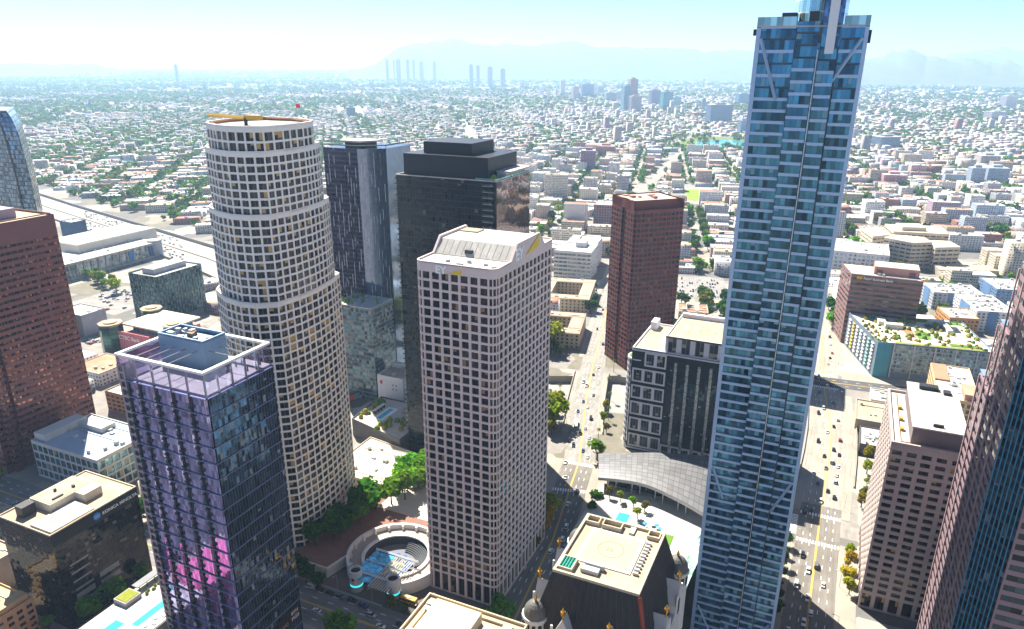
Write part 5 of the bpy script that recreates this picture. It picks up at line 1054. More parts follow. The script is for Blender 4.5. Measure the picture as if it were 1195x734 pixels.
def seam_mat():
    m, nt, out = new_mat('seamed_metal'); uv, wn, fr = pane_setup(nt); s = mth(nt, 'MAXIMUM', mth(nt, 'LESS_THAN', fr.outputs[0], .06), mth(nt, 'LESS_THAN', fr.outputs[1], .09)); k = mth(nt, 'MULTIPLY_ADD', wn.outputs['Value'], .05, .13); col = mixc(nt, s, nd(nt, 'ShaderNodeCombineXYZ', {0: k, 1: k, 2: mth(nt, 'MULTIPLY', k, 1.04)}).outputs[0], (.05, .05, .06)); bsdf(nt, out, col, .5, .25, .4); return m
rm.build('metal_roof', seam_mat(), t, smooth=True)
f = MB()
for i in range(14): a, b = pr(i, 0), pr(i + 1, 0); f.face([(a[0], a[1], a[2] - 1.8), (b[0], b[1], b[2] - 1.8), b, a])
f.build('fascia', wall('fascia_grey', (.42, .42, .44), .4, .08, metal=.3), t)
for k in range(8): i = 1 + k * 12 // 8; MB().cyl(E0[i][0] + .5, E0[i][1] + 2.5, .35, 6, 14, 8).build('column', STEEL, t)
c = MB(); c.prism([(-103, 368), (-48, 368), (-46, 408), (-110, 388)], 0, 12.4); c.build('wall', glass('lobby_glass', (.05, .06, .08), .5, .08, .1, mull=.06), t)
t = thing('pool_terrace', 'sunny pool terrace with white paving in front of the curved metal roof', 'terrace', (-80, 345, 0)); MB().box(-106, 314, 0, -44, 367, 5.8).build('wall', OFFW, t); MB().box(-106.6, 314.4, 5.8, -44.4, 365.6, 6.0).build('deck', wall('terrace_white', (.46, .43, .39), .8, .08), t); MB().box(-88.5, 327, 6, -82, 341, 6.12).build('pool_water', POOL, t); c = MB(); parapet(c, rect(-89.2, 326.2, -81.3, 341.8), 6, 6.25, .75); c.build('pool_coping', wall('coping_cyan', (.35, .62, .62)), t); MB().box(-66, 322, 6, -56, 332, 6.3).build('lawn', LAWN, t)
for k in range(7): MB().box(-79 + k * 1.6, 345 + (k % 3), 6, -78.2 + k * 1.6, 347 + (k % 3), 6.4).build('lounger', WHITE, t)
um2 = None
for k, (x, y, cc_) in enumerate(((-72, 334, (.05, .35, .6)), (-69, 337, (.5, .62, .66)), (-66, 335, (.05, .35, .6)), (-64, 333, (.1, .45, .62)))):
    o = thing('umbrella', ('blue parasol on the pool terrace, left of the pale one', 'pale parasol among the blue ones on the pool terrace', 'blue parasol on the pool terrace, right of the pale one', 'light blue parasol at the right end of the pool terrace')[k], 'umbrella', (x, y, 6), 'parasols on the pool terrace'); MB().cyl(x, y, .06, 6, 8.5, 6).build('pole', STEEL, o); c = MB(); c.cyl(x, y, 1.4, 8.2, 8.9, 8, r1=.05, top=False); c.build('canopy', wall('parasol_%d' % k, cc_, .7, .05), o)
t = thing('glass_atrium', 'curving light blue glass atrium roof at the left foot of the skyscraper', 'atrium', (-42, 290, 0)); c = MB(); fr_ = MB(); PA = []
for k in range(13):
    y = 336 - k * 7.5; PA.append((y, -43 - 3.5 * sin(pi * k / 12), 34 - 9 * cos(pi * k / 14)))
for (ya, xa, za), (yb, xb, zb) in zip(PA, PA[1:]):
    for j in range(3):
        A = lambda y, x, z, q: (x + (-35 - x) * q / 3, y, z * .45 + z * .55 * (q / 3) ** .7)
        c.face([A(ya, xa, za, j), A(yb, xb, zb, j), A(yb, xb, zb, j + 1), A(ya, xa, za, j + 1)], 0, [(0, j * 2), (3, j * 2), (3, j * 2 + 2), (0, j * 2 + 2)])
        fr_.bar(A(ya, xa, za, j), A(ya, xa, za, j + 1), .25)
    fr_.bar(A(ya, xa, za, 0), A(yb, xb, zb, 0), .5)
    c.face([(xa, ya, 0), (xb, yb, 0), (xb, yb, zb * .45), (xa, ya, za * .45)], 0, [(0, 0), (3, 0), (3, 5), (0, 5)])
c.build('glazing', glass('atrium_glass', (.36, .58, .66), .6, .06, 0, wob=.05, mull=.08, mcol=(.10, .22, .28), mv=.08), t); fr_.build('frame', wall('frame_pale', (.62, .66, .68)), t)

# ------------------------------------------------------------------ blocks beyond the freeway (streets there turn to a second grid)
R2 = rad(13.4); T7 = (-196, 600, R2)
def office_white():
    T = (-258, 790, rad(8)); t = thing('office_block', 'white office block with banded windows on two wings between the black tower and red-brown tower', 'office block', (-275, 830, 0)); m = wall('office_white', (.64, .64, .66), .7, .06); W = Wins(); mb = MB(T); occ(-310, 790, -258, 890, 30)
    for (a, b, c_, d, h) in ((-44, 0, 0, 46, 35), (-40, 46, -4, 100, 32)): edge_grid(mb, W, rect(a, b, c_, d), 1, h - 1, 5.4, 4.6, .5, 2.4, .25, (3, 1)); mb.prism(rect(a, b, c_, d), h - 1, h, top=False); parapet(mb, rect(a, b, c_, d), h, h + 1, .4)
    mb.build('wall', m, t)
    for (a, b, c_, d, h) in ((-44, 0, 0, 46, 35), (-40, 46, -4, 100, 32)): c = MB(T); c.box(a + .4, b + .4, h - .2, c_ - .4, d - .4, h + .1); c.build('roof', ROOFW, t)
    c = MB(T); c.box(-24, 26, 35, -12, 44, 41); c.build('penthouse', m, t); c = MB(T); c.box(-41, 50, 32.1, -30, 96, 34); c.build('rooftop_unit', UNIT, t); W.emit(t, glass('band_window', (.16, .21, .27), .5, .08, .15, (.5, .44, .28), .04, .9), T=T)
office_white()
def courtyard_flats(lab, T, w, d, h, roof):
    t = thing('apartment_block', lab, 'apartment block', (*xf(np.array([[w / 2, d / 2, 0.]]), T)[0][:2], 0)); W = Wins(); mb = MB(T)
    P = [rect(0, 0, w, 13), rect(0, 13, 12, d - 13), rect(w - 12, 13, w, d - 13), rect(0, d - 13, w, d)]
    for q in P: edge_grid(mb, W, q, .5, h - .4, 4.2, 3.2, 2.4, 1.5, .25, (2, 1)); mb.prism(q, h - .4, h, top=False); 
    mb.build('wall', wall('flats_cream', (.50, .41, .28), .8, .12), t); c = MB(T); e = MB(T)
    for (a, b), (x, y), (u, v), (r, s) in P: c.box(a - .3, b - .3, h, u + .3, v + .3, h + .5, bottom=True); e.box(a + 1.5, b + 1.5, h + .5, u - 1.5, v - 1.5, h + .75)
    c.build('roof_edge', roof, t); e.build('roof', ROOFT, t); W.emit(t, GW, T=T, n=80)
    for k in range(9): c = MB(T); x = rnd.uniform(2, w - 4); y = rnd.choice((3, 8, d - 9, d - 4)); c.box(x, y, h + .75, x + rnd.uniform(1.5, 5), y + 1.8, h + rnd.uniform(1.2, 2)); c.build('rooftop_unit', ROOFW, t)
    P_ = xf(np.array([[0, 0, 0], [w, 0, 0], [w, d, 0], [0, d, 0]], float), T); occ(P_[:, 0].min() + 5, P_[:, 1].min() + 5, P_[:, 0].max() - 5, P_[:, 1].max() - 5, h * .8); return t
courtyard_flats('cream courtyard flats with brown roof edges, nearer of two along the avenue left side', (-252, 568, rad(13)), 56, 58, 14.5, wall('roof_brown', (.36, .25, .19)))
courtyard_flats('cream courtyard flats with tan roof edges, farther of two along the avenue left side', (-275, 668, rad(13)), 54, 74, 14.5, wall('roof_tan', (.42, .33, .26)))
simple_block('office_block', 'plum brick mid-rise with white base and cornice behind the red-brown tower', 'office block', rect(0, 0, 44, 46), 38, wall('plum_brick', (.30, .15, .17)), ROOFW, None, GW, T=(-350, 1075, rad(10)), n=4, floor=4, bay=4)
# brown office right of the skyscraper
t = simple_block('office_block', 'brown banded office block with salmon penthouse and a bank sign right of the skyscraper', 'office block', [(0, 0), (57, 0), (49, 40), (-9, 40)], 65, wall('brown_office', (.25, .14, .13), .7, .1), ROOFW, None, glass('brown_band', (.05, .05, .065), .6, .06, .05, (.4, .25, .1), .04, .8), T=(16, 701, 0), bay=9.5, floor=4.55, pw=.35, ph=2.4, n=2)
MB().box(34, 712, 65, 70, 734, 72).build('penthouse', wall('salmon_wall', (.50, .26, .21)), t); MB().box(34.5, 712.5, 72, 69.5, 733.5, 72.3).build('penthouse_roof', ROOFW, t); MB().box(20.5, 700.7, 61.6, 25, 701, 64.4).build('sign_emblem', wall('emblem_gold', (.62, .40, .01)), t); text_mesh('Royal Business Bank', 2.9, WHITE, 'sign_lettering', t, (26, 700.85, 61.9), (1, 0, 0), (0, 0, 1), .06)
for x in (36, 62): MB().box(x, 711.8, 65.2, x + 5, 712, 69.5).build('louvre_panel', wall('plum_panel', (.22, .10, .14)), t)
# apartment block with roof garden
def garden_block():
    T = (42, 627, rad(8.5)); h = 29.5; t = thing('apartment_block', 'teal balconied apartment block with a green roof garden and roof pool', 'apartment block', (80, 660, 0)); occ(30, 640, 125, 690, 25)
    mb = MB(T); P = [(0, 0), (84, 0), (80, 74), (-12, 74)]; mb.prism(P, 0, h, top=False); parapet(mb, P, h, h + 1.1, .5); mb.build('wall', wall('slate_blue', (.16, .21, .27), .6, .1), t); c = MB(T); c.cap(inset(P, .4), h + .02); c.build('roof', wall('roof_cream', (.58, .52, .42)), t)
    W = Wins(); f = MB(T); punched(f, W, (12, -.25), (83.8, -.25), 6, h - .3, 16, 7, .8, 1.0, .2, 0, (2, 1)); f.build('facade_frame', wall('facade_grey', (.36, .40, .46)), t); W.emit(t, glass('flats_glass', (.12, .22, .27), .55, .08, .25, (.4, .4, .36), .05, 1.1, mull=.06), T=T, n=90)
    c = MB(T); c.box(0, -.5, 0, 10.5, .3, h + .6); c.build('corner_panel', wall('teal_panel', (.08, .30, .38)), t); bl = [wall('balc_white', (.62, .62, .6)), wall('balc_yellow', (.6, .42, .08)), wall('balc_green', (.25, .45, .38))]
    for j in range(8):
        for k in range(7):
            c = MB(T); y = 6 + k * 9.6; xx = -.162 * y; c.box(xx - 1.5, y, 3 + j * 3.2, xx + .3, y + 5.5, 4.2 + j * 3.2, bottom=True); c.build('balcony', bl[(j * 3 + k * 5) % 3 if k % 2 else 0], t)
    for k in range(5): c = MB(T); c.box(12 + k * 15, -.9, 1, 12.8 + k * 15, -.25, h); c.build('facade_fin', wall('fin_white', (.55, .57, .6)), t)
    for (a, b, c_, d, m, z) in ((2, 58, 10, 66, POOL, .3), (28, 66, 78, 73, LAWN, .4), (34, 20, 44, 40, LAWN, .3), (14, 2, 80, 6, wall('sedum', (.22, .24, .03)), .5), (55, 8, 78, 14, LAWN, .4), (26, 22, 33, 42, wall('terracotta', (.45, .18, .08)), .4), (46, 44, 72, 60, DARKM, .3), (14, 44, 24, 60, DARKM, .3)): c = MB(T); c.box(a, b, h, c_, d, h + z); c.build('roof_garden_bed', m, t)
    for (a, b, c_, d, hh_) in ((12, 40, 26, 46, 4), (8, 48, 14, 60, 3.5), (50, 62, 66, 66, 4), (60, 40, 64, 60, 3)): c = MB(T); c.box(a, b, h, c_, d, h + hh_); c.build('roof_pavilion', OFFW, t)
    sm = [wall('shrub_mix', (.17, .19, .03)), wall('shrub_a', (.10, .17, .02)), wall('shrub_b', (.26, .22, .03))]
    for k in range(190):
        x, y = rnd.uniform(-4, 80), rnd.uniform(1.5, 71); c = MB(T); r_ = rnd.uniform(.8, 2.1); c.dome(x, y, r_, h, r_ * rnd.uniform(1, 1.9), 7, 3); c.build('roof_shrub', rnd.choice(sm), t)
garden_block()
# ornate cream corner block
t = simple_block('apartment_block', 'ornate cream stone block with arched bays and terracotta roof pieces', 'apartment block', rect(80, 545, 106, 614), 23, wall('ornate_cream', (.60, .46, .27), .8, .12), ROOFW, None, glass('amber_window', (.10, .07, .04), .3, .1, .2, (.5, .3, .08)), bay=4.4, floor=4, pw=1.6, ph=1.3, n=7); MB().box(80.5, 580, 23, 90, 613, 24.2).build('tiled_roof', wall('terracotta_tile', (.42, .21, .13)), t); MB().box(96, 547, 23, 105, 566, 27).build('roof_room', wall('pink_room', (.44, .24, .2)), t); MB().box(95.5, 546.5, 27, 105.5, 566.5, 28, bottom=True).build('room_roof', wall('terracotta_tile2', (.52, .27, .18)), t)
# low shops by the junction
for a in (('low_shop', 'small low shop with cream roof by the junction behind the helipad block', rect(30, 520, 62, 556), 7, BEIGE, ROOFT), ('low_shop', 'dark roofed low shop with yellow awnings by the junction', rect(33, 484, 58, 512), 6, wall('shop_dark', (.12, .11, .10)), ROOFG), ('low_shop', 'small grey roofed kiosk building beside the hill street', rect(40, 562, 72, 586), 6, OFFW, ROOFW)): simple_block(a[0], a[1], 'shop', a[2], a[3], a[4], a[5], n=4)
# hospital and neighbours on the right
def hospital():
    T = (62, 1010, rad(16)); m = wall('hospital_beige', (.60, .51, .38), .8, .1); t = thing('hospital', 'large beige hospital of angled wings with dark window bands, upper right', 'hospital', (105, 1070, 0)); W = Wins(); mb = MB(T); occ(60, 1000, 170, 1130, 28)
    for P, h in (([(0, 30), (26, 4), (52, 12), (52, 40), (20, 52)], 34), ([(52, 0), (84, 8), (84, 46), (52, 40)], 30), ([(18, 52), (84, 46), (92, 96), (22, 100)], 38), ([(-10, 40), (16, 54), (16, 96), (-10, 90)], 33)): edge_grid(mb, W, P, 2, h - 2, 7.5, 5, 1.2, 3.0, .5, (3, 1)); mb.prism(P, h - 2, h, top=False); mb.cap(P, h); mb.prism(P, 0, 2, top=False)
    mb.build('wall', m, t); W.emit(t, glass('hospital_glass', (.06, .06, .06), .4, .1, .1), T=T); c = MB(T); c.box(30, 58, 38, 60, 84, 43); c.build('penthouse', m, t); c = MB(T); c.prism([(50, -30), (120, -22), (118, 4), (52, -2)], 0, 9); c.build('low_wing', wall('tan_grey', (.36, .31, .26)), t)
hospital()
simple_block('clinic', 'white clinic block with rows of small square windows right behind the skyscraper', 'clinic', rect(-16, 968, 60, 1034), 26, wall('clinic_white', (.64, .64, .66), .7, .05), ROOFW, None, glass('blue_window', (.16, .24, .34), .5, .1, .1), bay=5, floor=5, pw=1.8, ph=2.1, n=6)
simple_block('office_block', 'small orange brick walk-up with white roof right of the brown bank block', 'office block', rect(0, 0, 26, 34), 16, wall('orange_brick', (.55, .27, .10)), ROOFW, None, GW, T=(108, 770, rad(14)), n=4, bay=3.6, floor=3.3)
# white and blue modern flats on the right
for k, (x, y, w_, d_, h_, cc_, lab) in enumerate(((132, 790, 34, 60, 20, 'w', 'white modern flats with blue end wall right of the orange walk-up'), (175, 800, 44, 46, 18, 'w', 'white modern flats with grey-blue balconies at the far right'), (100, 850, 48, 40, 18, 'g', 'long grey and white flats behind the orange walk-up'), (160, 880, 52, 48, 21, 'b', 'blue walled modern flats beside the hospital low wing'), (222, 850, 40, 50, 17, 'w', 'small white modern flats cut by the mauve tower edge'))):
    t = simple_block('apartment_block', lab, 'apartment block', rect(0, 0, w_, d_), h_, {'w': wall('modern_white', (.66, .66, .68), .7, .05), 'g': wall('modern_grey', (.46, .48, .52)), 'b': wall('modern_blue', (.17, .27, .42))}[cc_], ROOFW, None, glass('modern_window', (.09, .12, .17), .5, .08, .15), T=(x, y, rad(13)), bay=4.2, floor=3.3, pw=2., ph=1.4, n=14, wn=60); c = MB((x, y, rad(13))); c.box(-.3, d_ * .3, 0, .1, d_ * .7, h_ + .5); c.box(w_ * .3, -.3, 0, w_ * .55, .1, h_ + .4); c.build('accent_panel', wall('accent_blue', (.13, .24, .42)), t)
# soccer field and lake
c = MB(); c.prism([(-276, 1400), (-232, 1410), (-254, 1545), (-298, 1530)], 0, .3); struct(c.build('sports_field', wall('turf_lime', (.20, .40, .03), .95, .12, .03)))
c = MB(); c.cap([(-470, 2430), (-420, 2380), (-330, 2390), (-300, 2470), (-330, 2640), (-420, 2690), (-480, 2560)], .25); struct(c.build('lake', water('lake_water', (.05, .36, .44)))); c = MB(); c.cap([(-540, 2330), (-300, 2300), (-270, 2760), (-520, 2790)], .1); struct(c.build('park_lawn', wall('park_lawn', (.13, .17, .03), .95, .25, .02)))
c = MB(); c.cap(rect(-560, -160, -286, 128), .004); struct(c.build('added_dark_ground', asphalt('rear_asphalt', (.06, .06, .07)))); c = MB(); c.cap(rect(-266, -160, -140, 140), .004); struct(c.build('added_dark_ground', _M.get('x') or bpy.data.materials['rear_asphalt']))  # dark sheets added out of frame so the violet glass mirrors dark ground
# simple buildings added out of frame so the glass has something to mirror
for k, (x, y, w_, d_, h_, c_) in enumerate(((-330, -150, 60, 50, 150, (.50, .34, .30)), (-263, 96, 25, 47, 18, (.52, .12, .24)), (-196, -120, 34, 40, 190, (.10, .11, .20)), (10, -150, 60, 60, 190, (.46, .42, .38)), (140, -60, 60, 60, 230, (.40, .42, .46)))):
    m = MB(); m.box(x, y, 0, x + w_, y + d_, h_); o = m.build('office_tower', citywall('rear_wall_%d' % k), loc=(x + w_ / 2, y + d_ / 2, 0)); o.color = c4(c_); tag(o, ('terracotta tower behind the viewpoint, seen only in reflections', 'magenta low block added out of frame, mirrored in the violet glass', 'navy tower behind the viewpoint, seen only in reflections', 'grey stone tower behind the viewpoint, seen only in reflections', 'blue-grey tower behind the viewpoint, seen only in reflections')[k], 'office tower')

simple_block('office_tower', 'unseen grey tower added behind the blue skyscraper for its shadow', 'office tower', rect(-72, 596, -36, 640), 92, wall('grey_tower', (.4, .4, .42)), ROOFW, None, GW, n=3)  # hidden tower, added to cast the shadow on the far junction
# ------------------------------------------------------------------ the low city: nearest buildings as individuals, everything farther as one mass
OC = np.array(OCC, float)
def hidden(P):
    """is the segment from the viewpoint to each point stopped by one of the big buildings"""
    P = np.asarray(P, float); o = np.array([0, 0, EYE]); d = P - o; r = np.zeros(len(P), bool); d = np.where(np.abs(d) < 1e-6, 1e-6, d)
    for x0, y0, x1, y1, h in OC:
        t0 = np.stack([(x0 - o[0]) / d[:, 0], (y0 - o[1]) / d[:, 1], (-5 - o[2]) / d[:, 2]], 1); t1 = np.stack([(x1 - o[0]) / d[:, 0], (y1 - o[1]) / d[:, 1], (h - o[2]) / d[:, 2]], 1)
        a = np.minimum(t0, t1).max(1); b = np.maximum(t0, t1).min(1); r |= (a < b) & (b > 0) & (a < .995)
    return r
def pdist(P, path):
    P = np.asarray(P, float)[:, :2]; best = np.full(len(P), 1e9)
    for a, b in zip(path, path[1:]):
        a, b = np.array(a, float), np.array(b, float); ab = b - a; t = np.clip(((P - a) @ ab) / (ab @ ab), 0, 1); best = np.minimum(best, np.hypot(*(P - a - t[:, None] * ab).T))
    return best
def clear_of(P, m):
    r = np.ones(len(P), bool)
    for x0, y0, x1, y1, h in OC: r &= ~((P[:, 0] > x0 - m) & (P[:, 0] < x1 + m) & (P[:, 1] > y0 - m) & (P[:, 1] < y1 + m))
    return r
LOTS = [(-178, 778, -100, 880), (-160, 705, -60, 770), (-745, 455, -640, 560), (-640, 395, -585, 460), (-1110, 640, -880, 700)]
PAL = [('white', (.66, .65, .63)), ('white', (.62, .62, .62)), ('cream', (.60, .52, .40)), ('beige', (.50, .42, .33)), ('pale grey', (.50, .50, .51)), ('pale pink', (.56, .41, .37)), ('brick red', (.36, .16, .13)), ('white', (.70, .68, .66)), ('pale blue', (.42, .49, .58)), ('tan', (.48, .40, .30)), ('grey', (.40, .40, .42)), ('cream', (.64, .57, .46)), ('white', (.68, .67, .66)), ('mauve', (.38, .28, .33))]
RPAL = [('white', (.70, .68, .65)), ('white', (.66, .64, .62)), ('white', (.72, .70, .67)), ('pale grey', (.54, .54, .54)), ('cream', (.60, .54, .45)), ('grey', (.36, .36, .37)), ('tan', (.48, .40, .30)), ('rust red', (.40, .19, .12)), ('tan', (.50, .38, .24)), ('white', (.66, .64, .62)), ('rust red', (.46, .25, .16))]
def plots(a0, ang, R0, R1, test, bw=94, bd=150, sw=16, px=(2, 5)):
    out = []; c, s = cos(ang), sin(ang); nx = int(R1 / (bw + sw)) + 1; ny = int(R1 / (bd + sw)) + 1
    for i in range(-nx, nx):
        for j in range(-ny, ny):
            bx, by = i * (bw + sw) + sw / 2, j * (bd + sw) + sw / 2; k = rnd.random(); ny_ = px[1] + (rnd.random() < .5); nx_ = px[0] + (rnd.random() < .25)
            for a in range(nx_):
                for b in range(ny_):
                    lx, ly = bx + (a + .5) * bw / nx_, by + (b + .5) * bd / ny_; x, y = a0[0] + lx * c - ly * s, a0[1] + lx * s + ly * c
                    if R0 < math.hypot(x, y) < R1: out.append((x, y, bw / nx_ * rnd.uniform(.62, .94), bd / ny_ * rnd.uniform(.62, .95), ang))
    P = np.array(out); return P[test(P)]
fwl = lambda P: np.where(P[:, 0] < -430, np.interp(-P[:, 0], [430, 745, 1258, 1800, 2700], [590, 722, 866, 1030, 1345]), 555)
leftz = lambda P: P[:, 0] < -560 - (P[:, 1] - 650) * .28
infr = lambda P, m=60: (lambda x, y, d: (d > 5) & (x > -m) & (x < 1195 + m) & (y > 60) & (y < 760))(*proj(np.c_[P[:, 0], P[:, 1], np.zeros(len(P))]))
PA_ = plots((-178, 567), rad(13.4), 480, 2300, lambda P: infr(P) & (P[:, 1] > fwl(P) + 45) & ~leftz(P))
PB_ = plots((-900, 900), rad(37.4), 480, 2300, lambda P: infr(P) & (P[:, 1] > fwl(P) + 45) & leftz(P), px=(2, 6))
PC_ = plots((-500, 300), rad(0), 250, 900, lambda P: infr(P) & (P[:, 1] > 240) & (P[:, 1] < fwl(P) - 60) & (P[:, 0] < -300), bw=80, bd=70, px=(2, 2))
P = np.concatenate([PA_, PB_, PC_]); ok = clear_of(P, 14) & (pdist(P, AV7) > 26) & (pdist(P, AVW) > 28) & (pdist(P, FW) > 52) & (pdist(P, S8) > 22)
for a, b, c, d in LOTS + [(-300, 1385, -225, 1560), (-560, 2290, -250, 2800), (-160, 590, 20, 640), (20, 440, 60, 520), (-20, 430, 140, 690)]: ok &= ~((P[:, 0] > a - 8) & (P[:, 0] < c + 8) & (P[:, 1] > b - 8) & (P[:, 1] < d + 8))
P = P[ok]
r_ = np.random.default_rng(3); n = len(P); H = r_.choice([4.5, 7, 7, 10, 10, 13, 13, 16, 20, 27], n) * r_.uniform(.9, 1.1, n); H = np.where(leftz(P), np.minimum(H, r_.choice([5, 7, 9, 12], n)), H); keep = r_.random(n) > .10; P = P[keep]; H = H[keep]; n = len(P)
dist = np.hypot(P[:, 0], P[:, 1]); big = (dist > 900) & (r_.random(n) < .05); H = np.where(big, H * 1.9, H)
vis = ~hidden(np.c_[P[:, 0], P[:, 1], H]); sx, sy, sdp = proj(np.c_[P[:, 0], P[:, 1], H]); vis &= (sx > 2) & (sx < 1193) & (sy > 60) & (sy < 734)
score = np.where(vis, (P[:, 2] + P[:, 3]) * (H + .5 * P[:, 3]) / dist ** 2, 0); order = np.argsort(-score); NIND = 285; ind = order[:NIND]; rest = order[NIND:]
def where_word(x, y, z):
    a, b, d = (float(q[0]) for q in proj((x, y, z)))
    far = 'near side of' if d < 700 else 'beyond'
    if x < -430 and y < float(fwl(np.array([[x, y]]))[0]): return 'this side of the freeway'
    for lim, wd in ((60, 'beyond freeway at left edge'), (240, 'beyond freeway, left of stone tower'), (385, 'beyond the round stone tower'), (470, 'beyond the light striped tower'), (610, 'beyond the black balcony tower'), (720, 'between black and red-brown towers'), (800, 'beyond the red-brown tower'), (880, 'between red-brown tower and skyscraper'), (1050, 'just right of the skyscraper')):
        if a < lim: return wd
    return 'beyond hospital toward right edge'
NUMW = 'second third fourth fifth sixth seventh eighth ninth tenth eleventh twelfth thirteenth fourteenth fifteenth sixteenth seventeenth eighteenth nineteenth twentieth'.split()
def nth(k): return NUMW[k - 2] if k - 2 < len(NUMW) else '%dth' % k if k % 10 not in (1, 2, 3) or k % 100 in (11, 12, 13) else '%d%s' % (k, {1: 'st', 2: 'nd', 3: 'rd'}[k % 10])
STOR = {1: 'single-storey', 2: 'two-storey', 3: 'three-storey', 4: 'four-storey', 5: 'five-storey', 6: 'six-storey', 7: 'seven-storey', 8: 'eight-storey'}
def lowrise(x, y, w, d, ang, h):
    rr = rnd.random(); wn_, wc = rnd.choice(PAL); rn_, rc = rnd.choice(RPAL); st = max(1, round(h / 3.2)); small = w * d < 420 and h < 9
    shape = 'house' if small and rr < .6 else ('L' if rr < .35 else 'U' if rr < .5 and w > 26 else 'box')
    if shape == 'house': name, cat, wn2 = 'house', 'house', 'gabled house'; rn_, rc = rnd.choice(RPAL[3:])
    elif h < 8 and w * d > 700: name, cat, wn2 = 'warehouse', 'warehouse', 'warehouse'
    elif h > 18: name, cat, wn2 = 'office_block', 'office block', 'block'
    else: name, cat, wn2 = 'apartment_block', 'apartment block', {'L': 'L-shaped flats', 'U': 'courtyard flats', 'box': 'boxy flats'}[shape]
    lab = '%s %s %s with %s roof, %s' % (STOR.get(st, '%d-storey' % st), wn_, wn2, rn_, where_word(x, y, h)); hw, hd = w / 2, d / 2
    def place(mb, nm, m, par=None, col=None):
        me_o = mb.build(nm, m); me_o.location = (x, y, 0) if par is None else (0, 0, 0)
        if par is None: me_o.rotation_euler = (0, 0, ang); WL[me_o.name] = (x, y, 0)
        else: me_o.parent = par
        if col: me_o.color = c4(col)
        return me_o
    if shape == 'house': polys = [rect(-hw, -hd, hw, hd)]
    elif shape == 'L': polys = [rect(-hw, -hd, hw, -hd * .05), rect(-hw, -hd * .05, 0, hd)]
    elif shape == 'U': polys = [rect(-hw, -hd, hw, -hd * .4), rect(-hw, -hd * .4, -hw * .4, hd), rect(hw * .4, -hd * .4, hw, hd)]
    else: polys = [rect(-hw, -hd, hw, hd)]
    mb = MB()
    if shape == 'house':
        e = min(h, 4.5); g_ = e + min(w, d) * .32; mb.prism(polys[0], 0, e, top=False)
        if w > d: mb.face([(hw, -hd, e), (hw, hd, e), (hw, 0, g_)]); mb.face([(-hw, hd, e), (-hw, -hd, e), (-hw, 0, g_)]); F = [[(-hw - .5, -hd - .6, e - .3), (hw + .5, -hd - .6, e - .3), (hw + .5, 0, g_ + .1), (-hw - .5, 0, g_ + .1)], [(hw + .5, hd + .6, e - .3), (-hw - .5, hd + .6, e - .3), (-hw - .5, 0, g_ + .1), (hw + .5, 0, g_ + .1)]]
        else: mb.face([(-hw, -hd, e), (hw, -hd, e), (0, -hd, g_)]); mb.face([(hw, hd, e), (-hw, hd, e), (0, hd, g_)]); F = [[(hw + .6, -hd - .5, e - .3), (hw + .6, hd + .5, e - .3), (0, hd + .5, g_ + .1), (0, -hd - .5, g_ + .1)], [(-hw - .6, hd + .5, e - .3), (-hw - .6, -hd - .5, e - .3), (0, -hd - .5, g_ + .1), (0, hd + .5, g_ + .1)]]
        o = place(mb, name, CITY, None, wc); rf = MB()
        for f in F: rf.face(f)
        place(rf, 'roof', CROOF, o, rc); return tag(o, lab, cat)
    for q in polys: mb.prism(q, 0, h, top=False); parapet(mb, q, h - .02, h + .7, .35)
    o = place(mb, name, CITY, None, wc); rf = MB()
    for q in polys: rf.cap(inset(q, .3), h)
    place(rf, 'roof', CROOF, o, rc)
    for _ in range(rnd.choice((2, 3, 4, 5))):
        q = rnd.choice(polys); (a, b), _, (c, d_), _ = q
        if c - a < 5 or d_ - b < 5: continue
        uw, ud = rnd.uniform(1.2, 3.4), rnd.uniform(1.2, 3); ux, uy = rnd.uniform(a + .8, c - .8 - uw), rnd.uniform(b + .8, d_ - .8 - ud); u = MB(); u.box(ux, uy, h, ux + uw, uy + ud, h + rnd.uniform(.7, 1.9)); place(u, 'rooftop_unit', UNIT, o)
    if h > 9 and rnd.random() < .5:
        q = polys[0]; u = MB(); ux = rnd.uniform(q[0][0] + 1, q[2][0] - 6) if q[2][0] - q[0][0] > 9 else q[0][0] + 1; u.box(ux, q[0][1] + 1, h, ux + 4, q[0][1] + 5, h + 3); place(u, 'stair_tower', CROOF, o, wc)
    return tag(o, lab, cat)
for i in ind: lowrise(P[i, 0], P[i, 1], P[i, 2], P[i, 3], P[i, 4], H[i])

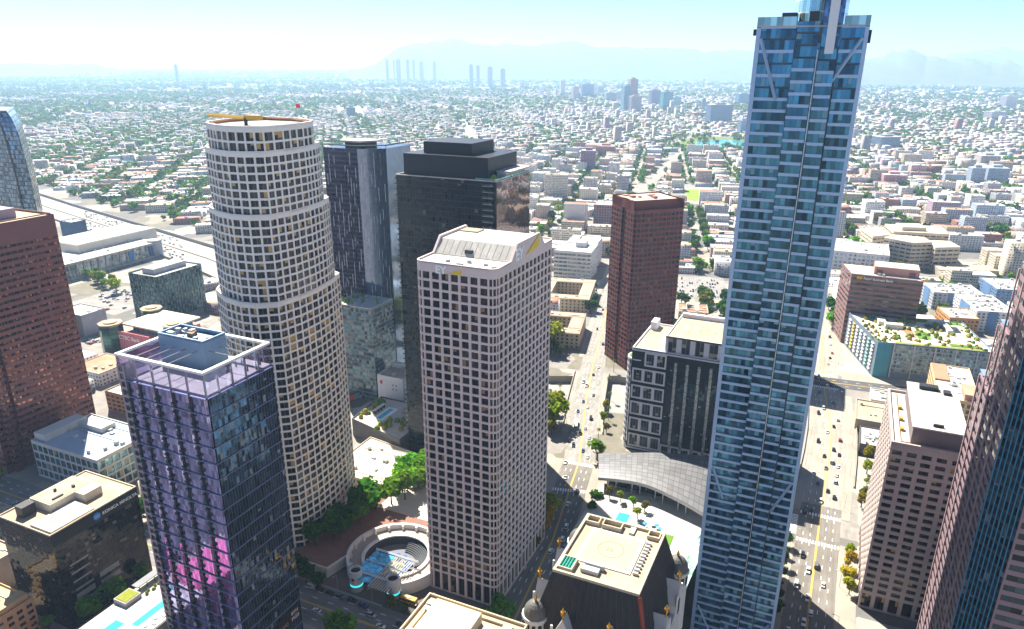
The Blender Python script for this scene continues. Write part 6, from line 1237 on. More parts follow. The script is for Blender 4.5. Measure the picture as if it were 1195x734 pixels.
def box_mass(name, x, y, w, d, h, ang, wc, rc, z0=0., mat=None):
    n = len(x); hx, hy = w / 2, d / 2; c, s = np.cos(ang), np.sin(ang); V = np.empty((n, 8, 3))
    for k, (a, b) in enumerate(((-1, -1), (1, -1), (1, 1), (-1, 1))):
        lx, ly = a * hx, b * hy; V[:, k, 0] = V[:, k + 4, 0] = x + lx * c - ly * s; V[:, k, 1] = V[:, k + 4, 1] = y + lx * s + ly * c; V[:, k, 2] = z0; V[:, k + 4, 2] = z0 + h
    F = np.array([[0, 1, 5, 4], [1, 2, 6, 5], [2, 3, 7, 6], [3, 0, 4, 7], [4, 5, 6, 7]]); idx = (np.arange(n)[:, None, None] * 8 + F[None]).reshape(-1)
    me = bpy.data.meshes.new(name); me.vertices.add(n * 8); me.vertices.foreach_set('co', V.astype(np.float32).ravel()); me.loops.add(n * 20); me.loops.foreach_set('vertex_index', idx.astype(np.int32)); me.polygons.add(n * 5); me.polygons.foreach_set('loop_start', np.arange(0, n * 20, 4, dtype=np.int32)); me.update(calc_edges=True)
    U = np.zeros((n, 5, 4, 2), np.float32); off = rng.integers(0, 400, n) * 3.
    for k, L in enumerate((w, d, w, d)): U[:, k, 0, 0] = U[:, k, 3, 0] = off; U[:, k, 1, 0] = U[:, k, 2, 0] = off + L; U[:, k, 2, 1] = h; U[:, k, 3, 1] = h
    me.uv_layers.new(name='UVMap').data.foreach_set('uv', U.ravel()); Cc = np.ones((n, 5, 4, 4), np.float32); Cc[:, :4, :, :3] = wc[:, None, None]; Cc[:, 4, :, :3] = rc[:, None]; me.color_attributes.new('Col', 'FLOAT_COLOR', 'CORNER').data.foreach_set('color', Cc.ravel()); me.materials.append(mat); me.validate()
    o = bpy.data.objects.new(name, me); COL.objects.link(o); return struct(o, 'stuff')
CITYM = citywall('city_mass', True); WP = np.array([c for _, c in PAL]); RP = np.array([c for _, c in RPAL])
i_ = rest; wc = WP[rng.integers(0, len(WP), len(i_))] * rng.uniform(.8, 1.1, (len(i_), 1)); rc = RP[rng.integers(0, len(RP), len(i_))]
X, Y, W_, D_, H_, A_, WC, RC, Z0 = [P[i_, 0]], [P[i_, 1]], [P[i_, 2]], [P[i_, 3]], [H[i_]], [P[i_, 4]], [wc], [rc], [np.zeros(len(i_))]
for _ in range(3):
    k = rng.random(len(i_)) < .7; j = i_[k]; m = len(j); X.append(P[j, 0] + rng.uniform(-.3, .3, m) * P[j, 2]); Y.append(P[j, 1] + rng.uniform(-.3, .3, m) * P[j, 3]); W_.append(rng.uniform(1.5, 5, m)); D_.append(rng.uniform(1.5, 5, m)); H_.append(rng.uniform(.8, 2.4, m)); A_.append(P[j, 4]); q = np.repeat(rng.uniform(.3, .6, (m, 1)), 3, 1); WC.append(q); RC.append(q * 1.05); Z0.append(H[j])
def ring_pts(r0, r1, cell, jit=.75):
    """building sites on the cardinal street grid between two radii, with the streets left open"""
    a = rad(37.4); c, s = cos(a), sin(a); g_ = np.arange(-r1, r1, cell); gx, gy = np.meshgrid(g_, g_); gx = gx.ravel(); gy = gy.ravel(); bx, by = np.mod(gx, 200), np.mod(gy, 110); k = (bx > cell * .5 + 6) & (by > cell * .4 + 5); gx, gy = gx[k], gy[k]
    x, y = gx * c - gy * s, gx * s + gy * c; r = np.hypot(x, y); k = (r > r0) & (r < r1); Q = np.c_[x[k], y[k]]; k = infr(np.c_[Q, Q], 25); Q = Q[k]; return Q + rng.uniform(-.18, .18, Q.shape) * cell
RDARK = np.array([(.50, .50, .50), (.34, .33, .33), (.42, .34, .27), (.30, .19, .14), (.60, .58, .55), (.38, .37, .36)])
def far_ring(r0, r1, cell, wlo, whi, tall, p):
    Q = ring_pts(r0, r1, cell); Q = Q[(rng.random(len(Q)) < p) & (pdist(Q, AV7) > 22) & (pdist(Q, AVW) > 22) & (pdist(Q, FW) > 55) & (pdist(Q, FAR2) > 50) & (np.min([pdist(Q, b) for b in BLV], 0) > 28) & ~((Q[:, 0] > -580) & (Q[:, 0] < -240) & (Q[:, 1] > 2290) & (Q[:, 1] < 2800))]; m = len(Q); h = rng.choice([4.5, 5, 7, 9, 11, 14], m) * rng.uniform(.85, 1.15, m); t = rng.random(m) < tall; h = np.where(t, h * rng.uniform(2, 4.2, m), h)
    X.append(Q[:, 0]); Y.append(Q[:, 1]); W_.append(rng.uniform(wlo, whi, m)); D_.append(rng.uniform(wlo, whi, m)); H_.append(h); A_.append(np.full(m, rad(37.4))); WC.append(WP[rng.integers(0, len(WP), m)] * rng.uniform(.75, 1.1, (m, 1))); res_ = (np.arctan2(Q[:, 0], Q[:, 1]) < -.42) | (rng.random(m) < .35); RC.append(np.where(res_[:, None], RDARK[rng.integers(0, len(RDARK), m)], RP[rng.integers(0, len(RP), m)])); H_[-1] = np.where(res_, np.minimum(H_[-1], 12), H_[-1]); Z0.append(np.zeros(m)); return Q
far_ring(2300, 4200, 26, 11, 23, .03, .86); far_ring(4200, 7500, 40, 16, 34, .025, .8); far_ring(7500, 15500, 80, 26, 66, .03, .7); far_ring(15500, 32000, 190, 60, 150, .02, .6)
cat_ = lambda L: np.concatenate(L)
X, Y, W_, D_, H_, A_, WC, RC, Z0 = map(cat_, (X, Y, W_, D_, H_, A_, WC, RC, Z0))
box_mass('distant_city_buildings', X, Y, W_, D_, H_, A_, WC, RC, Z0, CITYM)
# individual distant towers
FT = [(-1151, 4134, 171, 50, (.42, .30, .28), 'tallest pinkish tower of the distant uptown cluster'), (-1176, 4120, 136, 65, (.16, .33, .42), 'teal tower in front of the tallest of the uptown cluster'), (-1116, 4064, 85, 69, (.34, .28, .34), 'mauve squat tower at the front of the uptown cluster'), (-1230, 4951, 91, 72, (.17, .16, .26), 'dark violet tower of the uptown cluster'), (-1063, 4580, 94, 72, (.08, .30, .34), 'dark teal tower right in the uptown cluster'), (-1057, 4807, 57, 58, (.20, .40, .44), 'pale teal low tower at the right end of the uptown cluster'), (-2392, 6314, 114, 48, (.60, .58, .56), 'slim white tower left of the uptown cluster'), (-1943, 5404, 91, 54, (.50, .40, .40), 'pale pink tower left in the uptown cluster'), (-2020, 5902, 99, 117, (.14, .24, .36), 'wide blue tower left in the uptown cluster'), (-2105, 6496, 65, 64, (.30, .30, .36), 'grey slab behind the wide blue uptown tower'), (-1629, 5272, 58, 91, (.26, .36, .44), 'blue-grey striped slab in the uptown cluster'), (-1615, 5437, 60, 60, (.42, .44, .46), 'pale grey tower beside the blue-grey uptown slab'), (-570, 3499, 78, 125, (.16, .24, .36), 'broad blue ribbed slab above the lake'), (-706, 5257, 70, 112, (.12, .28, .38), 'teal slab behind the skyscraper left edge'), (-812, 4419, 65, 21, (.20, .26, .34), 'slim dark tower left of the blue ribbed slab'), (-718, 3809, 24, 82, (.44, .22, .12), 'long low orange-brown building left of the blue ribbed slab'), (-394, 2992, 47, 35, (.20, .30, .42), 'small blue tower beside the lake'), (-2244, 3039, 44, 49, (.07, .16, .22), 'dark teal cube among low houses above the striped tower')]
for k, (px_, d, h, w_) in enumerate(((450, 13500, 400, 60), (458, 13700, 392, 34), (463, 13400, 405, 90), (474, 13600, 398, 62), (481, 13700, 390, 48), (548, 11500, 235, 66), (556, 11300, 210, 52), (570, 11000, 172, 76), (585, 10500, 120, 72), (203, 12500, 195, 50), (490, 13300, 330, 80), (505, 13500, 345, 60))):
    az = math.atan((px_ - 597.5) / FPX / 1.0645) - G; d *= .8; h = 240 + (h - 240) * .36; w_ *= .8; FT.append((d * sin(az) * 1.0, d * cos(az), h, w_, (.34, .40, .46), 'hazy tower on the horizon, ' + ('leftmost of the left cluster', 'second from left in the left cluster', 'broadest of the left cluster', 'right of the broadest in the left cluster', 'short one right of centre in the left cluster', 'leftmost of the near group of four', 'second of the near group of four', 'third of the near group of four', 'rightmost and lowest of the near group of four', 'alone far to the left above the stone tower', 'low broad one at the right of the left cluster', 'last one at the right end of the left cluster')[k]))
FT += [(-572, 1698, 50, 40, (.26, .13, .20), 'plum coloured mid-rise left of the red-brown tower top'), (249, 1853, 39, 31, (.28, .36, .46), 'blue-grey mid-rise, left of the two right of the skyscraper'), (292, 1915, 35, 50, (.30, .38, .48), 'blue-grey wide mid-rise, right of the two right of the skyscraper'), (88, 1787, 24, 55, (.56, .30, .30), 'pink mid-rise just right of the skyscraper'), (92, 2651, 34, 81, (.18, .24, .34), 'long dark blue slab right of the skyscraper top'), (317, 2233, 30, 53, (.42, .38, .40), 'grey pink mid-rise near the right edge'), (850, 5676, 72, 94, (.50, .50, .52), 'pale tower below the right hills'), (607, 4328, 40, 103, (.54, .54, .56), 'broad white block below the right hills'), (-640, 2050, 26, 62, (.46, .16, .13), 'long red building up the avenue from the red-brown tower')]
for (x, y, h, w_, c_, lab) in FT:
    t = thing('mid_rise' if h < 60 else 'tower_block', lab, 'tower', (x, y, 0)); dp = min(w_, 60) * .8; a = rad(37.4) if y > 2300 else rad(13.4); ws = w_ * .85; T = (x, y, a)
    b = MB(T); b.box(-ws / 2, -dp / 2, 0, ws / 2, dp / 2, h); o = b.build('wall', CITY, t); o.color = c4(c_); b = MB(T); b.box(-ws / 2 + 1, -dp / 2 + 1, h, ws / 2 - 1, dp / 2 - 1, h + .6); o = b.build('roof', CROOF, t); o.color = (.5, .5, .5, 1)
    b = MB(T); b.box(-ws / 5, -dp / 5, h + .6, ws / 4, dp / 4, h + 5 + h * .02); o = b.build('penthouse', CROOF, t); o.color = c4(c_)
# hills: ridges with depth
def hills(name, prof, D, depth, seed, col=(.10, .12, .07), back=None):
    m = wall('hill_scrub_' + name + str(seed), col, .95, .45, .004); r2 = np.random.default_rng(seed); xs = np.arange(prof[0][0], prof[-1][0] + .1, 3.); top = np.interp(xs, [p[0] for p in prof], [p[1] for p in prof]); nj = 18; V = []; F = []; ph = r2.uniform(0, 6, 12)
    for j in range(nj):
        f = j / (nj - 1); dd = D + depth * f; prof_f = sin(min(1, f / .62) * pi / 2) if f < .62 else cos((f - .62) / .38 * pi / 2)
        for i, x in enumerate(xs):
            ux = (x - 597.5) / FPX; az = math.atan(ux / 1.0645) - G; hz = 76 - top[i] + (x - 597.5) * .0052 * 0; ztop = EYE + .939 * hz / FPX / math.hypot(ux, 1.0645) * (D + depth * .62); n_ = sum(sin(x * (.05 + .045 * k) + ph[k] + j * (.5 + .23 * k)) / (1.4 + k) for k in range(7)) * .16 * (1 - abs(f - .62) / .7); ztop = EYE + (ztop - EYE) * (1 + .0) + (D + depth * .62) / FPX * (.3 * sin(x * .31 + seed) + .22 * sin(x * .73 + ph[3]) + .15 * sin(x * 1.7 + ph[5])); z = max(0, ztop) * max(0, prof_f + n_ * (f < .6) * prof_f); V.append((dd * sin(az), dd * cos(az), z - 1.5))
    nx = len(xs)
    for j in range(nj - 1):
        for i in range(nx - 1): a = j * nx + i; F.append((a, a + 1, a + 1 + nx, a + nx))
    me = bpy.data.meshes.new(name); me.from_pydata(V, [], F); me.materials.append(m); me.polygons.foreach_set('use_smooth', [True] * len(F)); o = bpy.data.objects.new(name, me); COL.objects.link(o); struct(o)
hills('hills', [(400, 84), (425, 80), (445, 71), (462, 60), (472, 54), (482, 50.5), (495, 51.5), (520, 52.5), (545, 53), (580, 53), (610, 53), (640, 54.5), (670, 53.5), (700, 54.5), (738, 55), (760, 58), (780, 60), (800, 59), (815, 60.5), (830, 58), (850, 57), (870, 58), (890, 60), (920, 64), (950, 69), (990, 73), (1050, 80)], 12500, 5500, 2)
hills('hills', [(930, 82), (970, 76), (1000, 69), (1018, 65), (1035, 63), (1048, 62), (1058, 59.5), (1066, 61.5), (1078, 65), (1092, 64.5), (1108, 67), (1125, 65.5), (1140, 66), (1155, 70), (1172, 71), (1190, 76), (1215, 75), (1250, 79)], 11000, 4000, 3, (.11, .12, .07))
hills('hills', [(1050, 76), (1100, 66), (1120, 60), (1140, 55.5), (1160, 55), (1180, 57), (1200, 58), (1260, 60)], 20000, 3000, 4)
hills('hills', [(-60, 76), (0, 78), (15, 77), (30, 76.5), (45, 78), (75, 79), (110, 79.5), (130, 82), (150, 86)], 15000, 4000, 5)

# ------------------------------------------------------------------ trees
def crown_mesh(name, n, R, hz, leaf, seed):
    r2 = random.Random(seed); bl = []
    for k in range(7): a = r2.uniform(0, 2 * pi); q = r2.uniform(.15, .62); bl.append((R * q * cos(a), R * q * sin(a), hz * r2.uniform(-.35, .45), R * r2.uniform(.34, .58)))
    V, F = [], []
    for k in range(n):
        bx, by, bz, br = bl[k % 7]; u = Vector((r2.gauss(0, 1), r2.gauss(0, 1), r2.gauss(0, 1))).normalized(); q = br * r2.uniform(.55, 1.08); c = Vector((bx, by, bz)) + Vector((u.x * q, u.y * q, u.z * q * hz / R)); nrm = (u + Vector((r2.gauss(0, .6), r2.gauss(0, .6), r2.gauss(0, .6) + .3))).normalized(); x = nrm.orthogonal().normalized(); y = nrm.cross(x); a = r2.uniform(0, 6.3); x, y = x * cos(a) + y * sin(a), y * cos(a) - x * sin(a); s_ = leaf * r2.uniform(.6, 1.35); b = len(V); V += [tuple(c - x * s_ - y * s_ * .6), tuple(c + x * s_ - y * s_ * .7), tuple(c + x * s_ * .8 + y * s_ * .7 + nrm * s_ * .25), tuple(c - x * s_ * .9 + y * s_ * .6)]; F.append((b, b + 1, b + 2, b + 3))
    me = bpy.data.meshes.new(name); me.from_pydata(V, [], F); me.materials.append(LEAF); return me
def trunk_mb(h, r, R):
    m = MB(); m.cyl(0, 0, r, 0, h, 7, r1=r * .6, top=False)
    for k in range(4): a = k * 1.6 + .4; m.bar((0, 0, h * .8), (R * .5 * cos(a), R * .5 * sin(a), h * 1.25), r * .6)
    return m
PROTO = []
for k, (n_, R, hz, lf, th) in enumerate(((620, 4.6, 4.0, .62, 3.6), (560, 4.0, 4.4, .6, 4.2), (680, 5.4, 4.0, .66, 3.4), (420, 3.2, 3.6, .5, 3.0), (160, 4.6, 4.0, 1.15, 3.6), (150, 4.0, 4.6, 1.1, 4.0), (170, 5.2, 3.8, 1.25, 3.2))):
    t = thing('tree', '', 'tree', (0, 0, 0)); trunk_mb(th, .32, R).build('trunk', BARK, t); me = crown_mesh('crown', n_, R, hz, lf, 20 + k); o = bpy.data.objects.new('crown', me); COL.objects.link(o); o.parent = t; o.location = (0, 0, th + hz * .75); PROTO.append(t)
GREENS = {'dark green': (.035, .10, .012), 'mid green': (.065, .17, .014), 'bright green': (.11, .27, .012), 'yellow-green': (.22, .27, .012), 'olive': (.13, .15, .02), 'golden': (.40, .29, .02)}
USED = set(); TREES = []
def tree(x, y, proto, sc, tone, label, z=0., group=None):
    p = PROTO[proto]; o = clone(p, (x, y, z), rnd.uniform(0, 6.3), label, group, tuple(c * rnd.uniform(.8, 1.25) for c in GREENS[tone]), (sc * rnd.uniform(1.1, 1.3), sc * rnd.uniform(1.1, 1.3), sc * rnd.uniform(1.0, 1.25))); TREES.append(o); return o
def size_w(sc): return 'small' if sc < .75 else ('large' if sc > 1.25 else 'medium')
NT = [  # x, y, proto, scale, tone, where, z
    *[(-223 + dx, 248 + k * 7.5, k % 3, 1.3, 'mid green', 'on brick terrace below stone tower', 5.2) for k, dx in enumerate((0, 5, 0, 5, 2, 6, 1))], *[(-216 + dx, 256 + k * 8, (k + 1) % 3, 1.15, 'mid green', 'on terrace right beside ring gallery', 5.2) for k, dx in enumerate((1, -2, 3, 0, 2))], *[(-209 + dx, 296 + k * 6.5, k % 3, 1.4, 'bright green', 'on sunny terrace end near grid tower', 5.2) for k, dx in enumerate((0, 5, -1, 6, 2, 8, 3))], (-216, 326, 2, 1.15, 'bright green', 'by the low cream roof', 5.2), (-208, 336, 1, 1.1, 'bright green', 'behind the low cream roof', 5.2),
    (-222, 227, 0, 1.2, 'dark green', 'on the street corner at the foot of the round stone tower', 0), (-213, 226.5, 1, 1.1, 'dark green', 'on the pavement left of the entrance drum', 0), (-205, 226, 0, .8, 'dark green', 'on the pavement by the terrace wall', 0), (-171, 200, 2, 1.35, 'bright green', 'at the lower edge across the street from the plaza', 0), (-164, 228, 1, .7, 'olive', 'beside the right entrance drum', 0), (-158, 229, 3, .6, 'olive', 'between the drum and the grid tower corner', 0), (-116, 244, 2, 1.0, 'bright green', 'at the corner foot of the grid tower', 0), (-120, 238, 1, .9, 'bright green', 'in front of the grid tower corner', 0),
    (-124, 322, 0, .95, 'golden', 'on the avenue pavement beside the grid tower', 0), (-122, 312, 1, .85, 'golden', 'on the avenue beside the grid tower, nearer', 0), (-127, 334, 2, 1.0, 'yellow-green', 'on the avenue beyond the grid tower', 0), (-121, 300, 3, .8, 'olive', 'on the avenue beside the grid tower base', 0), (-105, 352, 0, .8, 'dark green', 'on the avenue pavement in front of the curved metal roof', 0), (-104, 340, 1, .8, 'dark green', 'on the avenue pavement beside the pool terrace', 0), (-121, 401, 3, 1.7, 'bright green', 'round and clipped on the corner left of the curved metal roof', 0),
    (-163, 430, 2, 1.8, 'yellow-green', 'left of the avenue beyond the junction', 0), (-168, 440, 0, 1.9, 'yellow-green', 'left of the avenue in the tall group', 0), (-172, 452, 1, 1.2, 'yellow-green', 'left of the avenue at the trench edge', 0), (-160, 420, 1, 1.0, 'olive', 'left of the avenue nearest the junction', 0), (-137, 470, 1, .75, 'yellow-green', 'on the bridge right pavement', 0), (-133, 452, 3, .9, 'yellow-green', 'right of the bridge beside the striped block', 0), (-127, 440, 3, .7, 'olive', 'at the corner bay of the striped block', 0),
    (-222, 566, 2, 2.5, 'yellow-green', 'largest one left of the avenue before the courtyard flats', 0), (-214, 560, 0, 1.2, 'olive', 'in the hedge row below the largest tree', 0), (-206, 556, 1, 1.0, 'olive', 'at the avenue end of the hedge row', 0), (-232, 556, 1, 1.1, 'olive', 'at the left of the hedge row', 0), (-205, 590, 0, 1.0, 'mid green', 'on the avenue left pavement beside the nearer flats', 0), (-211, 616, 1, .9, 'mid green', 'on the avenue left pavement, second beside the flats', 0), (-232, 612, 0, 1.0, 'mid green', 'in the court of the nearer flats', 0), (-238, 600, 2, .9, 'bright green', 'in the court of the nearer flats, left', 0), (-219, 690, 0, 1.0, 'dark green', 'on the avenue beside the farther flats', 0), (-226, 712, 1, 1.0, 'dark green', 'on the avenue beside the farther flats, farther on', 0), (-168, 590, 1, .8, 'mid green', 'on the avenue right pavement by the red-brown tower', 0), (-174, 612, 1, .8, 'mid green', 'on the avenue right pavement beyond the red-brown tower', 0),
    (-283.5, 164, 0, 1.15, 'bright green', 'on the pavement beside the black block, nearest', 0), (-283.5, 177, 2, 1.15, 'bright green', 'on the pavement beside the black block, middle', 0), (-284, 192, 1, 1.0, 'mid green', 'on the pavement beside the black block far corner', 0), (-292, 232, 0, .8, 'mid green', 'on the side street pavement across from the black block', 0), (-330, 228, 2, 1.5, 'dark green', 'in shade behind the black block, left', 0), (-345, 229, 2, 1.4, 'dark green', 'in shade behind the black block, far left', 0), (-318, 230, 1, 1.2, 'dark green', 'in shade behind the black block, right', 0), (-296, 152, 3, .9, 'bright green', 'at the lower edge beside the ochre block', 0), (-441, 222, 3, 1.2, 'yellow-green', 'at the foot of the red tower', 0),
    *[(-800 + k * 9 + (k % 3) * 4, 548 - k * 3 + (k % 2) * 7, k % 4, rnd.uniform(.9, 1.6), ('bright green', 'mid green', 'yellow-green')[k % 3], 'in the car park between the hall and teal block', 0) for k in range(9)],
    (30, 330, 1, .8, 'golden', 'on the boulevard right pavement nearest', 0), (29, 340, 0, .75, 'golden', 'on the boulevard right pavement beside the helipad block', 0), (29, 350, 1, .8, 'golden', 'on the boulevard right pavement, middle', 0), (29.5, 362, 3, .8, 'yellow-green', 'on the boulevard right pavement, by the crossing', 0), *[(-1.6, 300 + k * 9.5, (0, 1, 3)[k % 3], .72, 'dark green', 'in the row along the skyscraper side of the boulevard', 0) for k in range(7)], (35, 414, 3, 1.0, 'yellow-green', 'on the boulevard pavement beyond the helipad block', 0), (36, 424, 3, .9, 'olive', 'in the pavement bed beyond the helipad block', 0),
    *[(38 + (k % 3) * 5, 440 + k * 5.5, 3, rnd.uniform(.7, 1.1), ('yellow-green', 'olive', 'mid green')[k % 3], 'in the garden bed beyond the helipad block', 0) for k in range(7)], (9, 742, 2, 1.2, 'bright green', 'on the street beside the brown bank block', 0), (7, 756, 0, 1.1, 'bright green', 'on the street beyond the brown bank block corner', 0), *[(88 + k * 7, 905 + (k % 3) * 9, k % 4, 1.2, ('yellow-green', 'golden', 'bright green')[k % 3], 'in the grove below the hospital', 0) for k in range(8)], (36, 1075, 2, 2.0, 'bright green', 'beside the hospital left wing', 0), *[(x_, y_, 3, .75, ('olive', 'yellow-green', 'bright green')[k % 3], 'in a pot on the pool terrace, ' + ('first', 'second', 'third', 'fourth', 'last')[k] + ' along the metal roof', 6) for k, (x_, y_) in enumerate(((-98, 353), (-91, 352), (-83, 350), (-76, 348), (-78, 340)))]]
for (x, y, p_, sc, tone, wh_, z_) in NT: tree(x, y, p_, sc, tone, ('%s %s tree %s' % (size_w(sc), tone, wh_)).replace('medium ', ''), z_)
# street and yard trees farther out
cand = []
for (o_, ang, N_) in (((-178, 567), rad(13.4), 1), ((-900, 900), rad(37.4), 1)):
    c, s = cos(ang), sin(ang)
    for i in range(-22, 22):
        for j in range(-15, 15):
            for k in range(40):
                lx, ly = i * 110 + rnd.choice((-9, 9, rnd.uniform(10, 100), rnd.uniform(10, 100))), j * 166 + rnd.uniform(0, 166); x, y = o_[0] + lx * c - ly * s, o_[1] + lx * s + ly * c; lf = x < -560 - (y - 650) * .28
                if lf == (ang > rad(30)) and (lf or rnd.random() < .75): cand.append((x, y))
CD = np.array(cand); CD = CD[infr(CD, 5) & (CD[:, 1] > fwl(CD) + 40) & (np.hypot(CD[:, 0], CD[:, 1]) < 2300)]; CD = CD[clear_of(CD, 4) & (pdist(CD, AV7) > 12) & (pdist(CD, AVW) > 13) & (pdist(CD, FW) > 36)]
free = np.ones(len(CD), bool)
for i in range(len(P)):
    dx, dy = CD[:, 0] - P[i, 0], CD[:, 1] - P[i, 1]; c, s = cos(P[i, 4]), sin(P[i, 4]); free &= ~((np.abs(dx * c + dy * s) < P[i, 2] / 2 + 1.5) & (np.abs(-dx * s + dy * c) < P[i, 3] / 2 + 1.5))
for a, b, c, d in LOTS[:1]: free &= ~((CD[:, 0] > a) & (CD[:, 0] < c) & (CD[:, 1] > b) & (CD[:, 1] < d))
free &= ~((CD[:, 0] > -20) & (CD[:, 0] < 130) & (CD[:, 1] < 690)); free &= ~((CD[:, 0] > -325) & (CD[:, 0] < -220) & (CD[:, 1] > 1330) & (CD[:, 1] < 1560)); CD = CD[free]
extra = np.array([(-1330 + rnd.gauss(0, 40) + k * 2.2, 955 + rnd.gauss(0, 22) + k * 1.2) for k in range(45)] + [(-1240 + rnd.gauss(0, 35), 1130 + rnd.gauss(0, 30)) for k in range(26)] + [(-1060 + rnd.gauss(0, 22), 960 + rnd.gauss(0, 22)) for k in range(14)]); CD = np.concatenate([extra, CD]); dd = np.hypot(CD[:, 0], CD[:, 1]) * rng.uniform(.9, 1.1, len(CD)); hid = hidden(np.c_[CD, np.full(len(CD), 8.)]); sx, sy, _ = proj(np.c_[CD, np.full(len(CD), 5.)]); okv = (~hid) & (sx > 3) & (sx < 1192)
order = np.argsort(np.where(okv, dd, 1e9)); NI = max(0, 292 - len(TREES)); ti = order[:NI]; tr = order[NI:]
for k, i in enumerate(ti):
    sc = rnd.uniform(.7, 1.6); tone = rnd.choice(('dark green', 'mid green', 'mid green', 'bright green', 'olive', 'dark green', 'yellow-green')); tree(CD[i, 0], CD[i, 1], 4 + k % 3, sc, tone, '%s %s tree %s' % (size_w(sc), tone, where_word(CD[i, 0], CD[i, 1], 5)))
for p_ in PROTO:
    for ch in list(p_.children): bpy.data.objects.remove(ch)
    bpy.data.objects.remove(p_)
def leaf_mass(name, X, Y, R, Hh, k, leaf):
    n = len(X); u = rng.normal(size=(n, k, 3)); u /= np.linalg.norm(u, axis=2, keepdims=True); q = rng.uniform(.5, 1, (n, k, 1)); c = u * q * np.stack([R, R, Hh * .5], 1)[:, None]; c[..., 0] += X[:, None]; c[..., 1] += Y[:, None]; c[..., 2] += (Hh * .62)[:, None]; nr = u + rng.normal(size=u.shape) * .5; nr[..., 2] += .4; nr /= np.linalg.norm(nr, axis=2, keepdims=True); x = np.cross(nr, np.array([.31, .77, .55])); x /= np.linalg.norm(x, axis=2, keepdims=True); y = np.cross(nr, x); s_ = (leaf * rng.uniform(.6, 1.3, (n, k, 1))) * (R / R.mean())[:, None, None]
    V = np.stack([c - x * s_ - y * s_ * .7, c + x * s_ - y * s_ * .7, c + x * s_ * .8 + y * s_, c - x * s_ + y * s_ * .8], 2).reshape(-1, 3); m = n * k
    me = bpy.data.meshes.new(name); me.vertices.add(m * 4); me.vertices.foreach_set('co', V.astype(np.float32).ravel()); me.loops.add(m * 4); me.loops.foreach_set('vertex_index', np.arange(m * 4, dtype=np.int32)); me.polygons.add(m); me.polygons.foreach_set('loop_start', np.arange(0, m * 4, 4, dtype=np.int32)); me.update(calc_edges=True)
    g_ = np.array([GREENS[t] for t in ('dark green', 'mid green', 'dark green', 'olive', 'mid green')])[rng.integers(0, 5, n)] * rng.uniform(.7, 1.35, (n, 1)); C = np.ones((n, k * 4, 4), np.float32); C[..., :3] = g_[:, None]; me.color_attributes.new('Col', 'FLOAT_COLOR', 'CORNER').data.foreach_set('color', C.ravel()); me.materials.append(LEAFM); o = bpy.data.objects.new(name, me); COL.objects.link(o); struct(o, 'stuff')
LEAFM = foliage('foliage_mass', True); n = len(tr); leaf_mass('distant_trees', CD[tr, 0], CD[tr, 1], rng.uniform(3.8, 8.5, n), rng.uniform(7, 15, n), 28, 2.0)
for (r0, r1, num, R_, k, lf) in ((2250, 4200, 17000, 7.5, 9, 4.0), (4200, 8000, 17000, 14, 6, 8), (8000, 15500, 10000, 32, 5, 18), (15000, 32000, 8000, 75, 4, 42)):
    a = np.arctan((rng.uniform(-20, 1215, num) - 597.5) / FPX / 1.06) - G; rr = np.sqrt(rng.uniform(r0 ** 2, r1 ** 2, num)); wgt = rng.random(num) < np.interp(a, [-1.05, -.6, -.3, .2], [1, .8, .55, .6]); a, rr = a[wgt], rr[wgt]; cl = np.sin(rr / 310 + a * 9) * np.sin(a * 31 + rr / 820); k_ = rng.random(len(a)) < .55 + .6 * cl; a, rr = a[k_], rr[k_]; X, Y = rr * np.sin(a), rr * np.cos(a); leaf_mass('distant_trees', X, Y, rng.uniform(.6, 1.3, len(X)) * R_, rng.uniform(7, 13, len(X)) * (1 + (R_ > 9) * .3), k, lf)
a = rng.uniform(0, 6.28, 160); q = rng.uniform(.75, 1.5, 160); leaf_mass('park_trees', -400 + 110 * q * np.cos(a) - 60 * (np.cos(a) < 0), 2540 + 190 * q * np.sin(a), rng.uniform(4, 8, 160), rng.uniform(9, 16, 160), 24, 1.8)
# palms
pal = thing('palm_tree', '', 'palm tree', (0, 0, 0)); MB().cyl(0, 0, .28, 0, 13, 7, r1=.18, top=False).build('trunk', BARK, pal); fm = MB()
for k in range(22):
    a = k * 2.4; el = (.7, .25, -.3)[k % 3]; L_ = 2.9; p0 = Vector((0, 0, 13)); d = Vector((cos(a) * cos(el), sin(a) * cos(el), sin(el))); s_ = Vector((-sin(a), cos(a), 0)) * .38; p1 = p0 + d * L_ * .55; p2 = p1 + Vector((d.x, d.y, d.z - .9)) * L_ * .45
    fm.face([p0 - s_ * .3, p0 + s_ * .3, p1 + s_, p1 - s_]); fm.face([p1 - s_, p1 + s_, p2 + s_ * .2, p2 - s_ * .2])
fm.build('crown', LEAF, pal); PALMS = [(-138, 482, .8, 'on the bridge right pavement'), (-146, 505, .9, 'past the bridge on the right pavement'), (-168, 585, .8, 'on the right pavement by the red-brown tower'), (-154, 545, .8, 'at the foot of the red-brown tower'), (-131, 458, .8, 'right of the bridge wall'), (-128, 425, .7, 'at the corner bay of the striped block'), (-177, 480, .8, 'left of the bridge beside the trench'), (-181, 470, .7, 'left of the trench edge'), (95, 900, 1., 'in the grove below the hospital, left'), (104, 893, 1., 'in the grove below the hospital, middle'), (112, 905, 1.1, 'in the grove below the hospital, right'), (-760, 548, .8, 'in the car park beside the hall'), (-720, 505, .8, 'in the car park near the teal block'), (-690, 512, .8, 'in the car park beside the teal block')]
for k, (x, y, sc, wh_) in enumerate(PALMS):
    o = clone(pal, (x, y, 0), k * 1.3, '%s palm tree with a tuft crown %s' % ('tall slim' if sc > .9 else 'slim', wh_), None, (.09, .13, .02), (sc, sc, sc))
for ch in list(pal.children): bpy.data.objects.remove(ch)
bpy.data.objects.remove(pal)

